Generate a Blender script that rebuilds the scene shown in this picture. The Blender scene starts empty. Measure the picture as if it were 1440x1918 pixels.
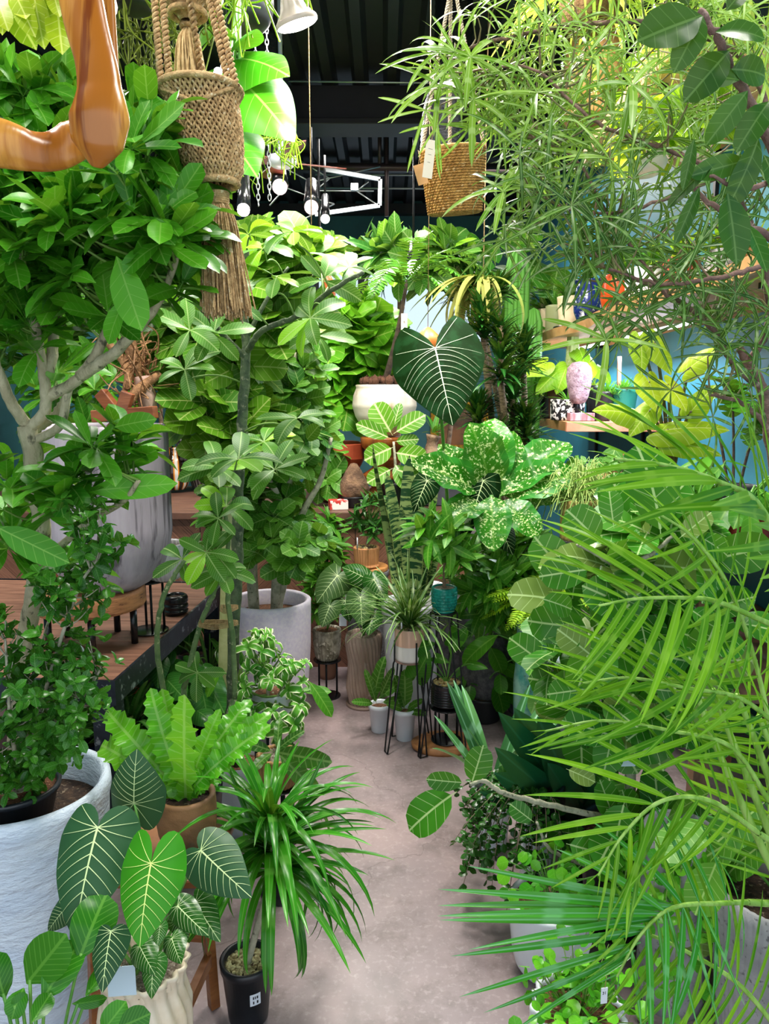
import bpy, math
import numpy as np
from mathutils import Vector
C = bpy.context.scene.collection
PI = math.pi
FPX = 1390.0; CAMZ = 1.5; PIT = math.radians(9.0)
CP, SP = math.cos(PIT), math.sin(PIT)
nrm = lambda v: v / np.maximum(np.linalg.norm(v, axis=-1, keepdims=True), 1e-9)
V3 = lambda *a: np.array(a, float)
UP = V3(0, 0, 1)

def ray(px, py):
    u = (px - 720) / FPX; v = (959 - py) / FPX
    return V3(u, CP + v * SP, -SP + v * CP)
def A(px, py, D):                     # the point at distance D (world Y) seen at that place of the photograph
    d = ray(px, py); return V3(0, 0, CAMZ) + d * (D / d[1])
def ATZ(px, py, z):
    d = ray(px, py); return V3(0, 0, CAMZ) + d * ((z - CAMZ) / d[2])
def mpp(D, py=959):                   # metres per pixel there
    return D / ray(720, py)[1] / FPX
def PL(pts):                          # polyline of (px, py, D)
    return np.array([A(*p) for p in pts])
def smooth(P, k=6):
    P = np.asarray(P, float)
    if len(P) < 3: 
        t = np.linspace(0, 1, k + 1)[:, None]; return P[0] * (1 - t) + P[-1] * t
    Q = np.vstack([2 * P[0] - P[1], P, 2 * P[-1] - P[-2]]); out = []
    for i in range(1, len(Q) - 2):
        a, b, c, d = Q[i - 1], Q[i], Q[i + 1], Q[i + 2]
        for t in np.arange(k) / k:
            out.append(.5 * ((2 * b) + (c - a) * t + (2 * a - 5 * b + 4 * c - d) * t * t + (3 * b - a - 3 * c + d) * t ** 3))
    out.append(P[-1]); return np.array(out)

OFF = {}
class MB:
    def __init__(s):
        s.v = []; s.f = []; s.uv = []; s.r = []; s.n = 0
    def add(s, V, F, uv=None, rnd=0.5, mi=0):
        V = np.asarray(V, float).reshape(-1, 3)
        if not isinstance(F, list): F = [F]
        for f in F: s.f.append((np.asarray(f, int) + s.n, mi))
        s.v.append(V); s.uv.append(V[:, :2] * 0 if uv is None else uv)
        s.r.append(np.full(len(V), rnd) if np.isscalar(rnd) else rnd); s.n += len(V)
        return s
    def box(s, a, b, rz=0, mi=0, piv=None, M=None):
        a = np.array(a, float); b = np.array(b, float)
        V = np.array([[x, y, z] for x in (a[0], b[0]) for y in (a[1], b[1]) for z in (a[2], b[2])])
        if rz or M is not None:
            p = (a + b) / 2 if piv is None else np.array(piv)
            if M is None: M = np.array([[math.cos(rz), -math.sin(rz), 0], [math.sin(rz), math.cos(rz), 0], [0, 0, 1]])
            V = (V - p) @ np.asarray(M).T + p
        F = np.array([[0, 1, 3, 2], [4, 6, 7, 5], [0, 4, 5, 1], [2, 3, 7, 6], [0, 2, 6, 4], [1, 5, 7, 3]])
        return s.add(V, F, mi=mi)
    def beam(s, p, q, w, h=None, mi=0, up=UP):       # bar of rectangular section between two points
        p = np.array(p, float); q = np.array(q, float); h = h or w
        d = nrm(q - p); x = np.cross(d, up)
        x = nrm(x) if np.linalg.norm(x) > 1e-4 else V3(1, 0, 0); z = np.cross(x, d)
        V = [e + x * sx * w / 2 + z * sz * h / 2 for e in (p, q) for sx in (-1, 1) for sz in (-1, 1)]
        F = np.array([[0, 1, 3, 2], [4, 6, 7, 5], [0, 4, 5, 1], [2, 3, 7, 6], [0, 2, 6, 4], [1, 5, 7, 3]])
        return s.add(V, F, mi=mi)
    def tube(s, P, r, n=8, mi=0, rnd=0.5, cap=True):
        P = np.asarray(P, float); K = len(P)
        r = np.full(K, r) if np.isscalar(r) else np.interp(np.linspace(0, 1, K), np.linspace(0, 1, len(r)), r)
        T = nrm(np.gradient(P, axis=0)); ref = V3(0, 0, 1) if abs(T[0][2]) < .9 else V3(1, 0, 0)
        x = nrm(np.cross(T[0], ref)); rings = []; a = np.arange(n) * 2 * PI / n
        for i in range(K):
            x = nrm(x - T[i] * np.dot(x, T[i])); y = np.cross(T[i], x)
            rings.append(P[i] + r[i] * (np.cos(a)[:, None] * x + np.sin(a)[:, None] * y))
        V = np.vstack(rings); i, j = np.meshgrid(np.arange(K - 1), np.arange(n), indexing='ij'); j2 = (j + 1) % n
        F = [np.stack([i * n + j, i * n + j2, (i + 1) * n + j2, (i + 1) * n + j], -1).reshape(-1, 4)]
        uv = np.stack([np.tile(np.arange(n) / n, K), np.repeat(np.linspace(0, 1, K), n)], 1)
        if cap:
            V = np.vstack([V, P[:1], P[-1:]]); b = (K - 1) * n; J = np.arange(n)
            F.append(np.stack([(J + 1) % n, J, J * 0 + K * n], 1)); F.append(np.stack([b + J, b + (J + 1) % n, J * 0 + K * n + 1], 1))
            uv = np.vstack([uv, [[0, 0], [0, 1]]])
        return s.add(V, F, uv, rnd, mi)
    def lathe(s, prof, c, n=40, flute=0, amp=0, mi=0, twist=0, squash=1, wob=0):
        pr = np.array(prof, float); K = len(pr); a = np.arange(n) * 2 * PI / n
        V = np.zeros((K, n, 3))
        for k in range(K):
            ph = a + twist * k
            rr = pr[k, 0] * (1 + wob * np.sin(3 * a + k)) + (amp * (np.abs(np.cos(ph * flute / 2)) - .6) * min(1, pr[k, 0] / .02) if flute else 0)
            V[k, :, 0] = c[0] + rr * np.cos(a); V[k, :, 1] = c[1] + rr * squash * np.sin(a); V[k, :, 2] = c[2] + pr[k, 1]
        i, j = np.meshgrid(np.arange(K - 1), np.arange(n), indexing='ij'); j2 = (j + 1) % n
        F = np.stack([i * n + j, i * n + j2, (i + 1) * n + j2, (i + 1) * n + j], -1).reshape(-1, 4)
        uv = np.stack([np.tile(np.arange(n) / n, K), np.repeat(pr[:, 1], n)], 1)
        return s.add(V.reshape(-1, 3), F, uv, mi=mi)
    def ball(s, c, r, n=10, sq=(1, 1, 1), mi=0, rnd=.5, jit=0, rng=None):
        m = n // 2 + 1; th = np.linspace(0, PI, m + 1)[:, None]; a = (np.arange(n) * 2 * PI / n)[None]
        V = np.stack([np.sin(th) * np.cos(a), np.sin(th) * np.sin(a), np.cos(th) + 0 * a], -1).reshape(-1, 3)
        if jit: V = V * (1 + rng.normal(0, jit, (len(V), 1)))
        i, j = np.meshgrid(np.arange(m), np.arange(n), indexing='ij'); j2 = (j + 1) % n
        F = np.stack([i * n + j, (i + 1) * n + j, (i + 1) * n + j2, i * n + j2], -1).reshape(-1, 4)
        return s.add(V * r * np.array(sq) + c, F, V[:, :2], rnd, mi)
    def inst(s, tms, O, Dr, N, S, rng, W=1.0, mi=0, rlo=0, rhi=1):
        O = np.asarray(O, float).reshape(-1, 3); n = len(O)
        Dr = nrm(np.broadcast_to(Dr, (n, 3)) + 0.); N = np.broadcast_to(N, (n, 3)) + 0.
        X = np.cross(Dr, N); bad = np.linalg.norm(X, axis=1) < 1e-3
        X[bad] = np.cross(Dr[bad], V3(.3, .9, .1)); X = nrm(X); Z = np.cross(X, Dr)
        S = np.broadcast_to(S, (n,)) + 0.; W = np.broadcast_to(W, (n,))
        ch = rng.integers(0, len(tms), n); rv = rng.uniform(rlo, rhi, n)
        for k, (V, F, uv) in enumerate(tms):
            I = np.where(ch == k)[0]
            if not len(I): continue
            Wd = O[I][:, None] + S[I][:, None, None] * (V[None, :, 0:1] * (X[I] * W[I][:, None])[:, None] + V[None, :, 1:2] * Dr[I][:, None] + V[None, :, 2:3] * Z[I][:, None])
            FF = (F[None] + (np.arange(len(I)) * len(V))[:, None, None]).reshape(-1, F.shape[1])
            s.add(Wd.reshape(-1, 3), FF, np.tile(uv, (len(I), 1)), np.repeat(rv[I], len(V)), mi)
        return s
    def build(s, name, mats, parent=None, base=None, smooth=True, bevel=0, solid=0, sub=0):
        if s.n == 0: return None
        V = np.vstack(s.v); off = OFF[parent.name] if parent else (np.array(base, float) if base is not None else V3(0, 0, 0))
        me = bpy.data.meshes.new(name); me.vertices.add(len(V)); me.vertices.foreach_set('co', (V - off).ravel())
        sizes = np.concatenate([np.full(len(f), f.shape[1]) for f, _ in s.f]); loops = np.concatenate([f.ravel() for f, _ in s.f])
        mi = np.concatenate([np.full(len(f), m) for f, m in s.f])
        me.loops.add(len(loops)); me.loops.foreach_set('vertex_index', loops)
        me.polygons.add(len(sizes)); me.polygons.foreach_set('loop_start', np.concatenate([[0], np.cumsum(sizes)[:-1]]))
        me.polygons.foreach_set('material_index', mi)
        me.update(calc_edges=True)
        me.polygons.foreach_set('use_smooth', np.full(len(sizes), smooth))
        uv = np.vstack(s.uv); l = me.uv_layers.new(name='UVMap'); l.data.foreach_set('uv', uv[loops].ravel())
        at = me.attributes.new('rnd', 'FLOAT', 'POINT'); at.data.foreach_set('value', np.concatenate(s.r))
        for m in (mats if isinstance(mats, (list, tuple)) else [mats]): me.materials.append(m)
        me.validate(); o = bpy.data.objects.new(name, me); C.objects.link(o)
        if parent: o.parent = parent
        else: o.location = off
        OFF[o.name] = off
        if solid:
            md = o.modifiers.new('s', 'SOLIDIFY'); md.thickness = solid; md.offset = 0
        if bevel:
            md = o.modifiers.new('b', 'BEVEL'); md.width = bevel; md.segments = 2; md.limit_method = 'ANGLE'
        if sub:
            md = o.modifiers.new('u', 'SUBSURF'); md.levels = sub; md.render_levels = sub
        return o

def tag(o, label=None, cat=None, group=None, kind=None):
    if label: o['label'] = label
    if cat: o['category'] = cat
    if group: o['group'] = group
    if kind: o['kind'] = kind
    return o
def thing(name, label, cat, base, group=None):
    o = bpy.data.objects.new(name, None); C.objects.link(o); o.location = tuple(base); o.empty_display_size = .05
    OFF[o.name] = np.array(base, float); return tag(o, label, cat, group)
def structure(mb, name, m, **k):
    return tag(mb.build(name, m, **k), kind='structure')

# ---------------------------------------------------------------- materials
def _new(name):
    m = bpy.data.materials.new(name); m.use_nodes = True; nt = m.node_tree; nt.nodes.clear(); return m, nt
def nd(nt, t, **k):
    n = nt.nodes.new(t)
    for a, b in k.items(): setattr(n, a, b)
    return n
def mth(nt, op, a, b=None, c=None, clamp=False):
    n = nd(nt, 'ShaderNodeMath', operation=op); n.use_clamp = clamp
    for i, x in enumerate((a, b, c)):
        if x is None: continue
        if isinstance(x, (int, float)): n.inputs[i].default_value = x
        else: nt.links.new(x, n.inputs[i])
    return n.outputs[0]
def mix(nt, f, a, b):
    n = nd(nt, 'ShaderNodeMix', data_type='RGBA')
    for s, x in ((n.inputs[0], f), (n.inputs[6], a), (n.inputs[7], b)):
        if isinstance(x, (int, float)): s.default_value = x
        elif isinstance(x, tuple): s.default_value = (*x[:3], 1)
        else: nt.links.new(x, s)
    return n.outputs[2]
def srgb(h):
    h = h.lstrip('#'); c = [int(h[i:i + 2], 16) / 255 for i in (0, 2, 4)]
    return tuple(x / 12.92 if x <= .04045 else ((x + .055) / 1.055) ** 2.4 for x in c)
def noise(nt, scale, co=None, detail=4, rough=.6, st=(1, 1, 1)):
    tc = nd(nt, 'ShaderNodeTexCoord'); mp = nd(nt, 'ShaderNodeMapping'); mp.inputs[3].default_value = st
    nt.links.new(tc.outputs['Object'] if co is None else co, mp.inputs[0])
    n = nd(nt, 'ShaderNodeTexNoise'); n.inputs['Scale'].default_value = scale; n.inputs['Detail'].default_value = detail; n.inputs['Roughness'].default_value = rough
    nt.links.new(mp.outputs[0], n.inputs['Vector']); return n.outputs[0]
def ramp(nt, f, lo, hi):
    n = nd(nt, 'ShaderNodeMapRange'); n.interpolation_type = 'SMOOTHSTEP'; n.inputs[1].default_value = lo; n.inputs[2].default_value = hi
    nt.links.new(f, n.inputs[0]); return n.outputs[0]
def PM(name, c1, c2=None, scale=8, rough=.5, metal=0, bump=0, st=(1, 1, 1), lo=.35, hi=.65, c3=None, s3=40, spec=.5, detail=4, bscale=None):
    m, nt = _new(name); b = nd(nt, 'ShaderNodeBsdfPrincipled'); o = nd(nt, 'ShaderNodeOutputMaterial')
    nt.links.new(b.outputs[0], o.inputs[0]); b.inputs['Roughness'].default_value = rough; b.inputs['Metallic'].default_value = metal
    b.inputs['Specular IOR Level'].default_value = spec
    c1 = srgb(c1) if isinstance(c1, str) else c1
    if c2:
        c2 = srgb(c2) if isinstance(c2, str) else c2
        n = noise(nt, scale, st=st, detail=detail); c = mix(nt, ramp(nt, n, lo, hi), c1, c2)
        if c3: c = mix(nt, ramp(nt, noise(nt, s3, st=st), .58, .68), c, srgb(c3))
        nt.links.new(c, b.inputs[0])
    else: b.inputs[0].default_value = (*c1, 1)
    if bump:
        bp = nd(nt, 'ShaderNodeBump'); bp.inputs['Strength'].default_value = bump; bp.inputs['Distance'].default_value = .01
        nt.links.new(noise(nt, bscale or scale * 3, st=st), bp.inputs['Height']); nt.links.new(bp.outputs[0], b.inputs['Normal'])
    return m
def EM(name, col, st):
    m, nt = _new(name); e = nd(nt, 'ShaderNodeEmission'); o = nd(nt, 'ShaderNodeOutputMaterial'); nt.links.new(e.outputs[0], o.inputs[0])
    e.inputs[0].default_value = (*col, 1); e.inputs[1].default_value = st; return m
LK = .82
def LM(name, c1, c2, vein=None, vw=.06, N=9, k=.7, mid=.018, rough=.35, tr=.3, blotch=None, bl=(.55, .6), bs=9, edge=None, c3=None, vs=.8, lk=None, spec=.25, bx=1):
    """leaf: colour from leaf to leaf, midrib and side veins, a little light passing through"""
    m, nt = _new(name); L = nt.links.new
    lk = lk or LK; dk = lambda h: tuple(x * lk * q for x, q in zip(srgb(h), (1, 1, .6)))
    b = nd(nt, 'ShaderNodeBsdfPrincipled'); o = nd(nt, 'ShaderNodeOutputMaterial'); t = nd(nt, 'ShaderNodeBsdfTranslucent'); mx = nd(nt, 'ShaderNodeMixShader')
    at = nd(nt, 'ShaderNodeAttribute', attribute_name='rnd')
    col = mix(nt, at.outputs['Fac'], dk(c1), dk(c2))
    if c3: col = mix(nt, ramp(nt, at.outputs['Fac'], .86, .9), col, dk(c3))
    uv = nd(nt, 'ShaderNodeUVMap'); sp = nd(nt, 'ShaderNodeSeparateXYZ'); L(uv.outputs[0], sp.inputs[0])
    ax = mth(nt, 'ABSOLUTE', sp.outputs[0]); y = sp.outputs[1]
    if blotch:
        cb = nd(nt, 'ShaderNodeCombineXYZ'); L(mth(nt, 'MULTIPLY', sp.outputs[0], bx), cb.inputs[0]); L(y, cb.inputs[1]); L(mth(nt, 'MULTIPLY', at.outputs['Fac'], 20), cb.inputs[2])
        col = mix(nt, ramp(nt, noise(nt, bs, cb.outputs[0]), *bl), col, srgb(blotch))
    if edge:
        col = mix(nt, ramp(nt, ax, edge[1] * .8, edge[1]), col, srgb(edge[0]))
    if vein:
        sv = mth(nt, 'FRACT', mth(nt, 'MULTIPLY', mth(nt, 'SUBTRACT', y, mth(nt, 'MULTIPLY', ax, k)), N))
        dv = mth(nt, 'ABSOLUTE', mth(nt, 'SUBTRACT', sv, .5))
        f = mth(nt, 'SUBTRACT', 1, ramp(nt, dv, vw * .4, vw)); f = mth(nt, 'MULTIPLY', f, vs * .7)
        g = mth(nt, 'SUBTRACT', 1, ramp(nt, ax, mid * .5, mid)); f = mth(nt, 'MAXIMUM', f, mth(nt, 'MULTIPLY', g, vs))
        col = mix(nt, f, col, tuple(x * (.4 + .6 * lk) for x in srgb(vein)))
    L(col, b.inputs[0]); b.inputs['Roughness'].default_value = rough; b.inputs['Specular IOR Level'].default_value = spec
    tc = mix(nt, .25, col, srgb('#b8d838')); L(tc, t.inputs[0])
    mx.inputs[0].default_value = tr * .8; L(b.outputs[0], mx.inputs[1]); L(t.outputs[0], mx.inputs[2]); L(mx.outputs[0], o.inputs[0])
    return m

# ---------------------------------------------------------------- leaf shapes
def tm(w, a=.6, b=.6, n=8, m=4, bend=.5, fold=.2, wave=0, pet=0, wf=3, zig=0, zn=9, twist=0, b0=0):
    t = np.linspace(0, 1, n + 1); s = np.clip((t - pet) / (1 - pet), 0, 1)
    mxv = (a / (a + b)) ** a * (b / (a + b)) ** b
    W = w * (s ** a) * ((1 - s) ** b) / mxv
    if zig: W = W * (1 + zig * (np.arange(n + 1) % 2 * 2 - 1))
    W = np.maximum(W, .006 * (t < .98)); c = np.linspace(-1, 1, m + 1)
    x = W[:, None] * c; z = np.abs(x) * math.tan(fold) + wave * np.sin(t * 2 * PI * wf + (c[None] > 0) * 1.3)[...] .reshape(n + 1, -1) if False else np.abs(x) * math.tan(fold)
    z = z + wave * np.sin(t[:, None] * 2 * PI * wf + (c[None] > 0) * 1.3) * np.abs(c)[None] * W[:, None] / w
    th = b0 + bend * t; dt = 1 / n
    cy = np.concatenate([[0], np.cumsum(np.cos((th[1:] + th[:-1]) / 2)) * dt]); cz = -np.concatenate([[0], np.cumsum(np.sin((th[1:] + th[:-1]) / 2)) * dt])
    ta = twist * t[:, None]; x2 = x * np.cos(ta) - z * np.sin(ta); z2 = x * np.sin(ta) + z * np.cos(ta)
    V = np.stack([x2, cy[:, None] + z2 * np.sin(th)[:, None], cz[:, None] + z2 * np.cos(th)[:, None]], -1).reshape(-1, 3)
    i, j = np.meshgrid(np.arange(n), np.arange(m), indexing='ij'); q = m + 1
    F = np.stack([i * q + j, i * q + j + 1, (i + 1) * q + j + 1, (i + 1) * q + j], -1).reshape(-1, 4)
    uv = np.stack([x, np.repeat(t[:, None], q, 1)], -1).reshape(-1, 2)
    return V, F, uv
def heart(w=.45, lobe=.3, bend=.5, fold=.15, n=14, m=5, xl=.5, p=1.7, q=.9, wave=.0, my=.12, nk=0):
    """heart-shaped blade: petiole joins at the origin, tip at y = 1, lobes reach back to -lobe"""
    y = np.concatenate([-lobe * np.cos(np.linspace(0, PI / 2, 6)), np.linspace(0, 1, n)[1:]]); X = xl * w
    u = np.clip((my - y) / (my + lobe), 0, 1); wo = np.where(y < my, X + (w - X) * np.sqrt(1 - u ** 2), w * (1 - np.clip((y - my) / (1 - my), 0, 1) ** p) ** q)
    k = np.clip(-y / lobe, 0, 1); wi = X * (1 - np.sqrt(np.clip(1 - k ** 2, 0, 1)))
    if nk: wi = X * k ** nk
    wi[y >= 0] = 0; Vs, Fs, uvs = [], [], []; c = np.linspace(0, 1, m + 1); o = 0
    for sg in (-1, 1):
        x = wi[:, None] + c * (wo - wi)[:, None]; yy = np.repeat(y[:, None], m + 1, 1)
        Vs.append(hdef(sg * x, yy, w, bend, fold, wave)); uvs.append(np.stack([sg * x, yy], -1).reshape(-1, 2))
        i, j = np.meshgrid(np.arange(len(y) - 1), np.arange(m), indexing='ij'); Q = m + 1
        F = np.stack([i * Q + j, i * Q + j + 1, (i + 1) * Q + j + 1, (i + 1) * Q + j], -1).reshape(-1, 4)
        Fs.append((F if sg > 0 else F[:, ::-1]) + o); o += len(y) * Q
    return np.vstack(Vs), np.vstack(Fs), np.vstack(uvs)
def hdef(x, y, w, bend, fold, wave=0, lift=0):
    x = np.asarray(x, float); y = np.asarray(y, float)
    th = bend * np.clip(y, 0, 1.1); r = 1 / max(bend, 1e-3); yy = np.where(y > 0, r * np.sin(th), y); zz = np.where(y > 0, -r * (1 - np.cos(th)), 0)
    z = np.abs(x) * math.tan(fold) - .55 * x * x / w + wave * np.sin(y * 14 + np.sign(x)) * (x / w) ** 2 + lift
    return np.stack([x, yy + z * np.sin(th), zz + z * np.cos(th)], -1).reshape(-1, 3)
def veined_heart(w=.45, lobe=.3, bend=.5, fold=.15, nv=7, vw=.008, cu=.25, **k):
    """the same blade with raised veins: returns blade and vein templates"""
    B = heart(w, lobe, bend, fold, **k); my = k.get('my', .12); p = k.get('p', 1.7); q = k.get('q', .9)
    out = lambda y: w * (1 - max(0, (y - my) / (1 - my)) ** p) ** q if y > my else w
    vs, fs, us = [], [], []; o = 0
    curves = [(np.stack([np.zeros(20), np.linspace(0, .99, 20)], 1), vw * 1.9)]
    for i in range(nv):
        y0 = .02 + .8 * i / nv
        ye = min(y0 + .3 * (1 - y0 * .6), .97); xe = out(ye) * .94; t = np.linspace(0, 1, 12)
        for sg in (-1, 1):
            X = sg * xe * t; Y = y0 + (ye - y0) * (t * (1 - cu) + cu * t ** 3); curves.append((np.stack([X, Y], 1), vw * (1 - .3 * i / nv)))
    for ex, ey, bx, by in ((.93, .06, .45, .06), (.86, -lobe * .45, .42, -.02), (.6, -lobe * .92, .26, -lobe * .3)):
        t = np.linspace(0, 1, 12)[:, None]
        for sg in (-1, 1):
            e = np.array([sg * w * ex, ey]); c = np.array([sg * w * bx, by]); curves.append((2 * t * (1 - t) * c + t * t * e, vw * .9))
    for P, wd in curves:
        d = np.gradient(P, axis=0); d /= np.linalg.norm(d, axis=1, keepdims=True) + 1e-9; nn = np.stack([-d[:, 1], d[:, 0]], 1)
        ww = (wd * np.linspace(1, .35, len(P)))[:, None] / 2; n = len(P)
        rows = [P + nn * ww, P, P - nn * ww]; Q = [hdef(R[:, 0], R[:, 1], w, bend, fold, k.get('wave', 0), lf) for R, lf in zip(rows, (.001, .006, .001))]
        vs += Q; i = np.arange(n - 1)
        for a in (0, 1): fs.append(np.stack([i + a * n, i + 1 + a * n, i + 1 + (a + 1) * n, i + (a + 1) * n], 1) + o)
        us += rows; o += 3 * n
    return B, (np.vstack(vs), np.vstack(fs), np.vstack(us))
def merge_t(*T):
    V, F, U = [], [], []; o = 0
    for a, b, c in T: V.append(a); F.append(b + o); U.append(c); o += len(a)
    return np.vstack(V), np.vstack(F), np.vstack(U)

def rdir(rng, n, lo=-90, hi=90, az=(0, 360)):
    e = np.radians(rng.uniform(lo, hi, n)); a = np.radians(rng.uniform(*az, n))
    return np.stack([np.cos(e) * np.cos(a), np.cos(e) * np.sin(a), np.sin(e)], 1)
def whorls(mb, O, Ax, tms, k, L, rng, spread=(50, 80), W=1., up=.0, stem=.0):
    """k leaves radiating around axis Ax at every point of O"""
    O = np.repeat(O, k, 0); Ax = np.repeat(nrm(Ax), k, 0); n = len(O)
    r = np.cross(Ax, V3(.31, .2, .93) + rng.normal(0, .1, (n, 3))); r = nrm(r); s = np.cross(Ax, r)
    a = (np.tile(np.arange(k), n // k) / k * 2 * PI + np.repeat(rng.uniform(0, 6, n // k), k) + rng.normal(0, .25, n))[:, None]
    rad = r * np.cos(a) + s * np.sin(a); e = np.radians(rng.uniform(*spread, n))[:, None]
    d = Ax * np.cos(e) + rad * np.sin(e) + UP * up; N = Ax * np.sin(e) - rad * np.cos(e) + UP * .15 + rng.normal(0, .15, (n, 3))
    Ls = rng.uniform(*L, n); mb.inst(tms, O - Ax * rng.uniform(0, .3, (n, 1)) * Ls[:, None] * (stem > 0), d, N, Ls, rng, W)
    return mb
def ellipsoids(rng, blobs):
    """points and outward directions in blobs (px, py, D, rx_px, ry_px, rD_m, count)"""
    P, N = [], []
    for px, py, D, rx, ry, rd, n in blobs:
        u = nrm(rng.normal(0, 1, (n, 3))) * rng.uniform(.35, 1, (n, 1)) ** .5
        c = A(px, py, D); s = mpp(D, py); P.append(c + u * V3(rx * s, rd, ry * s)); N.append(u)
    return np.vstack(P), np.vstack(N)
def twigs(mb, P, skel, rng, r=.0022, sag=.0, far=.5):
    for p in P:
        d = np.linalg.norm(skel - p, axis=1) + rng.uniform(0, .04, len(skel)) + np.maximum(skel[:, 2] - p[2] + .03, 0) * 1.2; q = skel[np.argmin(d)]
        m_ = (p + q) / 2 + V3(0, 0, -.1 * np.linalg.norm(p - q)); mb.tube(smooth([q, m_, p], 3), [r * 1.8, r], 4, cap=False)

# ---------------------------------------------------------------- pots
PF = {'taper': [(0, .72), (.03, .76), (1, 1)], 'nurse': [(0, .72), (.02, .75), (.86, .95), (.865, 1.0), (1, 1.03)],
      'cyl': [(0, .93), (.03, .97), (1, 1)], 'bowl': [(0, .42), (.06, .58), (.2, .8), (.4, .97), (.6, 1.07), (.8, 1.07), (1, .95)],
      'round': [(0, .5), (.05, .66), (.18, .86), (.35, .97), (.55, 1.02), (.8, 1.02), (1, 1)], 'tub': [(0, .62), (.03, .72), (.12, .83), (.3, .92), (.6, .98), (1, 1)],
      'urn': [(0, .72), (.05, .74), (.25, .95), (.5, .98), (.75, .86), (.93, .92), (1, 1)], 'hour': [(0, .85), (.02, .9), (.22, 1), (.45, .68), (.5, .68), (.75, 1), (1, 1)],
      'vase': [(0, .6), (.05, .66), (.3, .9), (.55, 1), (.8, .9), (.93, .8), (1, .86)], 'ball': [(0, .35), (.06, .6), (.2, .88), (.45, 1.05), (.7, 1.0), (.9, .8), (1, .72)]}
def resamp(prof, n=18):
    p = np.array(prof, float); t = np.linspace(0, 1, n); return [(float(np.interp(x, p[:, 0], p[:, 1])), float(x)) for x in t]
def pot(root, c, zt, r, prof, m, name='pot', flute=0, amp=0, th=.012, soil=None, sd=.12, n=44, twist=0, label=None, squash=1, sm=True, wob=0, soilname='soil'):
    c = np.array(c, float); h = zt - c[2]; pr = resamp(PF[prof] if isinstance(prof, str) else prof, 26 if prof not in ('taper', 'cyl', 'nurse') else 14)
    if prof in ('hour', 'nurse'): pr = [(b, a) for a, b in PF[prof]]
    P = [(0.001, 0)] + [(a * r, b * h) for a, b in pr]; rt = P[-1][0]
    sz = h * (1 - sd); P += [(rt - th * .5, h + th * .3), (rt - th, h - .002), (rt - th * 1.1, sz - .01)]
    mb = MB().lathe(P, c, n, flute, amp, twist=twist, squash=squash, wob=wob); o = mb.build(name, m, root, smooth=sm)
    if label: o['label'] = label
    if soil:
        rs = rt - th * .9 + amp * r * .2; rng = np.random.default_rng(int(abs(c[0] * 1000)) + 3); q = [(.001, sz + r * .05), (rs * .35, sz + r * .05), (rs * .7, sz + r * .02), (rs, sz)]
        MB().lathe(q, c, 24, squash=squash).build(soilname, soil, o)
    return V3(c[0], c[1], c[2] + sz)
def potted(name, label, px, yt, yb, D, w, prof, m, cat='plant', group=None, **k):
    """plant root with its pot: rim centre at (px, yt), base centre at (px, yb), rim width w pixels, at distance D"""
    t = A(px, yt, D); b = A(px, yb, D); b[0] = t[0]; root = thing(name, label, cat, b, group)
    r = w / 2 * mpp(D, (yt + yb) / 2); top = pot(root, b, t[2], r, prof, m, **k); root['r'] = r
    return root, top, r
def disc(mb, c, r, h, n=32, rr=None, wob=0, rng=None):
    rr = rr or r; P = [(.001, 0), (rr * .97, 0), (rr, h * .15), (r, h * .85), (r * .97, h), (.001, h)]; return mb.lathe(P, c, n, wob=wob)
def pebbles(root, c, r, n, m, rng, s=(.003, .007), name='gravel'):
    mb = MB()
    for _ in range(n):
        a = rng.uniform(0, 6.3); q = r * math.sqrt(rng.uniform(0, 1)); mb.ball(c + V3(q * math.cos(a), q * math.sin(a), .002 + (1 - (q / r) ** 2) * r * .06), rng.uniform(*s), 5, (1, 1, .7), rnd=rng.uniform())
    o = mb.build(name, m, root); o['kind'] = 'stuff'; return o
def bez(p0, p1, p2, n=8):
    t = np.linspace(0, 1, n)[:, None]; return (1 - t) ** 2 * p0 + 2 * t * (1 - t) * p1 + t * t * p2

# ---------------------------------------------------------------- plants
def rosette(root, c, tms, n, L, elev, m, rng, r0=.01, W=1., name='foliage', spread=None, az=(0, 360), lean=0):
    d = rdir(rng, n, *elev, az); d[:, 2] += lean; O = c + d * V3(1, 1, .2) * r0; O[:, 2] += rng.uniform(0, r0, n) 
    N = np.cross(np.cross(d, UP), d) + rng.normal(0, .12, (n, 3)); mb = MB().inst(tms, O, d, N, rng.uniform(*L, n), rng, W)
    return mb.build(name, m, root)
def stalked(root, c, tms, n, H, L, m, ms, rng, elev=(35, 85), droop=.5, r=.003, W=1., tips=None, name='foliage', sname='stems', facing=None, face=.6):
    """arching petioles from c, a blade at the end of each"""
    mb, sb = MB(), MB(); E = []
    d = rdir(rng, n, *elev); hs = rng.uniform(*H, n); pts = [c + di * h for di, h in zip(d, hs)] if tips is None else tips
    for p in pts:
        v = p - c; hor = V3(v[0], v[1], 0); q = c + V3(0, 0, v[2] * .75) + hor * .25
        B = bez(c + nrm(hor + 1e-6) * .01, q, p, 8); sb.tube(B, [r * 1.4, r], 5, cap=False)
        out = nrm(hor + 1e-6) * (.6 + .4 * rng.random()) + rng.normal(0, .25, 3) + V3(0, 0, -droop)
        nn = UP * .8 + nrm(hor + 1e-6) * .4 + V3(0, -1, .2) * face + rng.normal(0, .15, 3)
        mb.inst(tms, [p], [out], [nn], rng.uniform(*L), rng, W, rlo=0, rhi=1)
    mb.build(name, m, root); sb.build(sname, ms, root)
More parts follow.
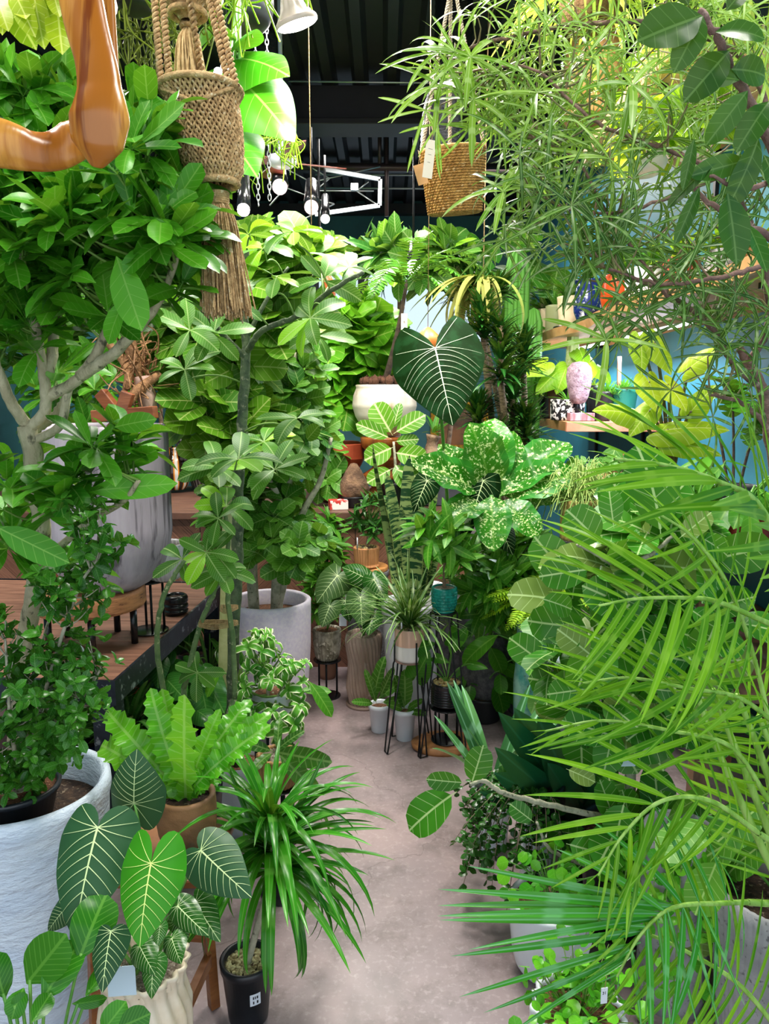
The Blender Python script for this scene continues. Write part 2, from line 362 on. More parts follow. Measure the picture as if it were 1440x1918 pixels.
def digit(mb, sb, O, Dd, k, L, tms, rng, pet=.06, r=.0015, droop=(60, 100), W=1., pale=None):
    """hand-shaped leaves: a petiole along Dd from O, then k leaflets around its end"""
    for o, d in zip(O, nrm(np.asarray(Dd, float))):
        e = o + d * pet * rng.uniform(.6, 1.3); e2 = e + V3(0, 0, -.15 * pet)
        if sb is not None: sb.tube([o, (o + e) / 2 + V3(0, 0, .1 * pet), e2], r, 4, cap=False)
        whorls(mb, e2[None], nrm(d * .6 + UP * .5 + V3(0, -.3, 0))[None], tms, int(rng.integers(k[0], k[1] + 1)), L, rng, droop, W)
def frond(mb, P, tms, n, L, ang, rng, prof=None, droop=.3, W=1., start=.12, r=.004, N0=None, jit=.06, mi=0, rmi=0):
    """feather leaf along the curve P: leaflets on both sides"""
    P = smooth(P, 6); seg = np.linalg.norm(np.diff(P, axis=0), axis=1); cs = np.concatenate([[0], np.cumsum(seg)]); cs /= cs[-1]
    f = lambda t: np.stack([np.interp(t, cs, P[:, i]) for i in range(3)], -1)
    t = np.linspace(start, .985, n); O = f(t); T = nrm(f(np.minimum(t + .02, 1)) - f(np.maximum(t - .02, 0)))
    N = np.broadcast_to(N0 if N0 is not None else UP, T.shape); S = nrm(np.cross(T, N)); N = np.cross(S, T)
    pf = prof(t) if prof else np.sin(PI * np.clip((t - start) / (1 - start) * .92 + .08, 0, 1)) ** .6
    for sg in (-1, 1):
        a = np.radians(np.interp(t, [0, 1], ang))[:, None]; d = T * np.cos(a) + sg * S * np.sin(a) + N * .18 - UP * droop + rng.normal(0, jit, T.shape)
        mb.inst(tms, O, d, N + sg * S * .15, L * pf * rng.uniform(.9, 1.1, n), rng, W, mi=mi)
    mb.tube(P, [r, r * .35], 5, mi=rmi, cap=False)
EXPO = 0.2
# ---------------------------------------------------------------- materials used all over
teal = PM('teal_paint', '#2c6468', '#27595f', 3, .55, bump=.1)
teal_r = PM('teal_wall_right', '#2f7f94', '#2b7488', 3, .5, bump=.1)
black_metal = PM('black_metal', '#17181b', '#202226', 20, .42, .6)
dark_ceiling = PM('dark_ceiling', '#231f24', '#1b181c', 4, .5, .2)
steel_grey = PM('galvanised', '#8296a0', '#6f828c', 9, .4, .5)
silver = PM('silver', '#b9bdc0', rough=.35, metal=.7)
soil = PM('soil', '#2a1d14', '#4a3626', 60, .95, bump=.9, c3='#8a7a66', s3=90)
chip = PM('bark_soil', '#5a3a24', '#8a5a3a', 70, .9, bump=1, c3='#c09a78', s3=110)
gravel = PM('gravel', '#b8aa98', '#7a6a5a', 110, .85, bump=1, c3='#efe8dc', s3=140)
bark_pale = PM('bark_pale', '#9c9474', '#b8b090', 22, .8, bump=.7, st=(1, 1, .5), c3='#5d5a45', s3=35)
bark_brown = PM('bark_brown', '#6a5644', '#8a735c', 30, .85, bump=.8, c3='#4a3c30', s3=50)
bark_dark = PM('bark_dark', '#3f3329', '#57483a', 30, .85, bump=.6)
bark_green = PM('bark_green', '#4f6b3c', '#6d8450', 24, .6, bump=.3, c3='#b9b78a', s3=60)
bark_ash = PM('bark_ash', '#b9b49c', '#93947c', 26, .75, bump=.5, c3='#6a6a55', s3=55)
twig_g = PM('twig_green', '#5f8436', '#7aa046', 20, .5)
twig_b = PM('twig_brown', '#6b5a48', '#8a7862', 20, .8)
white_gl = PM('white_glaze', '#dfe4ea', '#d2d9e2', 3, .25, bump=.05)
white_tex = PM('white_textured_glaze', '#d5e2ee', '#c6d6e8', 5, .3, bump=.9, bscale=26, st=(1, 1, 2.2))
lilac = PM('lilac_white', '#f4eaf8', '#e8dcf2', 60, .55, bump=.08)
cream = PM('cream_ceramic', '#e6dac4', '#d3c2a4', 8, .45)
terra = PM('terracotta', '#a3452a', '#8a3820', 8, .5)
peach = PM('peach_clay', '#d99a66', '#c88753', 12, .65)
blackp = PM('black_plastic', '#15181c', '#1c2026', 6, .38)
blackg = PM('black_glaze', '#16171a', rough=.22)
stone = PM('grey_stone', '#68686a', '#4c4c50', 40, .85, bump=.6)
concrete = PM('concrete_pot', '#a5a5a8', '#8f8f92', 12, .8, bump=.2, c3='#6a6a6c', s3=60)
oak = PM('oak', '#b98550', '#96663a', 6, .55, st=(1, 1, 9), bump=.2)
def wood(name, a, b_, st, sc=7, rough=.5, bump=.2, c3=None): return PM(name, a, b_, sc, rough, st=st, bump=bump, c3=c3, s3=22, lo=.3, hi=.7)
twine = PM('twine', '#c8a878', '#a88858', 90, .9, bump=.8)

# ---------------------------------------------------------------- floor with its stains and cracks
m, nt = _new('polished_concrete'); L = nt.links.new
b = nd(nt, 'ShaderNodeBsdfPrincipled'); o = nd(nt, 'ShaderNodeOutputMaterial'); L(b.outputs[0], o.inputs[0])
n1 = noise(nt, .9, detail=5); n2 = noise(nt, 5, detail=8, rough=.7); n3 = noise(nt, 60, detail=3)
c = mix(nt, ramp(nt, n1, .35, .65), srgb('#9e8b8b'), srgb('#84787b')); c = mix(nt, mth(nt, 'MULTIPLY', ramp(nt, n2, .46, .66), .6), c, srgb('#635857')); c = mix(nt, mth(nt, 'MULTIPLY', ramp(nt, n3, .5, .75), .2), c, srgb('#d8cccb'))  # pinkish base greys also hold the magenta cast of the grow lights
n4 = noise(nt, 1.9, detail=7, st=(1, .6, 1)); c = mix(nt, mth(nt, 'MULTIPLY', ramp(nt, n4, .5, .62), .55), c, srgb('#66605f'))
vo = nd(nt, 'ShaderNodeTexVoronoi', feature='DISTANCE_TO_EDGE'); vo.inputs['Scale'].default_value = .3; vo.inputs['Randomness'].default_value = 1
tc = nd(nt, 'ShaderNodeTexCoord'); nn = nd(nt, 'ShaderNodeTexNoise'); nn.inputs['Scale'].default_value = 5; nn.inputs['Detail'].default_value = 8; L(tc.outputs['Object'], nn.inputs['Vector'])
va = nd(nt, 'ShaderNodeVectorMath', operation='MULTIPLY_ADD'); L(nn.outputs[1], va.inputs[0]); va.inputs[1].default_value = (.35, .35, 0); L(tc.outputs['Object'], va.inputs[2]); L(va.outputs[0], vo.inputs['Vector'])
cr = mth(nt, 'SUBTRACT', 1, ramp(nt, vo.outputs[0], .0003, .0011)); c = mix(nt, mth(nt, 'MULTIPLY', cr, .3), c, srgb('#3a3432')); L(c, b.inputs[0])
L(mth(nt, 'MULTIPLY_ADD', n2, .35, .22), b.inputs['Roughness']); floor_m = m
structure(MB().box((-2.75, -1.6, -.1), (1.8, 9.1, 0)), 'floor', floor_m, smooth=False)
structure(MB().box((-2.8, -1.6, 0), (-2.7, 9.1, 3.7)), 'wall_left', teal, smooth=False)
structure(MB().box((1.75, -.2, 0), (1.85, 9.1, 3.7)), 'wall_right', teal_r, smooth=False)
bw = MB(); wx0, wx1, wz0, wz1 = A(590, 650, 9)[0], A(915, 650, 9)[0], A(720, 655, 9)[2], A(720, 498, 9)[2]
bw.box((-2.7, 9, 0), (wx0, 9.12, 3.7)).box((wx1, 9, 0), (1.75, 9.12, 3.7)).box((wx0, 9, 0), (wx1, 9.12, wz0)).box((wx0, 9, wz1), (wx1, 9.12, 3.7))
structure(bw, 'wall_back', teal, smooth=False)
glass = PM('window_glass', '#ffffff', rough=.02); gb = glass.node_tree.nodes['Principled BSDF'] if 'Principled BSDF' in glass.node_tree.nodes else [n for n in glass.node_tree.nodes if n.type == 'BSDF_PRINCIPLED'][0]
gb.inputs['Transmission Weight'].default_value = 1; gb.inputs[0].default_value = (.5, .56, .6, 1); gb.inputs['IOR'].default_value = 1.02
win = MB().box((wx0, 9.03, wz0), (wx0 + .05, 9.09, wz1)).box((wx1 - .05, 9.03, wz0), (wx1, 9.09, wz1)).box((wx0 + .05, 9.03, wz0), (wx1 - .05, 9.09, wz0 + .05)).box((wx0 + .05, 9.03, wz1 - .05), (wx1 - .05, 9.09, wz1))
xm = A(680, 600, 9)[0]; win.box((xm - .06, 9.02, wz0 + .05), (xm + .06, 9.09, wz1 - .05))
wo = win.build('window_1', black_metal, base=(wx0, 9, wz0), smooth=False); tag(wo, kind='structure')
MB().box((wx0 + .05, 9.055, wz0 + .05), (wx1 - .05, 9.06, wz1 - .05)).build('window_pane', glass, wo, smooth=False)
# corrugated ceiling: ridges run along the room
x = []; z = []; X0 = -2.7
while X0 < 1.75:
    x += [X0, X0 + .05, X0 + .08, X0 + .14, X0 + .17]; z += [3.7, 3.7, 3.64, 3.64, 3.7]; X0 += .22
x = np.array(x); z = np.array(z); n = len(x)
V = np.concatenate([np.stack([x, x * 0 - 1.6, z], 1), np.stack([x, x * 0 + 9.1, z], 1)]); i = np.arange(n - 1)
cm = MB().add(V, np.stack([i, i + 1, i + 1 + n, i + n], 1)); cm.box((-2.75, -1.6, 3.72), (1.8, 9.1, 3.8))
structure(cm, 'ceiling', dark_ceiling, smooth=False)
g = MB(); g.box((-2.7, 5.6, 3.38), (1.75, 5.72, 3.64)).box((-2.7, 5.52, 3.36), (1.75, 5.8, 3.4))
structure(g, 'trim_1', dark_ceiling, smooth=False, bevel=.004)
a1, a2 = A(720, 237, 7.3)[2], A(720, 253, 7.3)[2]; structure(MB().box((-2.7, 7.3, a2), (1.75, 7.36, a1)), 'trim_2', steel_grey, smooth=False)
structure(MB().box((-2.7, 7.36, a1 - .9 + .55), (1.75, 7.5, 3.64)), 'trim_3', dark_ceiling, smooth=False)
zt = A(720, 405, 9)[2]; structure(MB().box((-2.7, 8.86, zt), (1.75, 8.99, 3.64)), 'trim_4', dark_ceiling, smooth=False)
structure(MB().box((-2.7, 1.9, 3.4), (1.75, 2.0, 3.64)), 'trim_5', dark_ceiling, smooth=False)
# pipes and rods under the ceiling
def pipe(label, pts, r, m=black_metal, name='ceiling_pipe', group=None):
    P = PL(pts); o = MB().tube(P, r, 10).build(name, m, base=P[0]); tag(o, label, 'pipe', group); return o
def vrod(label, px, y1, D, r, m=black_metal, name='hanging_rod'):
    P = A(px, y1, D); Q = P.copy(); Q[2] = 3.71; tag(MB().tube([Q, P], r, 8).build(name, m, base=Q), label, 'rod')
brownp = PM('dark_brown_pipe', '#4a3b3c', rough=.4, metal=.5)
vrod('thicker dark pipe dropping from the ceiling, left of the close pair', 711, 312, 6.4, .016, brownp, 'drop_pipe')
vrod('thicker dark pipe dropping lowest, right of the close pair', 724, 405, 6.4, .018, brownp, 'drop_pipe')
vrod('thin black rod hanging right of the pair of drop pipes', 770, 306, 6.4, .008)
vrod('thin black rod hanging left, below the white reflector lamp', 562, 300, 6.4, .008)
pipe('long dark horizontal tube crossing behind the jute basket', [(470, 312, 6.4), (960, 316, 6.4)], .03, brownp, 'lighting_bar')
pipe('slim bright steel rail under the dark horizontal tube', [(590, 327, 7), (960, 329, 7)], .008, silver, 'steel_rail')
pipe('second slim steel rail, lower of the two rails', [(590, 352, 7), (960, 354, 7)], .008, silver, 'steel_rail')
pipe('slim conduit running under the deep ceiling girder', [(540, 152, 5.45), (960, 157, 5.45)], .006, silver, 'ceiling_conduit')
tr = MB()
for a_, b_ in (((610, 318), (712, 336)), ((712, 336), (711, 385)), ((711, 385), (590, 402))): tr.beam(A(*a_, 6.2), A(*b_, 6.2), .02, .03)
t_ = thing('ceiling_bracket', 'silver angled metal bracket frame under the dark ceiling', 'bracket', A(712, 336, 6.2)); tr.build('bracket_frame', silver, t_, smooth=False)
wr = MB()
for a_, b_ in (((590, 358), (617, 334)), ((617, 334), (560, 300)), ((590, 372), (626, 382)), ((626, 382), (560, 415)), ((590, 357), (700, 358)), ((690, 340), (668, 358)), ((668, 358), (705, 383)), ((580, 340), (540, 318)), ((540, 345), (505, 385)), ((590, 372), (505, 340)), ((590, 340), (712, 312))):
    wr.tube([A(*a_, 6.3), A(*b_, 6.3)], .006, 5)
wr.build('brace_wire', silver, t_)
MB().box(A(664, 352, 6.1) - V3(.028, .02, .02), A(664, 352, 6.1) + V3(.028, .02, .03)).build('sensor_box', silver, t_, smooth=False)
# black corrugated duct, two of them
ductm = PM('duct_foil', '#1b1c1f', '#3a3c40', 30, .25, .7, bump=.6, st=(1, 1, 6))
for lab, pts, r in (('shiny black flexible duct hanging behind the jute basket', [(850, -60, 4.6), (850, 20, 4.4), (845, 150, 4.3), (828, 215, 4.2), (822, 290, 4.2)], .1), ('black flexible duct behind the ceiling fan', [(500, 50, 5), (500, 150, 5), (508, 240, 5), (512, 300, 5)], .1)):
    P = smooth(PL(pts), 14); K = len(P); rr = r * (1 + .05 * (np.arange(K) % 2)); tag(MB().tube(P, rr, 20).build('flexible_duct', ductm, base=P[0]), lab, 'duct')

# ---------------------------------------------------------------- herringbone counter in the middle of the room
m, nt = _new('herringbone_wood'); L = nt.links.new
b = nd(nt, 'ShaderNodeBsdfPrincipled'); o = nd(nt, 'ShaderNodeOutputMaterial'); L(b.outputs[0], o.inputs[0]); b.inputs['Roughness'].default_value = .55
tc = nd(nt, 'ShaderNodeTexCoord'); sp = nd(nt, 'ShaderNodeSeparateXYZ'); L(tc.outputs['Object'], sp.inputs[0])
X = mth(nt, 'DIVIDE', sp.outputs[0], .42); col_ = mth(nt, 'FLOOR', X); fx = mth(nt, 'ABSOLUTE', mth(nt, 'SUBTRACT', mth(nt, 'FRACT', mth(nt, 'MULTIPLY', X, .5)), .5))
w_ = mth(nt, 'ADD', sp.outputs[2], mth(nt, 'MULTIPLY', fx, .84)); row = mth(nt, 'DIVIDE', w_, .095); fr = mth(nt, 'FRACT', row)
wn = nd(nt, 'ShaderNodeTexWhiteNoise', noise_dimensions='2D'); cb = nd(nt, 'ShaderNodeCombineXYZ'); L(mth(nt, 'FLOOR', row), cb.inputs[0]); L(col_, cb.inputs[1]); L(cb.outputs[0], wn.inputs['Vector'])
cb2 = nd(nt, 'ShaderNodeCombineXYZ'); L(mth(nt, 'MULTIPLY', row, 3.0), cb2.inputs[0]); L(mth(nt, 'MULTIPLY', sp.outputs[0], 2.0), cb2.inputs[1]); L(col_, cb2.inputs[2])
gr = noise(nt, 5, cb2.outputs[0], 5); c = mix(nt, wn.outputs[0], srgb('#a0705a'), srgb('#7e5542')); c = mix(nt, ramp(nt, gr, .4, .7), c, srgb('#5d3c2e'))
gap = mth(nt, 'LESS_THAN', fr, .035); gx = mth(nt, 'LESS_THAN', mth(nt, 'FRACT', X), .012); c = mix(nt, mth(nt, 'MAXIMUM', gap, gx), c, srgb('#2c1a12')); L(c, b.inputs[0])
herr = m
ct = thing('sales_counter', 'long wooden counter clad in diagonal reddish planks behind the pots at the aisle end', 'counter', (-1, 4.4, 0))
MB().box((-2.6, 3.95, 0), (.46, 5.0, .84)).build('body', herr, ct, smooth=False)
MB().box((-2.65, 3.9, .84), (.5, 5.05, .88)).build('countertop', wood('counter_top', '#6b4a3a', '#4c3228', (1, 6, 1)), ct, smooth=False, bevel=.004)

# ---------------------------------------------------------------- steel framed table on the left
tw = wood('table_planks', '#8c6450', '#6a4838', (1, 7, 1), 6, .6)
st_m = PM('raw_steel', '#3d4752', '#2a3038', 8, .4, .75, c3='#a0a8b0', s3=30)
tb = thing('steel_table', 'low table of reddish planks in a dark raw steel frame, holding the big grey pot', 'table', (-1.5, 2.7, 0))
K = ATZ(215, 1277, .6); Kb = ATZ(362, 1145, .6); dv = nrm(Kb - K); dl = V3(-dv[1], dv[0], 0); ln = 1.25; wd = 1.55
R3 = np.array([[dl[0], dv[0], 0], [dl[1], dv[1], 0], [0, 0, 1]])        # table axes: dl to the left, dv away
def TB(a, b_, mb): 
    V = np.array([[p, q, r] for p in (a[0], b_[0]) for q in (a[1], b_[1]) for r in (a[2], b_[2])], float) @ R3.T + V3(K[0], K[1], 0)
    return mb.add(V, np.array([[0, 1, 3, 2], [4, 6, 7, 5], [0, 4, 5, 1], [2, 3, 7, 6], [0, 2, 6, 4], [1, 5, 7, 3]]))
def TP(a, b_, z): return V3(K[0], K[1], z) + dl * a + dv * b_
mb = MB()
for k in range(10): TB((.012, .012 + k * (ln - .02) / 10, .575), (wd - .01, .012 + (k + 1) * (ln - .02) / 10 - .003, .6), mb)
mb.build('tabletop', tw, tb, smooth=False)
mb = MB(); TB((0, 0, .52), (wd, .01, .602), mb); TB((0, .01, .52), (.01, ln, .602), mb); TB((0, ln, .52), (wd, ln + .01, .602), mb); TB((wd, 0, .52), (wd + .01, ln, .602), mb); mb.build('frame', st_m, tb, smooth=False)
for a_, b_ in ((.012, .012), (.012, ln - .08), (wd - .09, .012), (wd - .09, ln - .08)):
    mb = MB(); TB((a_, b_, 0), (a_ + .075, b_ + .075, .574), mb); mb.build('leg', st_m, tb, smooth=False, bevel=.003)

# ---------------------------------------------------------------- shelves on the right wall
pine = wood('pine_shelf', '#c99a66', '#a87846', (6, 1, 1), 5, .55); pine2 = wood('pine_end', '#e09a76', '#c87a58', (1, 5, 1), 6, .6); palew = wood('pale_plank', '#d8b890', '#bd9468', (6, 1, 1), 4, .55)
def shelf(label, x0, x1, y0, y1, z, th, mt, wav=0.0, n=24, brackets=()):
    r_ = thing('wall_shelf', label, 'shelf', (x1, (y0 + y1) / 2, z)); ys = np.linspace(y0, y1, n); xf = x0 + wav * (np.sin(ys * 3.1) + .5 * np.sin(ys * 7.3))
    V = []
    for zz in (z, z - th): V += [[a_, b_, zz] for a_, b_ in zip(xf + (0 if zz == z else .012), ys)] + [[x1, b_, zz] for b_ in ys]
    i = np.arange(n - 1); q = lambda a_, b_: np.stack([a_ * n + i, a_ * n + i + 1, b_ * n + i + 1, b_ * n + i], 1)
    F = np.vstack([q(0, 1)[:, ::-1], q(2, 3), q(0, 2), q(1, 3)[:, ::-1], [[0, n, 3 * n, 2 * n]], [[n - 1, 3 * n - 1, 4 * n - 1, 2 * n - 1]]])
    MB().add(V, F).build('board', mt, r_, smooth=False)
    for yb in brackets: MB().box((x0 + .15, yb, z - th - .02), (x1, yb + .03, z - th)).box((x1 - .02, yb, z - th - .25), (x1, yb + .03, z - th - .02)).build('bracket', black_metal, r_, smooth=False)
    return r_
Zs1 = A(975, 640, 6.3)[2]; Xs = A(975, 640, 6.3)[0]
shelf('long pine shelf with a wavy live edge and two light strips underneath', Xs, 1.75, 2.1, 6.3, Zs1, .055, pine, .03, brackets=(2.6, 5.9))
D2 = 4.6; Z2 = A(1065, 790, D2)[2]; X2 = A(1065, 790, D2)[0]
lo_ = shelf('short lower pine shelf under the light strips, carrying the carved stone head', X2 - .02, 1.75, D2, 6.4, Z2, .06, pine, .0, brackets=(5.0, 6.1))
MB().box((X2 - .02, D2 - .03, Z2 - .06), (1.75, D2, Z2)).build('end_board', pine2, lo_, smooth=False, bevel=.003)
Zs3 = A(1080, 290, 4.4)[2]; Xs3 = A(1080, 290, 4.4)[0]
shelf('highest pale plank shelf close to the ceiling, holding lit yellow-green plants', Xs3, 1.75, 2.3, 4.4, Zs3, .06, palew, .02, brackets=(2.7, 4.1))
# bench of grey boards under it
bench_m = wood('bench_wood', '#8a6a52', '#66503e', (6, 1, 1), 6, .65)
bz = 1.02; bn = thing('plant_bench', 'weathered wooden plant bench along the blue wall', 'bench', (1.4, 3.2, 0))
mb = MB()
for k in range(5): mb.box((1.02 + k * .145, 2.3, bz - .03), (1.02 + k * .145 + .138, 4.1, bz))
mb.build('bench_top', bench_m, bn, smooth=False, bevel=.003)
for a_, b_ in ((1.04, 2.33), (1.68, 2.33), (1.04, 4.02), (1.68, 4.02)): MB().box((a_, b_, 0), (a_ + .05, b_ + .05, bz - .03)).build('leg', bench_m, bn, smooth=False)
MB().box((1.03, 2.3, .5), (1.74, 4.1, .53)).build('lower_board', bench_m, bn, smooth=False)

# ---------------------------------------------------------------- lights of the shop
def light(kind, loc, power, col=(1, 1, 1), size=.3, rot=(0, 0, 0), sy=None, name='light'):
    l = bpy.data.lights.new(name, kind); l.energy = power; l.color = col
    if kind == 'AREA':
        l.size = size
        if sy: l.shape = 'RECTANGLE'; l.size_y = sy
    else: l.shadow_soft_size = size
    o = bpy.data.objects.new(name, l); o.location = tuple(loc); o.rotation_euler = rot; C.objects.link(o); return o
bulb_w = EM('bulb_white', (1, .93, .85), 14); bulb_p = EM('bulb_pink', (1, .78, .76), 1.5); led_w = EM('led', (.92, .95, 1), 12)
for lab, p, q in (('bright white light strip under the live edge shelf, nearer one', (1272, 588, 3.75), (1168, 624, 4.75)), ('bright white light strip under the live edge shelf, further one', (1122, 641, 5.2), (1060, 658, 6.1))):
    P, Q = A(*p), A(*q); P[0] = Q[0] = 1.5; P[2] = Q[2] = Zs1 - .085; r_ = thing('light_strip', lab, 'light', (P + Q) / 2)
    MB().box((1.475, P[1], Zs1 - .078), (1.525, Q[1], Zs1 - .056)).build('housing', silver, r_, smooth=False); MB().box((1.48, P[1] + .01, Zs1 - .09), (1.52, Q[1] - .01, Zs1 - .079)).build('light_tube', led_w, r_, smooth=False)
    light('AREA', ((P + Q) / 2 - V3(0, 0, .02)), 24, (.78, .84, 1), .05, (0, math.radians(25), 0), abs(Q[1] - P[1]))
def spot(label, px, py, D, r=.045, m=bulb_p, power=14, col=(1, .75, .7), body=True):
    P = A(px, py, D); root = thing('spotlight', label, 'lamp', P + V3(0, 0, .12)); d = nrm(V3(-P[0] * .1, -.55, -.8))
    MB().ball(P, r, 14).build('bulb', m, root)
    if body: MB().tube([P - d * r * .5, P - d * .09, P - d * .2], [r * 1.15, r * .95, r * .8], 14).build('lamp_body', blackg, root); MB().tube([P - d * .19, V3((P - d * .19)[0], (P - d * .19)[1], 3.0 if D > 4 else 3.6)], .008, 6).build('rod', black_metal, root)
    light('POINT', P + d * .08, power * .09, col, .06)
spot('pinkish glowing spotlight below the ceiling fan, left of the pair', 524, 350, 4.6)
spot('pinkish glowing spotlight right of the pair below the ceiling fan', 583, 388, 4.4, .04)
spot('small warm spotlight peeking out just behind the pink pair', 609, 410, 4.9, .028, bulb_w)
spot('white spotlight beside the long jute tassel', 456, 393, 3.2, .026, bulb_w)
spot('small warm spotlight low in the ficus leaves at centre', 598, 476, 4.6, .025, bulb_w)
spot('bright white spotlight glowing over the thin tree with the tag', 774, 499, 4.6, .04, bulb_w, 20, (1, .97, .92))
spot('pink glowing lamp behind the carved wooden hoop', 192, 8, 1.9, .034, bulb_p, 8)
spot('bright white spotlight sparkling among thin leaves at upper right', 1245, 215, 3.2, .028, led_w, 20, (1, 1, .95))
# cluster lamp beside the macrame
cl_ = thing('cluster_lamp', 'cluster of small white lights glowing behind the macrame hanger', 'lamp', A(430, 120, 2.6)); mb = MB()
for a_, b_ in ((408, 135), (420, 128), (434, 149), (402, 150), (449, 172), (452, 152)): mb.ball(A(a_, b_, 2.6), .014, 10)
mb.build('bulbs', led_w, cl_); MB().tube(smooth(PL([(400, 148, 2.62), (420, 132, 2.62), (452, 160, 2.62)]), 4), .006, 6).tube([A(425, 132, 2.62), A(425, 132, 2.62) * V3(1, 1, 0) + V3(0, 0, 3.64)], .004, 5).build('lamp_arm', black_metal, cl_)
light('POINT', A(395, 165, 2.4), 1, (1, .97, .9), .05)
# white reflector lamp with ribbed body
P = A(556, 42, 2.3); s = mpp(2.3, 40); rv_ = nrm(ray(556, 42)); e_ = A(564, 70, 2.3) - A(556, 42, 2.3); e_ = nrm(e_ - rv_ * np.dot(e_, rv_)); ax = nrm(e_ - .22 * rv_)
root = thing('reflector_lamp', 'white ribbed reflector lamp glowing under the dark ceiling', 'lamp', A(545, -20, 2.3)); R = 39 * s
def axl(prof, flute=0, amp=0, n=48, mb=None, c=P, ax=ax):
    mb = mb or MB(); t0 = MB().lathe(prof, (0, 0, 0), n, flute, amp); V = t0.v[0]; x_ = nrm(np.cross(ax, V3(0, 1, 0))); y_ = np.cross(ax, x_); return mb.add(V[:, :1] * x_ + V[:, 1:2] * y_ + V[:, 2:] * ax + c, [f for f, _ in t0.f])
lampw = PM('lamp_white', '#b4a89c', rough=.4)
axl([(.35 * R, -1.5 * R), (.42 * R, -1.1 * R), (.62 * R, -.55 * R), (.98 * R, -.12 * R)], 40, .07 * R).build('ribbed_body', lampw, root)
axl([(1.0 * R, -.12 * R), (1.03 * R, 0), (1.0 * R, .1 * R)]).build('rim', lampw, root)
axl([(1.0 * R, .08 * R), (.9 * R, .16 * R), (.6 * R, .24 * R), (.001, .28 * R)]).build('bulb', bulb_w, root)
axl([(.3 * R, -2.6 * R), (.33 * R, -1.5 * R)]).build('socket', lampw, root); MB().tube([P - ax * 2.6 * R, V3(P[0], P[1], 3.66)], .006, 6).build('cord', black_metal, root)
light('AREA', P + ax * .5 * R, 10, (1, .95, .88), .07, (math.radians(22), 0, 0))
# ceiling fan
P = A(529, 305, 4.4); root = thing('ceiling_fan', 'ceiling fan with reddish wooden blades and pale hub', 'fan', P + V3(0, 0, .2))
MB().lathe([(.001, -.03), (.06, -.02), (.085, .0), (.08, .03), (.03, .05), (.02, .12)], P, 28).build('hub', white_gl, root)
MB().tube([P + V3(0, 0, .1), V3(P[0], P[1], 3.66)], .012, 8).lathe([(.03, .16), (.03, .24)], P, 12).build('down_rod', white_gl, root)
bm_ = wood('fan_wood', '#8a4434', '#6a3024', (1, 1, 1), 8)
for k in range(4):
    a_ = .35 + k * PI / 2; u_ = V3(math.cos(a_), math.sin(a_), 0); w_ = V3(-u_[1], u_[0], .25); V = [P + u_ * t_ + w_ * s_ * wd_ + V3(0, 0, h_) for t_, wd_ in ((.07, .03), (.14, .045), (.3, .06), (.36, .045)) for s_ in (-1, 1) for h_ in (0, .006)]
    F = [[[0, 4, 6, 2], [1, 3, 7, 5], [0, 1, 5, 4], [2, 6, 7, 3]]]; FF = np.vstack([np.array(F[0]) + 4 * q for q in range(3)] + [[[0, 2, 3, 1], [12, 13, 15, 14]]]); MB().add(V, FF).build('blade', bm_, root, smooth=False)
# chains
def chain(label, px, y0, y1, D, group=None):
    P, Q = A(px, y0, D), A(px, y1, D); P[2] = 3.7; n = int((P[2] - Q[2]) / .022); mb = MB(); a = np.linspace(0, 2 * PI, 11)
    for k in range(n):
        c = P + (Q - P) * k / n; u_ = V3(1, 0, 0) if k % 2 else V3(0, 1, 0); mb.tube([c + u_ * .007 * math.cos(t) + V3(0, 0, .015 * math.sin(t)) for t in a], .0022, 5, cap=False)
    tag(mb.build('chain', silver, base=P), label, 'chain')
chain('thin metal chain hanging left of the ceiling fan, outer one', 484, 240, 390, 3.4); chain('thin metal chain hanging left of the ceiling fan, inner one', 505, 235, 380, 3.4)
# unseen area lights added overhead to brighten the aisle and shop, no fixtures
for X_, Y_, pw in ((-1.2, 1.2, 45), (.8, .9, 30), (0, 2.5, 75), (.1, 3.3, 55), (-1.6, 3.2, 45), (1.0, 3.4, 40), (-.3, 5.2, 60), (-1.6, 6.2, 45), (1.0, 6.6, 40)):
    light('AREA', (X_, Y_, 3.3), pw, (1, .95, .88), .5)
light('AREA', (1.3, 3.4, Zs3 - .1), 7, (1, 1, .9), .1, sy=1.6)
w = bpy.data.worlds.new('sky'); bpy.context.scene.world = w; w.use_nodes = True; bg = w.node_tree.nodes['Background']; bg.inputs[0].default_value = (.80, .9, 1, 1); bg.inputs[1].default_value = 1.7
cam = bpy.data.cameras.new('camera'); co = bpy.data.objects.new('camera', cam); C.objects.link(co); co.location = (0, 0, CAMZ); co.rotation_euler = (PI / 2 - PIT, 0, 0)
cam.sensor_fit = 'VERTICAL'; cam.sensor_height = 24; cam.lens = FPX / 1918 * 24; cam.clip_start = .02; bpy.context.scene.camera = co
vs = bpy.context.scene.view_settings; vs.view_transform = 'Standard'; vs.look = 'None'; vs.gamma = 1; vs.exposure = EXPO; vs.use_curve_mapping = False
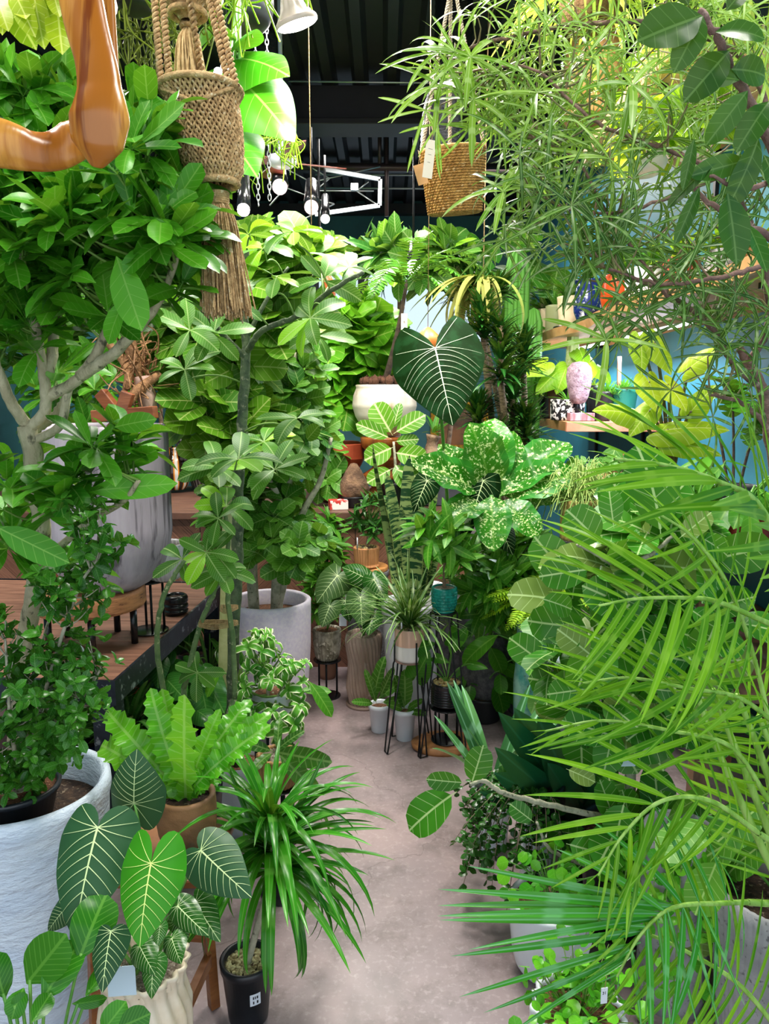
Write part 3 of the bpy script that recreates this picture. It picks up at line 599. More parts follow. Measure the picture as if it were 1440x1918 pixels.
# ---------------------------------------------------------------- leaf templates and leaf colours
R = np.random.default_rng
T_ell = [tm(.2, .6, .55, 8, 4, b_, .18, .01, pet=.08) for b_ in (.1, .5, .9)]
T_obo = [tm(.17, .85, .42, 8, 4, b_, .22, .008, pet=.1) for b_ in (-.1, .4, .9)]
T_round = [tm(.3, .6, .5, 8, 4, b_, .15, .01, pet=.14) for b_ in (.1, .5, .9)]
T_big = [tm(.3, .6, .5, 10, 6, b_, .14, .012, pet=.1) for b_ in (.2, .6)]
T_fid = [tm(.34, 1.0, .35, 10, 6, b_, .15, .04, pet=.06, wf=2) for b_ in (.2, .7)]
T_small = [tm(.27, .6, .55, 4, 2, b_, .25) for b_ in (.1, .6)]
T_lan = [tm(.12, .55, .9, 8, 2, b_, .2) for b_ in (.2, .8)]
T_thin = [tm(.042, .4, .6, 8, 2, b_, .15) for b_ in (.3, .9, 1.4)]
T_strap = [tm(.045, .22, .7, 12, 2, b_, .3) for b_ in (.9, 1.5, 2.1)]
T_spid = [tm(.02, .2, .8, 14, 2, b_, .3) for b_ in (1.2, 1.9, 2.6)]
T_rib = [tm(.05, .3, .75, 8, 2, b_, .35) for b_ in (.3, .8)]
T_palm = [tm(.038, .35, .8, 8, 2, b_, .3) for b_ in (.2, .6, 1.0)]
T_snake = [tm(.055, .15, .35, 12, 4, b_, .35, twist=.5) for b_ in (-.05, .15)]
T_nest = [tm(.12, .4, .5, 22, 4, b_, .2, .03, zig=.13, wf=4) for b_ in (.4, .9, 1.3)]
T_diff = [tm(.26, .7, .75, 12, 6, b_, .22, .02, pet=.05) for b_ in (.3, .9)]
T_hrt = [heart(.42, .28, b_, .12) for b_ in (.4, .8)]
T_pin = [tm(.13, .5, .8, 4, 2, .3, .15)]
T_yuc = [tm(.08, .35, .6, 12, 4, b_, .3) for b_ in (.1, .5)]
def lobed(n=5, w=.42, bend=.5, deep=.5, nn=30):
    """deeply cut blade, fingers out of a broad middle"""
    V, F, U = tm(w, .45, .6, nn, 6, bend, .1, .01)
    V = V.reshape(nn + 1, 7, 3).copy(); U = U.reshape(nn + 1, 7, 2).copy(); t = np.linspace(0, 1, nn + 1)
    c = 1 - deep * (np.cos(t * n * 2 * PI) > .55) * (t > .08) * (t < .93)
    mid = V[:, 3:4].copy(); V = mid + (V - mid) * c[:, None, None]; sh = (np.abs(np.linspace(-1, 1, 7))[None, :] * w * .5 * (1 + 0 * t[:, None])); V[:, :, 1] += sh * .6 * np.sin(PI * t)[:, None]; U[:, :, 0] *= c[:, None]
    return V.reshape(-1, 3), F, U.reshape(-1, 2)
T_mon = [lobed(6, .45, b_, .62, 36) for b_ in (.4, .9)]
T_lob = [lobed(4, .4, b_, .6, 24) for b_ in (.3, .8)]

m_scheff = LM('scheff', '#2c7a1a', '#5fb52e', '#a9d96a', N=7, k=.9, vw=.05, mid=.012, rough=.36, tr=.25, vs=.35)
m_ficus = LM('ficus', '#2f7424', '#5c9c36', '#b5d880', N=8, k=.6, vw=.06, rough=.42, vs=.6)
m_alt = LM('altissima', '#468a24', '#78b434', '#d8e88a', lk=.66, N=7, k=.7, vw=.06, rough=.42, vs=.6)
m_fid = LM('fiddle', '#4c9a26', '#7cc236', '#c4e070', N=6, k=.6, vw=.05, rough=.35, vs=.6)
m_pach = LM('pachira', '#33702a', '#5c9c38', '#bcd98a', N=14, k=.8, vw=.07, rough=.42, vs=.6, c3='#8fd42c')
m_murr = LM('murraya', '#23601f', '#43882e', '#8fc070', N=6, vs=.3, rough=.25, tr=.2)
m_glor = LM('gloriosum', '#254f3c', '#356450', rough=.45, tr=.12)
m_glor2 = LM('gloriosum_new', '#3d9a26', '#3d9a26', rough=.38, tr=.2)
m_vein = PM('vein_pale', '#c4dc9c', rough=.5); m_vein2 = PM('vein_bright', '#d0e880', rough=.5)
m_nest = LM('nest_fern', '#3f9a26', '#74c63a', '#bfe28a', N=20, k=.3, vw=.1, rough=.22, vs=.3, mid=.014)
m_drac = LM('dracaena', '#1f6a1c', '#3f9a2a', '#8fc860', N=1, vs=.3, mid=.006, rough=.25, tr=.2)
m_euch = LM('eucharis', '#236a20', '#3a8a26', '#7fc04a', N=9, k=1.8, vw=.12, vs=.35, rough=.25, tr=.2)
m_dark = LM('dark_green', '#1c4a24', '#2f6a30', '#7fae5a', N=8, k=.7, vs=.35, rough=.25, tr=.15)
m_mid = LM('mid_green', '#2f7a22', '#579f32', '#9fcf5c', N=8, k=.7, vs=.4, rough=.35)
m_lime = LM('lime', '#86c42c', '#b4e03a', '#e0f07a', lk=.7, N=8, vs=.5, rough=.4, tr=.4)
m_yel = LM('yellow_leaf', '#b8d83a', '#dce84a', '#eef490', N=8, vs=.5, rough=.4, tr=.4)
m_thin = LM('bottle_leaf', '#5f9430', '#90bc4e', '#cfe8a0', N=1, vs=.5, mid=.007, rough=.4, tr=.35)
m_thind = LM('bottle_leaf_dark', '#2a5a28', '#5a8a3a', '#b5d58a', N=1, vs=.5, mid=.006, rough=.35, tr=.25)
m_palm = LM('palm', '#3f8c18', '#8ccc2e', '#b4e45a', lk=.75, N=1, vs=.35, mid=.006, rough=.3, tr=.35)
m_palmb = LM('palm_blue', '#2f9030', '#58b048', '#a0dcb0', N=1, vs=.35, mid=.006, rough=.22, tr=.25)
m_snake = LM('snake', '#9ab488', '#a8c098', rough=.35, tr=.05, blotch='#22482c', bl=(.47, .53), bs=34, bx=.2, edge=('#8a9a5a', .054))
m_diff = LM('dieff', '#226e1c', '#368c28', '#a0d060', N=9, k=.8, vs=.3, rough=.25, blotch='#d4e8a0', bl=(.54, .6), bs=26, edge=('#2a7a26', .23))
m_var = LM('variegated', '#4a9a3a', '#6fb84a', rough=.35, edge=('#e8f0c0', .2))
m_cal = LM('long_wavy', '#2f6a2c', '#4c8c38', '#a0c870', N=10, k=.6, vw=.12, vs=.5, rough=.3)
m_fern = LM('fern', '#8cc82c', '#b4dc3c', rough=.5, tr=.4)
m_fernd = LM('fern_dark', '#2a6a24', '#4a8a30', rough=.4)
m_dry = LM('dry_leaf', '#a89468', '#8a9a5a', rough=.7, tr=.3)
m_stem = PM('stem_green', '#4c8a34', '#6aa040', 20, .45); m_stemp = PM('stem_pale', '#b8d08c', '#a0c070', 20, .5); m_stemd = PM('stem_dark', '#2c4a28', '#3c5a30', 20, .5)

def HL(mb, tms, heroes, rng, nh=V3(0, -1, .35), tip=True, **k):
    """leaves laid from base to tip, each (px, py, D, px, py, D[, width[, normal]])"""
    for h in heroes:
        a, b_ = A(*h[:3]), A(*h[3:6]); n_ = h[7] if len(h) > 7 else nh + rng.normal(0, .15, 3)
        mb.inst(tms, [a], [b_ - a], [n_], [np.linalg.norm(b_ - a) * 1.05], rng, h[6] if len(h) > 6 else 1., **k)
    return mb
def ptag(label, p, w=.03, h=.06, rz=0., writing=(), m=None, tilt=0, root=None):
    """hanging paper price tag"""
    base = np.array(p, float); r_ = thing('price_tag', label, 'tag', base); c, s_ = math.cos(rz), math.sin(rz)
    M3 = np.array([[c, -s_ * 0, 0], [s_, c, 0], [0, 0, 1]]) @ np.array([[math.cos(tilt), 0, math.sin(tilt)], [0, 1, 0], [-math.sin(tilt), 0, math.cos(tilt)]])
    MB().box(base + V3(-w / 2, -.0006, -h), base + V3(w / 2, .0006, 0), piv=base, M=M3).build('card', m or PM('tag_paper', '#e8ded0', rough=.7), r_, smooth=False)
    MB().tube([base + V3(0, 0, -.004), base + V3(.004, .003, .02), base + V3(0, .006, .04)], .0008, 5).build('string', twine, r_)
    for tx, sz, dx, dz in writing:
        cu = bpy.data.curves.new('lettering', 'FONT'); cu.body = tx; cu.size = sz; cu.align_x = 'CENTER'; cu.extrude = .0002; o = bpy.data.objects.new('lettering', cu); C.objects.link(o); bpy.context.view_layer.update(); me = bpy.data.meshes.new_from_object(o.evaluated_get(bpy.context.evaluated_depsgraph_get())); bpy.data.objects.remove(o); o = bpy.data.objects.new('lettering', me); C.objects.link(o); o.parent = r_
        v = M3 @ V3(dx, -.0012, -dz); o.location = tuple(v); o.rotation_euler = (PI / 2, tilt, rz); me.materials.clear(); me.materials.append(blackp)
    return r_

# ---------------------------------------------------------------- big white pot bottom left and what stands in it
wp, wtop, wr_ = potted('white_planter', 'large white planter with brushed texture at the lower left corner', 42, 1468, 1905, 1.66, 296, [(0, .8), (.04, .83), (.5, .92), (.93, 1), (.96, 1.03), (1, 1.02)], white_tex, 'pot', th=.022, soil=soil, sd=.13, n=64)
# small-leaved shrub in a nursery pot inside it
cpos = A(28, 1485, 1.62); rt = thing('potted_shrub', 'bushy shrub of tiny glossy leaves in a black nursery pot, set in the white planter', 'plant', V3(cpos[0], cpos[1], wtop[2] + .005))
tp = pot(rt, V3(cpos[0], cpos[1], wtop[2] + .005), cpos[2] + .02, .1, 'nurse', blackp, soil=chip, sd=.15)
rng = R(11); skp = [PL([(40, 1490, 1.62), (75, 1330, 1.55), (140, 1120, 1.5), (180, 1050, 1.5)]), PL([(45, 1490, 1.62), (50, 1320, 1.6), (100, 1130, 1.6)]), PL([(40, 1490, 1.62), (20, 1350, 1.5), (10, 1200, 1.5)]), PL([(45, 1490, 1.62), (110, 1390, 1.55), (190, 1250, 1.5)]), PL([(35, 1490, 1.62), (-20, 1400, 1.5), (-30, 1250, 1.5)])]
br = MB(); sk = []
for p in skp: q = smooth(p, 10); br.tube(q, [.006, .0025], 6); sk.append(q)
sk = np.vstack(sk)
P, N = ellipsoids(rng, [(60, 1380, 1.55, 75, 75, .09, 42), (80, 1270, 1.52, 80, 60, .1, 40), (150, 1250, 1.5, 50, 60, .05, 12), (120, 1120, 1.5, 55, 45, .06, 14), (165, 1120, 1.5, 40, 40, .05, 6), (5, 1190, 1.5, 40, 50, .06, 10), (170, 1000, 1.5, 30, 60, .05, 16), (150, 1350, 1.48, 30, 50, .06, 10), (30, 1465, 1.56, 55, 30, .05, 18)])
twigs(br, P, sk, rng, .001)
mb = MB(); q = np.repeat(P, 3, 0) + rng.normal(0, .018, (len(P) * 3, 3)); whorls(mb, q, np.repeat(N, 3, 0) + UP * .5, T_small, 4, (.02, .036), rng, (30, 85)); mb.build('foliage', m_murr, rt); br.build('branches', bark_ash, rt)

# ---------------------------------------------------------------- tree with dense glossy leaves, left
tb_ = A(35, 1330, 2.07); rt = thing('leafy_tree', 'tall tree with pale forked trunk and dense glossy leaves filling the upper left', 'tree', V3(tb_[0], 2.06, 0))
pot(rt, V3(tb_[0], 2.06, 0), .32, .13, 'cyl', blackp, soil=chip)
tk = MB(); sk = []
def trunk(pts, r, n=10, mb=None, jag=0, rng=R(5)):
    q = smooth(PL(pts), 8)
    if jag: q[1:-1] += rng.normal(0, jag, q[1:-1].shape)
    (mb or tk).tube(q, r, n); sk.append(q); return q
trunk([(30, 1400, 2.06), (40, 1250, 1.95), (62, 1130, 1.85), (78, 1000, 1.75), (68, 900, 1.7), (52, 800, 1.7)], [.024, .024, .021, .022], jag=.0015)
for a_ in ([(52, 805, 1.7), (85, 760, 1.68), (72, 640, 1.65), (40, 500, 1.62), (20, 380, 1.6)], [(85, 745, 1.68), (150, 705, 1.66), (205, 610, 1.62), (230, 480, 1.6), (250, 360, 1.55)], [(90, 700, 1.67), (105, 600, 1.7), (95, 450, 1.7), (100, 330, 1.65)],
           [(150, 705, 1.66), (220, 655, 1.6), (300, 560, 1.55), (340, 450, 1.5)], [(50, 800, 1.7), (10, 730, 1.65), (-30, 600, 1.6), (-40, 460, 1.6)], [(55, 810, 1.7), (100, 780, 1.75), (120, 745, 1.75)]):
    trunk(a_, [.014, .012, .009, .005], 8, jag=.001)
trunk([(60, 1060, 1.8), (110, 1025, 1.75), (170, 975, 1.7), (230, 940, 1.62), (260, 900, 1.6)], [.012, .008, .005], 8); trunk([(52, 830, 1.7), (110, 800, 1.68), (125, 742, 1.68), (130, 715, 1.68)], [.011, .01, .009], 8)
sk = np.vstack(sk); rng = R(21)
P, N = ellipsoids(rng, [(60, 215, 1.62, 100, 40, .1, 18), (245, 265, 1.6, 45, 45, .1, 9), (45, 350, 1.6, 120, 90, .16, 34), (165, 390, 1.6, 110, 75, .2, 34), (285, 345, 1.5, 75, 90, .18, 20), (60, 490, 1.62, 110, 80, .2, 24), (230, 480, 1.55, 120, 70, .22, 28), (300, 440, 1.5, 65, 60, .12, 12), (190, 560, 1.6, 110, 45, .12, 12), (20, 620, 1.6, 50, 60, .1, 7), (305, 520, 1.6, 55, 45, .1, 7), (90, 680, 1.7, 70, 30, .1, 4)])
br = MB(); twigs(br, P, sk, rng, .0022)
mb = whorls(MB(), P, N * .7 + UP * .8 + V3(0, -.25, 0), T_obo, 8, (.085, .13), rng, (25, 80)); HL(mb, T_ell, [(218, 480, 1.4, 262, 612, 1.38, 1.1), (235, 560, 1.4, 190, 640, 1.4), (180, 530, 1.4, 120, 500, 1.4)], rng)
P2, N2 = ellipsoids(rng, [(180, 850, 1.66, 80, 45, .08, 9), (0, 900, 1.66, 35, 60, .06, 5), (155, 930, 1.62, 55, 35, .06, 6), (0, 1000, 1.7, 25, 40, .05, 3), (120, 1060, 1.7, 40, 40, .08, 3)])
twigs(br, P2, sk, rng, .002); whorls(mb, P2, N2 * .6 + UP * .7, T_obo, 7, (.085, .135), rng, (35, 90))
HL(mb, T_ell, [(-10, 985, 1.3, 122, 1052, 1.3, .9), (215, 800, 1.55, 275, 785, 1.5), (150, 1000, 1.6, 60, 905, 1.6, .8), (160, 920, 1.6, 320, 905, 1.6, .7), (155, 900, 1.6, 75, 900, 1.55, .8)], rng)
mb.build('foliage', m_scheff, rt); tk.build('trunk', bark_pale, rt); br.build('twigs', twig_g, rt)

# ---------------------------------------------------------------- grey barrel pot on its round stool
zp = A(190, 1100, 2.6)[2]; cs = A(168, 1105, 2.6); st = thing('round_stool', 'round stool with thick bark-edged wooden slab on black metal legs, on the table', 'stool', V3(cs[0], 2.6, .6))
slab = wood('slab_side', '#c98a58', '#8a5a38', (1, 1, 5), 9, .6, c3='#5a3a28'); disc(mb := MB(), V3(cs[0], 2.6, zp - .07), .192, .07, 48, wob=.003); mb.build('seat', slab, st, smooth=False, bevel=.003)
for k in range(5):
    a_ = -1.2 + k * 2 * PI / 5; MB().tube([V3(cs[0] + .15 * math.cos(a_), 2.6 + .15 * math.sin(a_), .602), V3(cs[0] + .15 * math.cos(a_), 2.6 + .15 * math.sin(a_), zp - .07)], .0125, 14).build('leg', blackg, st)
weath = PM('weathered_grey', '#bab2bc', '#948c96', 7, .75, st=(1, 1, .12), bump=.5, c3='#5a545c', s3=14, bscale=30)
gp, gt, gr_ = potted('barrel_pot', 'big weathered grey barrel pot streaked like old wood, on the round stool', 192, 800, 1100, 2.6, 232, [(0, .45), (.02, .56), (.07, .72), (.15, .86), (.25, .95), (.36, 1), (1, 1)], weath, 'pot', th=.03, soil=soil, n=60, sd=.08)
# driftwood mount with roots on top
rng = R(3); rt = thing('driftwood_mount', 'tangled driftwood with hanging roots on crossed red-brown wooden bars, above the barrel pot', 'driftwood', gt + V3(.05, 0, 0)); rw = wood('red_bar', '#9a5a36', '#7a4226', (1, 1, 6), 5, .45)
for a_, b_ in (((188, 735, 2.52), (232, 790, 2.5)), ((240, 735, 2.47), (222, 790, 2.47)), ((175, 780, 2.5), (292, 772, 2.45))):
    MB().beam(A(*a_), A(*b_), .032, .04).build('bar', rw, rt, smooth=False, bevel=.003)
MB().beam(A(225, 785, 2.5), gt + V3(.0, 0, 0), .03, .03).build('bar', rw, rt, smooth=False)
mb = MB(); c0 = A(255, 690, 2.6)
for k in range(70):
    p0 = c0 + rng.normal(0, .035, 3) * V3(1, .7, 1.6); p2 = p0 + rng.normal(0, .07, 3) + V3(0, 0, rng.choice([-.12, .03, .1])); mb.tube(smooth([p0, (p0 + p2) / 2 + rng.normal(0, .03, 3), p2], 5), [.004 * rng.uniform(.4, 1.4), .0015], 5)
for q in ([(225, 600, 2.6), (250, 660, 2.6), (270, 740, 2.6)], [(200, 640, 2.6), (240, 690, 2.6), (232, 740, 2.55)], [(300, 700, 2.6), (255, 735, 2.55), (230, 778, 2.5)], [(230, 560, 2.6), (240, 640, 2.6), (250, 700, 2.6)]): mb.tube(smooth(PL(q), 6), [.012, .02, .008], 8)
mb.build('roots', PM('root_wood', '#a87c52', '#7a5636', 18, .8, bump=.8), rt); mb = MB(); mb.tube(smooth(PL([(268, 705, 2.6), (275, 745, 2.6), (285, 780, 2.6)]), 5), [.028, .035, .02], 12); mb.build('pale_stump', PM('stump', '#c8a898', '#a8887a', 12, .7), rt)

# things on the table behind
fl_w = PM('fluted_white', '#dcdadd', '#c4c2c6', 10, .4); 
def wirestand(label, c, zt, r, rb=None, n=4, rr=.005, group=None, base=True, plate=.006, name='plant_stand'):
    """round base disc, slim rods, round top plate"""
    s_ = thing(name, label, 'plant stand', c, group); rb = rb or r * .95
    if base: disc(mb := MB(), np.array(c, float), rb, .005); mb.build('base_plate', blackg, s_)
    for k in range(n):
        a_ = .5 + k * 2 * PI / n; q0 = V3(c[0] + r * .75 * math.cos(a_), c[1] + r * .75 * math.sin(a_), c[2] + (.004 if base else 0)); q1 = V3(q0[0], q0[1], zt - plate); MB().tube([q0, q1], rr, 8).build('rod', black_metal, s_)
    disc(mb := MB(), V3(c[0], c[1], zt - plate), r, plate); mb.build('top_plate', blackg, s_); return s_
a_ = A(266, 1189, 2.75); a_[2] = .6; b_ = A(308, 1087, 2.75)
wirestand('black metal stand with round base on the table, holding a white fluted pot', V3(a_[0] + .03, 2.75, .602), A(300, 1085, 2.75)[2], .075)
fp, t_, r_ = potted('fluted_pot', 'white vertically fluted pot on the black stand beside the barrel pot', 306, 1018, 1085, 2.75, 84, 'round', fl_w, 'pot', flute=26, amp=.005, soil=gravel, n=104); fp.location[0] += 0
sp_ = potted('fluted_pot', 'pale grey fluted pot on the table top, between the stool and the black stand', 240, 1120, 1150, 3.12, 62, 'round', fl_w, 'pot', flute=26, amp=.004, soil=gravel, n=78)[0]; sp_.location[2] = .6015
kp, t_, r_ = potted('stacked_ring_pot', 'small black glazed pot with stacked rings at the far end of the table', 328, 1112, 1146, 2.98, 46, [(0, .8), (.1, .95), (.2, 1), (.3, .86), (.36, 1), (.5, 1), (.6, .86), (.66, 1), (.9, 1), (1, .9)], blackg, 'pot', soil=soil)
kp.location[2] = .602
tpb = TP(1.15, .9, .602); bb = thing('bamboo_pot', 'pale bamboo cane pot with gravel on the left of the table', 'pot', tpb); pot(bb, tpb, .602 + .14, .05, 'cyl', PM('bamboo', '#c8a878', '#a88a5a', 6, .6, st=(6, 6, .3), bump=.5), flute=24, amp=.004, soil=gravel)

# striped vases standing on the counter, left end
m, nt = _new('amber_stripes'); L = nt.links.new; b = nd(nt, 'ShaderNodeBsdfPrincipled'); o = nd(nt, 'ShaderNodeOutputMaterial'); L(b.outputs[0], o.inputs[0]); b.inputs['Roughness'].default_value = .12
uv = nd(nt, 'ShaderNodeUVMap'); sp = nd(nt, 'ShaderNodeSeparateXYZ'); L(uv.outputs[0], sp.inputs[0]); wv = mth(nt, 'SINE', mth(nt, 'MULTIPLY', sp.outputs[0], 2 * PI * 9)); c = mix(nt, ramp(nt, wv, -.3, .1), srgb('#2a1c14'), srgb('#d8872c')); c = mix(nt, ramp(nt, wv, .5, .7), c, srgb('#d8d4cc')); L(c, b.inputs[0]); amber = m
def onto(root, z):  root.location[2] = z
v1, t_, r_ = potted('striped_vase', 'amber, black and cream striped glazed vase with orange-red flowers', 326, 838, 916, 4.72, 58, [(0, .6), (.1, .8), (.4, 1), (.7, .95), (.85, .7), (.95, .62), (1, .72)], amber, 'vase', soil=soil, sd=.1)
rng = R(8); m_red = LM('flower_red', '#c8402a', '#e8784a', rough=.5); mb = MB()
for cpx in ((315, 818), (345, 822), (330, 808)):
    c_ = A(*cpx, 4.72); d = rdir(rng, 110, -20, 90); mb.inst([tm(.09, .5, .5, 3, 2, .5, .2)], c_ + d * .012, d, UP, rng.uniform(.04, .075, 110), rng)
mb.build('flower', m_red, v1); MB().tube([t_, A(326, 825, 4.72)], .004, 6).build('stem', m_stem, v1)
scale_m = PM('pinecone_black', '#2c2a2c', '#3c3a3c', 12, .45)
v2, t_, r_ = potted('pinecone_pot', 'dark pinecone-scaled pot with feathery yellow-green plant', 368, 818, 878, 4.7, 62, 'bowl', scale_m, soil=soil)
mb = MB(); b0 = A(368, 878, 4.7); hh = t_[2] + .02 - b0[2]
for i in range(7):
    for j in range(18):
        f = (i + .4) / 7; rr = r_ * np.interp(f, [0, .2, .4, .7, 1], [.6, .82, .98, 1.06, .95]); a_ = (j + .5 * (i % 2)) / 18 * 2 * PI; mb.ball(V3(A(368, 840, 4.7)[0] + rr * math.cos(a_), 4.7 + rr * math.sin(a_), b0[2] + f * hh), .016, 6, (1, 1, .9))
mb.build('scales', scale_m, v2)
mb = MB(); c0 = V3(t_[0], t_[1], t_[2])
for k in range(17):
    a_ = rng.uniform(0, 6.3); h_ = rng.uniform(.35, .58); e = c0 + V3(math.cos(a_) * .14 * rng.uniform(.3, 1), math.sin(a_) * .12, h_); frond(mb, [c0, (c0 + e) / 2 + V3(0, 0, .04), e], T_pin, 16, .065, (70, 50), rng, droop=.0, r=.002, N0=V3(0, -1, .2))
mb.build('foliage', m_fern, v2)
m, nt = _new('grey_stripes'); L = nt.links.new; b = nd(nt, 'ShaderNodeBsdfPrincipled'); o = nd(nt, 'ShaderNodeOutputMaterial'); L(b.outputs[0], o.inputs[0]); b.inputs['Roughness'].default_value = .4
uv = nd(nt, 'ShaderNodeUVMap'); sp = nd(nt, 'ShaderNodeSeparateXYZ'); L(uv.outputs[0], sp.inputs[0]); wv = mth(nt, 'SINE', mth(nt, 'MULTIPLY', sp.outputs[0], 2 * PI * 28)); L(mix(nt, ramp(nt, wv, -.2, .2), srgb('#5a5450'), srgb('#cfc6ba')), b.inputs[0]); gstripe = m
v3_, t_, r_ = potted('tall_striped_vase', 'tall vase with fine grey and cream vertical stripes, behind the pinecone pot', 378, 705, 913, 4.92, 84, [(0, .6), (.1, .75), (.3, 1), (1, 1)], gstripe, 'vase', soil=soil, sd=.05)
cb_, t_, r_ = potted('copper_bowl', 'copper bowl with curling side handles, right of the pinecone pot', 412, 812, 918, 4.65, 40, [(0, .5), (.1, .3), (.4, .2), (.55, .5), (.75, .95), (1, 1)], PM('copper', '#b0663c', '#8a4a2c', 6, .35, .5), 'bowl')
for s_ in (-1, 1): mb = MB(); mb.tube(smooth([t_ + V3(s_ * r_, 0, .0), t_ + V3(s_ * (r_ + .03), 0, .01), t_ + V3(s_ * (r_ + .02), 0, -.03), t_ + V3(s_ * r_ * .8, 0, -.04)], 5), .0045, 6); mb.build('handle', PM('copper2', '#b0663c', rough=.35, metal=.5), cb_)

# ---------------------------------------------------------------- veined philodendron in the cream vase
cv, t_, r_ = potted('potted_philodendron', 'philodendron with big dark heart-shaped white-veined leaves in a cream wavy fluted vase', 268, 1800, 1990, 1.3, 168, [(0, .62), (.03, .68), (.3, .95), (.55, .98), (.8, .84), (.93, .88), (1, .98)], cream, flute=18, amp=.012, n=108, twist=.02, soil=gravel, sd=.08)
zb = 0.0; rng = R(31); st_ = MB()
def hleaf(root, J, Tp, w, lobe, m, mv, bend=.4, nv=7, fold=.1, nh=None, my=.12, stemto=None, xl=.5, ms=None, vw=.012, name='leaf', stem=True, sr=.004, wave=0.0, **kk):
    a, b_ = A(*J), A(*Tp); sc = np.linalg.norm(b_ - a); nh = V3(0, -.8, .6) if nh is None else nh; e = nrm(b_ - a); nn = nrm(nh - e * np.dot(nh, e))
    B, Vn = veined_heart(w, lobe, bend, fold, nv=nv, vw=vw, my=my, xl=xl, wave=wave, **kk); ang = bend / 2; dr = e * math.cos(ang) + nn * math.sin(ang); nr_ = nn * math.cos(ang) - e * math.sin(ang); g_ = sc / (math.sin(bend / 2) * 2 / bend)
    mb = MB().inst([B], [a], [dr], [nr_], [g_], rng, 1., mi=0).inst([Vn], [a + nr_ * .0008], [dr], [nr_], [g_], rng, 1., mi=1); o = mb.build(name, [m, mv], root)
    if stem:
        c = stemto; q = bez(c, (a + c) / 2 + V3(0, .02, .12 * np.linalg.norm(a - c)) , a - nr_ * .002, 10); MB().tube(q, [sr, sr * .7], 7).build('petiole', ms or m_stem, o)
    return o
G = [((183, 1550, 1.28), (140, 1757, 1.18), .42, .24, m_glor, m_vein), ((283, 1617, 1.16), (262, 1775, 1.1), .44, .42, m_glor2, m_vein2), ((251, 1505, 1.42), (257, 1402, 1.44), .52, .55, m_glor, m_vein), ((376, 1593, 1.32), (472, 1682, 1.26), .40, .22, m_glor, m_vein),
     ((208, 1744, 1.16), (192, 1860, 1.1), .36, .13, m_glor, m_vein), ((262, 1772, 1.2), (291, 1826, 1.16), .45, .2, m_dark, m_vein), ((322, 1758, 1.22), (340, 1806, 1.18), .45, .25, m_dark, m_vein), ((288, 1797, 1.18), (284, 1872, 1.14), .38, .2, m_dark, m_vein),
     ((333, 1697, 1.26), (391, 1753, 1.22), .33, .2, m_dark, m_vein), ((366, 1690, 1.3), (413, 1765, 1.26), .36, .25, m_dark, m_vein), ((122, 1702, 1.32), (90, 1745, 1.32), .4, .2, m_glor, m_vein), ((300, 1735, 1.22), (295, 1775, 1.2), .4, .3, m_dark, m_vein), ((330, 1725, 1.28), (352, 1760, 1.28), .45, .3, m_dark, m_vein)]
for J, Tp, w_, lb_, m_, mv_ in G:
    o = hleaf(cv, J, Tp, w_, lb_, m_, mv_, stemto=t_ + V3(rng.uniform(-.03, .03), rng.uniform(-.02, .03), 0), wave=.012)
    if m_ is m_glor2: o['label'] = 'bright fresh green leaf'
def fix_floor(root):                       # floor-standing roots whose base the frame cuts: extend exactly to the floor
    pass
ptag('blank pale blue-white tag standing in the cream vase', A(226, 1810, 1.2), .05, .06, .1, m=PM('tag_blue', '#cfe4f2', rough=.6))
# eucharis-like plant at the corner
eb = V3(A(60, 1990, 1.12)[0], 1.12, 0); rt = thing('broadleaf_plant', 'leafy plant with ribbed pointed green leaves at the bottom left corner', 'plant', eb); tp = pot(rt, eb, .16, .09, 'nurse', blackp, soil=soil)
mb, sb = MB(), MB()
for a_, b_, w_ in (((50, 1843, 1.12), (118, 1757, 1.12), 1.35), ((78, 1876, 1.1), (143, 1765, 1.14), 1.1), ((148, 1798, 1.14), (192, 1678, 1.18), 1.4), ((45, 1850, 1.12), (15, 1905, 1.08), 1.6), ((160, 1865, 1.12), (208, 1800, 1.16), 1.0), ((135, 1880, 1.12), (195, 1878, 1.12), .8), ((10, 1870, 1.15), (-20, 1800, 1.15), 1.3), ((220, 1925, 1.08), (275, 1905, 1.08), 1.6), ((190, 1935, 1.08), (225, 1890, 1.08), 1.4), ((20, 1890, 1.1), (45, 1870, 1.1), 1.5), ((60, 1915, 1.05), (95, 1860, 1.1), 1.2)):
    HL(mb, T_ell, [(*a_, *b_, w_ * 1.25)], rng); p = A(*a_); sb.tube(bez(tp + rng.normal(0, .01, 3), (tp + p) / 2 + V3(0, 0, .05), p + nrm(A(*b_) - p) * .01, 8), .0028, 6)
mb.build('foliage', m_euch, rt); sb.build('stems', m_stem, rt)
# wooden stool and bird's nest fern
wst = thing('wooden_stool', 'small brown wooden stool under the bird nest fern', 'stool', (-.5, 1.53, 0)); wd_m = wood('stool_wood', '#9a6232', '#774522', (1, 1, 6), 6, .45); F_, R_ = V3(-.445, 1.43, 0), V3(A(401, 1885, 1.628)[0], 1.628, 0)
zs = .49; corners = [F_, R_, R_ + V3(-.2, .02, 0), F_ + V3(-.2, .02, 0)]; cc = sum(corners) / 4
for q in corners: MB().beam(q, q + (cc - q) * .12 + V3(0, 0, zs - .02), .024, .024).build('leg', wd_m, wst, smooth=False, bevel=.002)
for i in range(4): 
    for z_ in ((.2, ) if i % 2 else (.14, )): q, p = corners[i], corners[(i + 1) % 4]; MB().beam(q + (cc - q) * .05 + V3(0, 0, z_), p + (cc - p) * .05 + V3(0, 0, z_), .018, .03).build('stretcher', wd_m, wst, smooth=False)
MB().box((-.64, 1.42, zs - .02), (-.36, 1.66, zs)).build('seat', wd_m, wst, smooth=False, bevel=.004)
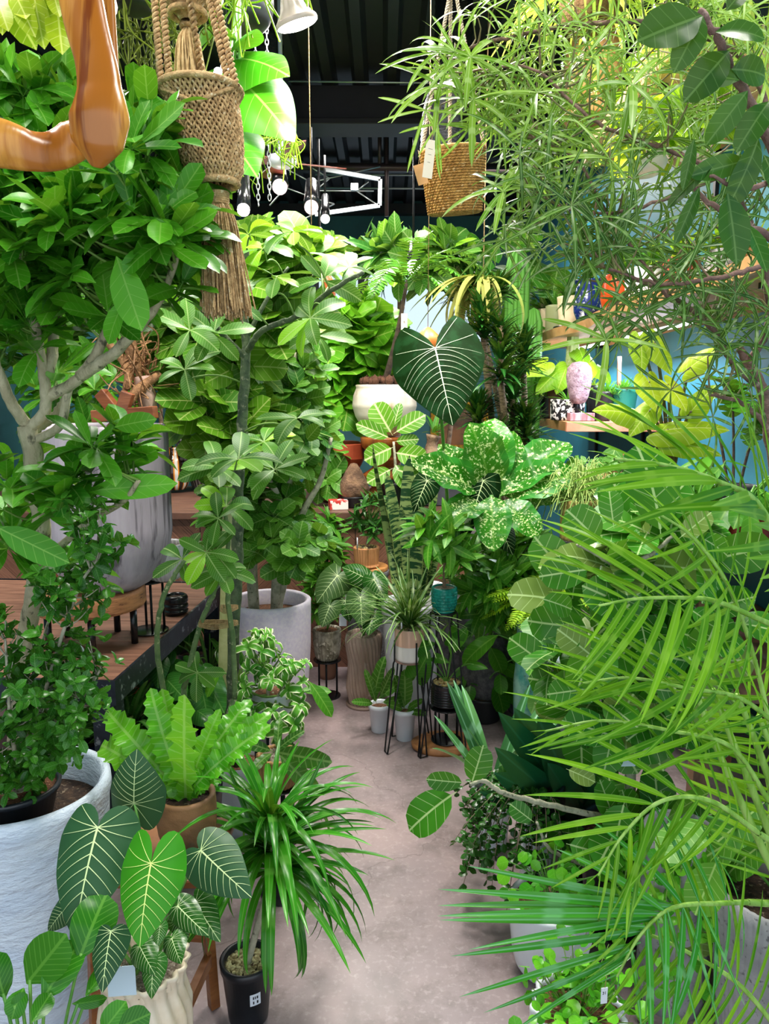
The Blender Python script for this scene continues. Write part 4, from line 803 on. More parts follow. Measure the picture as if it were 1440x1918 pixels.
brn = PM('brown_striped_pot', '#9a7048', '#6a4a30', 4, .6, bump=.4, c3='#3f4a44', s3=5, bscale=30)
yb_ = 1592; fn, t_, r_ = potted('birds_nest_fern', 'bird nest fern with toothed bright green fronds in a brown mottled pot', 348, 1488, yb_, 1.53, 108, 'round', brn, soil=soil, sd=.1)
fn.location[2] = zs + .001; dz_ = fn.location[2] - OFF[fn.name][2]; rng = R(41); mb = MB(); c0 = t_ 
for a_, w_, bd in (((300, 1300), 1., .1), ((338, 1330), .8, .1), ((468, 1335), .9, .8), ((490, 1395), .8, .9), ((150, 1412), .9, 1.), ((185, 1455), 1, .9), ((255, 1362), .9, .7), ((400, 1360), .8, .4), ((425, 1480), 1.2, 1.), ((240, 1480), 1., .9), ((465, 1440), .9, .9), ((370, 1390), .8, .3), ((300, 1440), .9, .6), ((205, 1400), .8, .8), ((440, 1460), .8, 1.), ((320, 1395), .9, .3), ((120, 1470), .8, 1.)):
    e = A(*a_, 1.5 + rng.uniform(-.14, .1)); d = e - c0; L_ = np.linalg.norm(d); mb.inst([tm(.11, .45, .45, 26, 4, bd * 1.3, .22, .04, zig=.16, wf=5)], [c0], [nrm(d) + UP * bd * .62], [UP * .6 + V3(0, -.8, 0) - nrm(d) * .2], [L_ * (1.02 + bd * .12)], rng, w_ * 1.05)
mb.build('fronds', m_nest, fn)
# ribbon plant in black nursery pot
bp_, t_, r_ = potted('ribbon_plant', 'ribbon plant with long arching dark green leaves in a black nursery pot by the aisle', 462, 1785, 1893, 1.6, 98, 'nurse', blackp, soil=soil, sd=.12); bp_.location[2] = 0.0
rng = R(43); pebbles(bp_, t_, r_ * .88, 380, LM('perlite', '#e8e2d8', '#8a7a66', rough=.9, tr=0), rng)
c0 = A(508, 1610, 1.6); MB().tube(smooth([t_, A(478, 1740, 1.6), A(500, 1660, 1.6), c0], 6), [.009, .008], 10).build('cane', bark_ash, bp_)
mb = MB()
for zz, n_, el, L_ in ((-.01, 44, (-15, 35), (.2, .33)), (.04, 46, (20, 60), (.22, .34)), (.09, 34, (50, 85), (.2, .32))):
    d = rdir(rng, n_, *el); O = c0 + V3(0, 0, zz) + d * V3(1, 1, .2) * .012; mb.inst(T_strap, O, d, np.cross(np.cross(d, UP), d), rng.uniform(*L_, n_), rng, .85)
HL(mb, [tm(.045, .22, .7, 12, 2, .5, .3)], [(510, 1580, 1.6, 683, 1500, 1.5, .6, V3(0, -.3, 1)), (510, 1600, 1.6, 600, 1425, 1.6, .7), (505, 1600, 1.6, 420, 1440, 1.6, .7), (510, 1600, 1.6, 665, 1590, 1.5, .6, V3(0, -.3, 1))], rng)
mb.build('foliage', m_drac, bp_)
lab = thing('pot_sticker', 'small white sticker with black marks on the black nursery pot', 'sticker', A(490, 1836, 1.6)); cxy = V3(bp_.location[0], 1.6, 0); p = A(490, 1836, 1.5); a0 = math.atan2(-.052, .02); rr = r_ * .9; mb = MB(); mk = MB()
def patch(mb, a1, a2, z1, z2, r):
    a = np.linspace(a1, a2, 5); V = [[cxy[0] + r * math.cos(t), 1.6 + r * math.sin(t), z] for z in (z1, z2) for t in a]; i = np.arange(4); mb.add(V, np.stack([i, i + 1, i + 6, i + 5], 1))
zz = .075; patch(mb, -1.3, -.85, zz, zz + .03, rr + .0012); mb.build('paper', white_gl, lab); rng = R(9)
for i in range(2):
    for j in range(5):
        if rng.random() < .75: patch(mk, -1.26 + j * .08, -1.22 + j * .08 + .02 * rng.random(), zz + .005 + i * .012, zz + .012 + i * .012, rr + .0018)
mk.build('lettering', blackp, lab)
# ---------------------------------------------------------------- centre: pots on the counter, on stands and on the floor at the aisle end
ZC = .881
def leafy(root, c, blobs, tms, k, L, m, mt, rng, skel=(), tr=.02, spread=(30, 80), up=.6, tw=.0025, mtw=None, name='foliage', face=.25, W=1., trunk_m=None):
    """crown of leaf whorls in blobs, joined by twigs to trunk lines"""
    tk, sk = MB(), []
    for i, l in enumerate(skel):
        q = smooth(np.vstack([c[None], PL(l)]) if l[0] != 'free' else PL(l[1:]), 8); tk.tube(q, [tr * (1 if i == 0 else .6), tr * (.55 if i == 0 else .3)], 9); sk.append(q)
    if not sk: sk = [smooth([c, c + V3(0, 0, .1)], 3)]
    sk = np.vstack(sk); P, N = ellipsoids(rng, blobs); br = MB(); twigs(br, P, sk, rng, tw)
    whorls(MB_ := MB(), P, N * .7 + UP * up + V3(0, -face, 0), tms, k, L, rng, spread, W); MB_.build(name, m, root)
    if tk.n: tk.build('trunk', trunk_m or mt, root)
    br.build('twigs', mtw or twig_g, root); return sk
# big lilac white pot with round-leaved ficus
fp, t_, r_ = potted('ficus_tree', 'round-leaved ficus with two thick pale trunks in a large lilac-white pot', 505, 1124, 1335, 3.35, 152, 'tub', lilac, soil=chip, th=.025, n=60)
fp.location[2] = 0; rng = R(51)
leafy(fp, t_ + V3(.03, 0, 0), [(500, 950, 3.3, 80, 100, .2, 44), (470, 800, 3.3, 80, 100, .2, 40), (550, 800, 3.3, 60, 110, .2, 34), (530, 700, 3.3, 70, 80, .2, 28), (430, 920, 3.2, 50, 80, .15, 18), (540, 1020, 3.1, 90, 40, .12, 18)], T_round, 5, (.08, .13), m_ficus, bark_ash, rng,
      [[(520, 1080, 3.3), (528, 1000, 3.3), (540, 900, 3.3), (545, 760, 3.3), (550, 660, 3.3)], [(540, 1040, 3.25), (520, 930, 3.2), (470, 850, 3.2), (450, 760, 3.25)], [(560, 980, 3.2), (600, 900, 3.2), (620, 820, 3.2)]], .03, trunk_m=bark_ash)
MB().tube(smooth([t_ + V3(-.07, -.02, 0), A(472, 1060, 3.3), A(480, 1000, 3.3), A(500, 940, 3.3)], 6), [.026, .022], 10).build('second_trunk', bark_ash, fp)
# pachira with dark trunk, left of the aisle
pb = A(436, 1330, 2.35); rt = thing('money_tree', 'slender money tree with dark green trunk and hand-shaped leaves, beside the lilac pot', 'tree', V3(pb[0], 2.4, 0)); tp = pot(rt, V3(pb[0], 2.4, 0), .26, .1, 'taper', PM('grey_pot', '#b8bec4', rough=.4), soil=chip)
tk = MB(); sk = []
trunk([(436, 1335, 2.4), (438, 1200, 2.36), (444, 1040, 2.33), (446, 900, 2.3), (455, 760, 2.3), (461, 660, 2.3), (458, 560, 2.3), (462, 470, 2.3)], [.02, .019, .015, .008], 12, jag=.0015)
tk.tube(smooth([tp, A(436, 1335, 2.4), A(437, 1280, 2.38)], 3), .02, 12)
trunk([(461, 672, 2.3), (420, 630, 2.25), (370, 570, 2.2), (330, 545, 2.2)], [.011, .007], 8); trunk([(462, 660, 2.3), (490, 620, 2.2), (560, 590, 2.15), (620, 545, 2.1), (680, 510, 2.05)], [.010, .006], 8, jag=.001); trunk([(458, 640, 2.3), (500, 560, 2.3), (540, 500, 2.3)], [.008, .004], 7)
tk.build('trunk', PM('dark_green_bark', '#3c4c36', '#5a6a4a', 30, .6, bump=.5, c3='#9a9a80', s3=40), rt); rng = R(52); mb, sb = MB(), MB()
mbs = [(575, 620), (400, 600), (500, 480), (560, 450), (600, 500), (640, 520), (360, 620), (430, 560), (520, 540), (470, 440), (330, 560), (410, 940), (395, 1015), (440, 870), (500, 830), (545, 790), (390, 870), (520, 880), (355, 700), (610, 580)]
O = np.array([A(x, y + 10, 2.2 + rng.uniform(-.15, .1)) for x, y in mbs]); S_ = np.vstack(sk)
for o_ in O:
    q = S_[np.argmin(np.linalg.norm(S_ - o_, axis=1) + np.maximum(S_[:, 2] - o_[2], 0))]; sb.tube(bez(q, (q + o_) / 2 + V3(0, 0, .04), o_, 7), .0028, 5)
T_pach = [tm(.2, .8, .6, 8, 4, b_, .15, .006, pet=.08) for b_ in (.4, .9)]
digit(mb, sb, O, rng.normal(0, .4, O.shape) + V3(0, -.5, .4), (5, 7), (.085, .13), T_pach, rng, .05, .002)
mb.build('foliage', m_pach, rt); sb.build('petioles', twig_g, rt)
# green cuttings tied with twine
tk = MB(); sk = []; gb = A(350, 1335, 2.15); r2 = thing('tied_cutting_plant', 'young plant with knobbly bent green stems tied to its neighbour with twine', 'plant', V3(gb[0], 2.15, 0)); tp = pot(r2, V3(gb[0], 2.15, 0), .3, .1, 'taper', blackp, soil=chip)
for pts in ([(308, 1305, 2.1), (294, 1210, 2.05), (302, 1130, 2.02), (325, 1080, 2.02), (345, 1050, 2.02)], [(345, 1290, 2.12), (372, 1180, 2.1), (400, 1110, 2.08), (415, 1075, 2.08)], [(440, 1310, 2.15), (436, 1200, 2.15), (424, 1100, 2.12), (428, 1000, 2.12), (422, 965, 2.12)]):
    q = smooth(PL(pts), 8); q[::3] += R(4).normal(0, .002, q[::3].shape); tk.tube(q, [.0085, .0075, .006], 9); tk.tube(bez(tp, (tp + q[0]) / 2 + V3(0, 0, -.03), q[0], 5), .0085, 8); sk.append(q)
tk.build('stems', bark_green, r2); mb, sb = MB(), MB(); rng = R(53)
O = np.array([A(x, y, 2.1) for x, y in ((370, 1258), (405, 1040), (345, 1050), (412, 975), (420, 1075))]); S_ = np.vstack(sk)
for o_ in O: q = S_[np.argmin(np.linalg.norm(S_ - o_, axis=1))]; sb.tube([q, o_], .003, 5)
digit(mb, sb, O[:1], [V3(.1, -.8, .3)], (6, 6), (.07, .09), T_pach, rng, .02, .002); digit(mb, sb, O[1:], [V3(0, -.6, .4)] * 4, (5, 7), (.07, .11), T_pach, rng, .03, .002)
mb.build('foliage', m_pach, r2); sb.build('petioles', twig_g, r2)
for i, (y_, x0, x1, n_) in enumerate(((1138, 412, 440, 4), (1168, 372, 440, 5))):
    mb = MB(); p, q = A(x0, y_ + 3, 2.07), A(x1, y_ - 2, 2.28)
    for k in range(n_): mb.tube(smooth([p + V3(0, 0, .003 * k - .005), (p + q) / 2 + V3(0, -.03, .004 * (k - 2)), q + V3(0.01, 0, .003 * k - .006), (p + q) / 2 + V3(0, .01, .003 * (k - 1)), p + V3(0, .01, .003 * k)], 5), .0014, 5)
    tag(mb.build('twine_tie', twine, base=p), ('upper twine tie around the money tree trunk', 'lower twine tie joining the green stem to the money tree trunk')[i], 'twine')
# pale trunk behind: second ficus with yellow-veined leaves, large crown
yb = V3(A(428, 1200, 3.0)[0], 2.85, 0); rt = thing('yellow_veined_ficus', 'ficus with pale smooth trunk and yellow-green broad leaves under the pink spotlights', 'tree', yb); tp = pot(rt, yb, .3, .12, 'taper', blackp, soil=chip); rng = R(54)
leafy(rt, tp, [(520, 490, 2.9, 85, 32, .2, 14), (450, 540, 2.85, 70, 50, .2, 16), (580, 515, 2.8, 50, 30, .2, 8), (400, 640, 2.8, 80, 60, .2, 22), (390, 740, 2.8, 50, 60, .15, 14), (510, 600, 2.9, 80, 60, .2, 22), (450, 820, 2.8, 60, 70, .15, 16), (340, 620, 2.9, 60, 90, .2, 18)], T_big, 5, (.13, .2), m_alt, bark_pale, rng,
      [[(425, 1000, 2.85), (432, 850, 2.85), (428, 700, 2.85), (442, 640, 2.85), (450, 560, 2.85), (500, 480, 2.85)], [(432, 700, 2.85), (400, 660, 2.82), (360, 640, 2.8)], [(440, 650, 2.85), (520, 590, 2.85), (590, 500, 2.8)]], .022, trunk_m=PM('pale_bark', '#b8bc84', '#a0a468', 14, .7, bump=.3))
# fiddle leaf fig in red zigzag pot
rp, t_, r_ = potted('fiddle_leaf_fig', 'fiddle leaf fig with a curved trunk in a red terracotta zigzag pot', 630, 806, 900, 4.72, 92, 'hour', terra, soil=soil, sm=False)
rp.location[2] = ZC; rng = R(55)
leafy(rp, t_, [(655, 625, 4.6, 50, 40, .2, 14), (690, 640, 4.6, 50, 40, .2, 14), (640, 700, 4.6, 45, 40, .2, 12), (700, 700, 4.6, 30, 30, .1, 5)], T_fid, 6, (.2, .3), m_fid, bark_brown, rng,
      [[(622, 770, 4.7), (612, 720, 4.7), (635, 690, 4.7), (668, 690, 4.68), (655, 640, 4.65)], [(640, 690, 4.7), (690, 650, 4.65)]], .028, W=1.)
fu, t2, r2_ = potted('red_hourglass_pot', 'second red terracotta hourglass pot below the fiddle leaf fig', 640, 880, 985, 4.35, 86, 'hour', terra, 'pot', soil=soil, sm=False); fu.location[2] = ZC
mb = MB(); leafy(fu, t2, [(600, 930, 4.2, 50, 35, .1, 8), (560, 880, 4.2, 30, 40, .1, 6)], T_round, 5, (.1, .16), m_ficus, bark_ash, R(56), [[(600, 900, 4.3)]], .012)
# brown turned stool and the pale bowl on it
tst = thing('turned_stool', 'glossy brown turned wooden stool carrying the pale bowl planter', 'stool', V3(A(720, 900, 4.3)[0], 4.3, ZC)); ztop = A(720, 818, 4.3)[2]; rr = 45 * mpp(4.3)
gb = wood('turned_wood', '#a8622e', '#7a3f1c', (2, 2, .6), 5, .22); hh = ztop - ZC
MB().lathe([(.001, 0), (rr * .8, 0), (rr * .9, hh * .03), (rr * .95, hh * .12), (rr * .55, hh * .22), (rr * .55, hh * .25), (rr * .95, hh * .38), (rr * .95, hh * .42), (rr * .5, hh * .53), (rr * .5, hh * .56), (rr * .85, hh * .68), (rr * .62, hh * .74), (rr * .95, hh * .85), (rr, hh * .97), (rr * .96, hh), (.001, hh)], V3(A(720, 900, 4.3)[0], 4.3, ZC), 56).build('body', gb, tst)
bo, t_, r_ = potted('bowl_planter', 'pale stone bowl planter with a thin bare-trunked feathery tree and pink tag', 720, 722, 817, 4.3, 108, [(0, .4), (.06, .55), (.2, .82), (.4, 1.02), (.6, 1.12), (.8, 1.08), (.93, .99), (.94, .97), (1, 1)], PM('pale_stone', '#e4dccc', '#cbbda8', 5, .5, c3='#b8a488', s3=9), 'pot' and 'plant', soil=soil, sd=-.02, n=60)
mb = MB(); rng = R(57)
for k in range(90): a_ = rng.uniform(0, 6.3); q = rng.uniform(0, r_ * .85); mb.ball(t_ + V3(q * math.cos(a_), q * math.sin(a_), .015), rng.uniform(.012, .03), 6, (1, 1, 1.2), jit=.15, rng=rng)
o = mb.build('bark_chunks', PM('bark_chunk', '#6a4430', '#4a2e20', 20, .9, bump=1), bo); o['kind'] = 'stuff'
q = smooth([t_ + V3(0, 0, 0), A(728, 690, 4.25), A(745, 620, 4.2), A(757, 555, 4.2), A(762, 525, 4.2)], 8); MB().tube(q, [.022, .014, .008], 9).build('trunk', bark_dark, bo); mb = MB(); top = q[-1]
for k in range(9):
    a_ = k * 2.4; el = rng.uniform(-.15, .7); Lf = rng.uniform(.3, .55); d = V3(math.cos(a_) * math.cos(el), math.sin(a_) * math.cos(el), math.sin(el)); frond(mb, [top, top + d * Lf * .5 + V3(0, 0, .05), top + d * Lf + V3(0, 0, -.1)], T_pin, 22, .085, (75, 55), rng, droop=.15, r=.002)
for a_, e_ in (((762, 530), (690, 560)), ((762, 530), (840, 545)), ((760, 540), (700, 530)), ((762, 528), (850, 480))): p = A(*a_, 4.15); e = A(*e_, 4.0); frond(mb, [p, (p + e) / 2 + V3(0, 0, .06), e], T_pin, 22, .085, (75, 55), rng, droop=.15, r=.002)
mb.build('foliage', m_mid, bo)
ptag('pale pink tag hanging on the thin trunk above the bowl planter', A(757, 587, 4.1), .034, .085, writing=(('6', .018, 0, .05),), m=PM('tag_pink', '#e8d2c4', rough=.7))
# green-veined small ficus in front (between bowl and snake plant), in black box planter on counter
sp, t_, r_ = potted('white_veined_ficus', 'small ficus with cream-veined leaves in front of the turned stool', 742, 925, 975, 4.02, 60, 'taper', blackg, soil=soil); sp.location[2] = ZC
mb = MB(); rng = R(58); q = smooth([t_, A(740, 890, 4.0), A(737, 850, 4.0)], 5); MB().tube(q, [.01, .006], 8).build('trunk', bark_ash, sp)
HL(mb, T_big, [(735, 838, 4, 700, 780, 3.98, 1.1), (737, 835, 4, 793, 800, 3.98, .9), (733, 845, 4, 672, 815, 3.95, .7), (737, 860, 4, 690, 880, 3.9, 1.1), (737, 870, 4, 795, 880, 3.9, 1.), (735, 830, 4, 748, 778, 4.02, .6), (737, 900, 3.95, 808, 925, 3.9, .8), (735, 900, 3.95, 690, 925, 3.9, 1.), (738, 850, 4, 780, 845, 3.95, .8), (738, 890, 4, 765, 930, 3.9, 1.)], rng)
mb.build('foliage', LM('cream_vein', '#4c8a2c', '#6aa638', '#e4ecb0', N=7, k=.7, vw=.09, mid=.03, rough=.35), sp)
# dark boxes, brown caudex, book and box on the counter
cau = thing('caudex_plant', 'brown pear-shaped caudex in a dark tray on the counter', 'plant', V3(A(663, 930, 4.1)[0], 4.1, ZC)); c_ = V3(A(663, 930, 4.1)[0], 4.1, ZC); pot(cau, c_, ZC + .06, .08, 'taper', blackp, soil=soil)
MB().lathe([(.001, .03), (.07, .05), (.085, .09), (.075, .14), (.045, .2), (.018, .24), (.001, .245)], c_, 28, wob=.05).build('caudex', PM('caudex_bark', '#8a6a50', '#5a4232', 18, .9, bump=1), cau)
bx = V3(A(640, 938, 4.02)[0], 4.02, ZC); rb = thing('snack_box', 'small red and white printed box lying on the counter', 'box', bx); MB().box(bx - V3(.07, .04, 0), bx + V3(.03, .04, .05), rz=.2).build('carton', PM('box_red', '#c83a34', '#f0e8e4', 9, .5, lo=.49, hi=.51), rb, smooth=False, bevel=.002)
ptr = thing('dark_planter', 'dark grey weathered box planter at the right end of the counter', 'planter', V3(.28, 4.3, ZC)); MB().box((.12, 4.12, ZC), (.44, 4.44, ZC + .2)).build('body', PM('dark_box', '#34343c', '#50505c', 6, .7, bump=.4), ptr, smooth=False, bevel=.006)
MB().box((.14, 4.14, ZC + .2), (.42, 4.42, ZC + .203)).build('soil', soil, ptr, smooth=False)
cx_ = thing('cut_stump_plant', 'knobbly pale stump plant in the dark box planter', 'plant', V3(.28, 4.25, ZC + .204)); MB().tube(smooth([V3(.28, 4.25, ZC + .2), A(808, 840, 4.25), A(812, 815, 4.25)], 5), [.03, .05, .03, .045], 10).build('stump', PM('stump2', '#a08468', '#6a5040', 14, .85, bump=1), cx_)
mb = MB(); rosette(cx_, A(812, 812, 4.25), T_lan, 12, (.08, .14), (0, 80), m_mid, R(59))
# gold picture frame on the back wall
P = A(862, 800, 8.97); gf = thing('picture_frame', 'ornate gold picture frame with dark picture on the back wall', 'picture', P); gold = PM('gold_frame', '#c8962c', '#8a6018', 30, .35, .6, bump=1)
w_, h_ = .36, .3
for a_, b_ in (((-w_, -h_), (w_, -h_ + .09)), ((-w_, h_ - .09), (w_, h_)), ((-w_, -h_ + .09), (-w_ + .09, h_ - .09)), ((w_ - .09, -h_ + .09), (w_, h_ - .09))): MB().box(P + V3(a_[0], -.03, a_[1]), P + V3(b_[0], .02, b_[1])).build('frame_side', gold, gf, smooth=False, bevel=.012)
MB().box(P + V3(-w_ + .09, 0, -h_ + .09), P + V3(w_ - .09, .015, h_ - .09)).build('picture', PM('picture_dark', '#3a2a1c', '#8a5a34', 3, .4), gf, smooth=False)

# ---------------------------------------------------------------- giant anthurium leaf
ab = A(846, 1235, 3.05); rt = thing('anthurium_plant', 'anthurium holding one giant dark heart leaf with bright white veins', 'plant', V3(.35, 3.66, 0)); tp = pot(rt, V3(.35, 3.66, 0), .5, .095, 'taper', PM('stone_pot', '#5c5c60', '#424246', 30, .8, bump=.5), soil=chip)
m_anth = LM('anthurium', '#0b2610', '#0b2610', rough=.65, tr=.03, blotch='#123216', bl=(.45, .6), bs=5, spec=.04)
hleaf(rt, (815, 652, 2.86), (848, 798, 2.72), .55, .5, m_anth, PM('vein_white', '#d2e2bc', rough=.5), bend=.5, nv=10, fold=.08, nh=V3(-.1, -1, .1), my=.0, stemto=tp, ms=m_stem, vw=.009, sr=.009, xl=.55, wave=.015, nk=1.5, cu=.55)
for J, Tp, w_ in (((905, 900, 3.1), (880, 980, 3.0), .4), ((800, 900, 3.2), (775, 960, 3.15), .4), ((860, 960, 3.1), (850, 1030, 3.0), .42), ((930, 980, 3.1), (960, 1040, 3.0), .4)): hleaf(rt, J, Tp, w_, .35, m_anth, m_vein, stemto=tp, sr=.004)
# dieffenbachia
db = A(915, 1180, 3.3); rt = thing('dumb_cane', 'dumb cane with very broad cream-speckled green leaves', 'plant', V3(.58, 3.72, 0)); tp = pot(rt, V3(.58, 3.72, 0), .42, .125, 'round', blackg, soil=soil); mb, sb = MB(), MB(); rng = R(61)
T_dB = [tm(.3, .6, .7, 14, 6, b_, .25, .03, pet=.04) for b_ in (.25, .6)]
for h in ((908, 925, 3.2, 925, 782, 3.2, 1.05), (918, 925, 3.15, 905, 800, 3.05, 1.1), (925, 925, 3.2, 975, 810, 3.2, .9), (900, 920, 3.1, 785, 858, 3.0, .95), (905, 935, 3.1, 830, 830, 3.15, .8), (935, 925, 3.15, 1075, 868, 3.05, .95), (935, 930, 3.1, 1060, 815, 3.3, .8), (900, 940, 3.05, 845, 960, 2.9, 1.1), (935, 940, 3.05, 1010, 985, 2.9, 1.1), (920, 930, 3.05, 925, 1010, 2.85, 1.0), (890, 960, 3.1, 800, 1000, 3.0, .8), (960, 950, 3.2, 1040, 930, 3.1, .9)):
    HL(mb, T_dB, [h], rng, V3(0, -.7, .7)); p = A(*h[:3]); sb.tube(bez(tp, (tp + p) / 2 + V3(0, .03, .1), p, 8), .009, 7)
mb.build('foliage', m_diff, rt); sb.build('stems', m_stem, rt)
# zebra snake plant in tall white cylinder
tw, t_, r_ = potted('snake_plant', 'tall banded snake plant in a tall pale grey-white cylinder pot', 768, 1142, 1338, 3.42, 108, 'taper', PM('tall_white', '#d8dade', '#c4c6cc', 4, .5), soil=gravel, th=.015); tw.location[2] = 0; mb = MB(); rng = R(62)
for h in ((765, 1140, 768, 868, 1.4), (752, 1140, 703, 845, .9), (775, 1140, 790, 905, 1.2), (785, 1140, 824, 880, .7), (755, 1140, 738, 900, 1.2), (770, 1145, 750, 960, 1.), (790, 1140, 812, 990, 1.), (745, 1140, 722, 950, .8), (795, 1140, 835, 1000, .8), (778, 1130, 762, 930, 1.1), (760, 1145, 780, 1000, 1.2)):
    a_, b_ = A(h[0], h[1], 3.4 + rng.uniform(-.04, .04)), A(h[2], h[3], 3.4 + rng.uniform(-.12, .05)); mb.inst(T_snake, [a_], [b_ - a_], [V3(rng.normal(0, .4), -1, 0)], [np.linalg.norm(b_ - a_)], rng, h[4] * .9)
mb.build('foliage', m_snake, tw)
t2w, t_, r_ = potted('tall_white_cylinder', 'second tall pale cylinder pot standing just right of the snake plant', 808, 1150, 1330, 3.74, 44, 'taper', white_gl, 'pot', soil=gravel); t2w.location[2] = 0
# mottled fluted pot with philodendron on stand
moss = PM('mossy_pot', '#b0a894', '#6a6450', 22, .85, bump=.6, c3='#dcd4c0', s3=40)
yb1 = 1234; mp_, t_, r_ = potted('mottled_fluted_pot', 'white-veined philodendron in a small mottled mossy fluted pot on a black stand', 612, 1178, yb1, 3.55, 52, 'tub', moss, 'plant', flute=24, amp=.006, n=96, soil=chip, sd=.05)
c_ = OFF[mp_.name]; wirestand('slim black stand with round base under the mottled fluted pot', V3(c_[0], 3.55, 0), c_[2], r_ * 1.0, r_ * .95, 3, .005)
rng = R(63); m_ph2 = LM('philodendron2', '#3a5c3c', '#4a6e46', rough=.4, tr=.12)
for J, Tp, w_ in (((632, 1078, 3.5), (593, 1130, 3.42), .5), ((618, 1135, 3.4), (603, 1175, 3.35), .5), ((646, 1125, 3.45), (655, 1162, 3.4), .45)): hleaf(mp_, J, Tp, w_, .4, m_ph2, m_vein, nv=6, stemto=t_, sr=.003, vw=.013)
# ribbed brown vase with philodendron
rv, t_, r_ = potted('ribbed_vase_plant', 'philodendron with dark white-veined heart leaves in a tall rippled brown vase', 681, 1186, 1318, 3.45, 66, [(0, .8), (.05, .82), (.25, .98), (.45, .9), (.6, .86), (.8, .98), (.93, 1.02), (1, .95)], PM('rippled_brown', '#b8a090', '#8a7464', 5, .7, st=(1, 1, .3), c3='#d8ccc0', s3=12), flute=26, amp=.011, n=156, twist=.03, soil=gravel, sd=.04); rv.location[2] = 0
disc(mb := MB(), V3(OFF[rv.name][0], 3.45, .001), r_ * 1.02, .012); mb.build('saucer', PM('saucer_brown', '#8a7468', rough=.6), rv)
for J, Tp, w_, lb in (((675, 1118, 3.35), (678, 1172, 3.28), .55, .4), ((700, 1085, 3.45), (722, 1125, 3.38), .5, .4), ((688, 1085, 3.5), (640, 1062, 3.45), .5, .4), ((650, 1140, 3.4), (655, 1165, 3.35), .45, .4), ((697, 1150, 3.35), (690, 1190, 3.28), .5, .3), ((712, 1120, 3.5), (740, 1150, 3.45), .45, .4), ((668, 1095, 3.55), (655, 1055, 3.55), .5, .4)): hleaf(rv, J, Tp, w_ * .95, lb, m_ph2 if w_ > .5 else m_dark, m_vein, nv=6, stemto=t_, sr=.003, vw=.012)
ptag('blank white card hanging left of the rippled brown vase', A(642, 1150, 3.42), .035, .06, m=white_gl)
# terracotta fluted pot on wooden round, on a grey pedestal pot
zb = A(689, 1060, 3.72)[2]; ped = V3(A(689, 1060, 3.72)[0], 3.74, 0); pd = thing('grey_pedestal', 'grey stone pedestal planter under the round wooden board', 'pedestal', ped); pot(pd, ped, zb - .028, .11, 'urn', stone, name='body', soil=soil)
wb = thing('wooden_board', 'round pale wooden serving board under the peach fluted pot', 'board', V3(ped[0], 3.74, zb - .026)); mb = MB(); disc(mb, V3(ped[0], 3.74, zb - .0255), 38 * mpp(3.72), .024, 48); mb.build('board', wood('board', '#dca060', '#b97c40', (1, 6, 1), 5), wb, bevel=.002)
pf, t_, r_ = potted('peach_fluted_pot', 'small leafy plant in a peach clay pot with vertical flutes', 686, 1015, 1052, 3.7, 48, [(0, .9), (.08, 1.02), (.18, .92), (.8, .98), (1, 1)], peach, flute=28, amp=.005, n=112, soil=gravel, sd=.03); pf.location[2] = zb
leafy(pf, t_, [(690, 950, 3.7, 28, 30, .06, 16), (700, 985, 3.7, 18, 18, .05, 8)], T_lan, 6, (.05, .09), m_dark, bark_brown, R(64), [[(690, 990, 3.7), (692, 960, 3.7)]], .008)
pebbles(pf, t_ + V3(0, 0, .004), r_ * .85, 60, LM('pebble', '#e8dccb', '#b08a6a', rough=.9, tr=0), R(65), (.004, .007))
MB().box(A(669, 1008, 3.65) - V3(.003, .001, .03), A(669, 1008, 3.65) + V3(.003, .001, .03)).build('plant_label', white_gl, pf)
tl = V3(A(612, 1180, 3.8)[0], 3.8, 0); rt = thing('leafy_stem_plant', 'upright leafy plant against the reddish planks, behind the mottled pot', 'plant', tl); tp = pot(rt, tl, .3, .06, 'taper', PM('brown_pot_b', '#8a6450', rough=.7), soil=soil)
leafy(rt, tp, [(612, 1020, 3.75, 25, 60, .06, 26), (600, 1110, 3.75, 30, 50, .06, 20)], T_lan, 7, (.07, .12), m_mid, m_stemd, R(66), [[(612, 1080, 3.77), (612, 980, 3.77)]], .008)
# spider plant in two-tone pot on a hairpin stand
spy = 1234; two = PM('two_tone_white', '#ece6e2', rough=.4)
pr_ = [(0, .96), (.03, 1), (.5, 1)]; sd_, t_, r_ = potted('spider_plant', 'spider plant with long thin leaves in a peach and white straight pot', 767, 1176, spy, 3.0, 56, 'cyl', two, soil=gravel, sd=.05); c_ = OFF[sd_.name]; hz = A(767, 1176, 3.0)[2]
MB().lathe([(r_ * 1.005, (hz - c_[2]) * .5), (r_ * 1.006, hz - c_[2] + .001), (r_ * .99, hz - c_[2] + .004)], c_, 48).build('peach_band', PM('peach_band', '#e0b49c', rough=.45), sd_)
rosette(sd_, t_, [tm(.022, .2, .8, 14, 2, b_, .3) for b_ in (.6, 1.2, 2.0)], 120, (.2, .38), (30, 88), LM('spider', '#2c6428', '#5a9048', N=1, vein='#c8d8a0', mid=.004, rough=.35, vs=.6), R(67), .015); pebbles(sd_, t_, r_ * .85, 70, LM('pebble2', '#efe6dc', '#c0a890', rough=.9, tr=0), R(68), (.004, .008))
MB().box(A(752, 1172, 2.95) - V3(.003, .001, .02), A(752, 1172, 2.95) + V3(.003, .001, .02)).build('plant_label', white_gl, sd_)
hs = thing('hairpin_stand', 'black wire stand with hairpin legs holding the spider plant pot', 'plant stand', V3(c_[0], 3.0, 0)); disc(mb := MB(), c_ - V3(0, 0, .007), r_ * 1.0, .006); mb.build('top_plate', PM('copper_plate', '#8a6a60', rough=.5), hs)
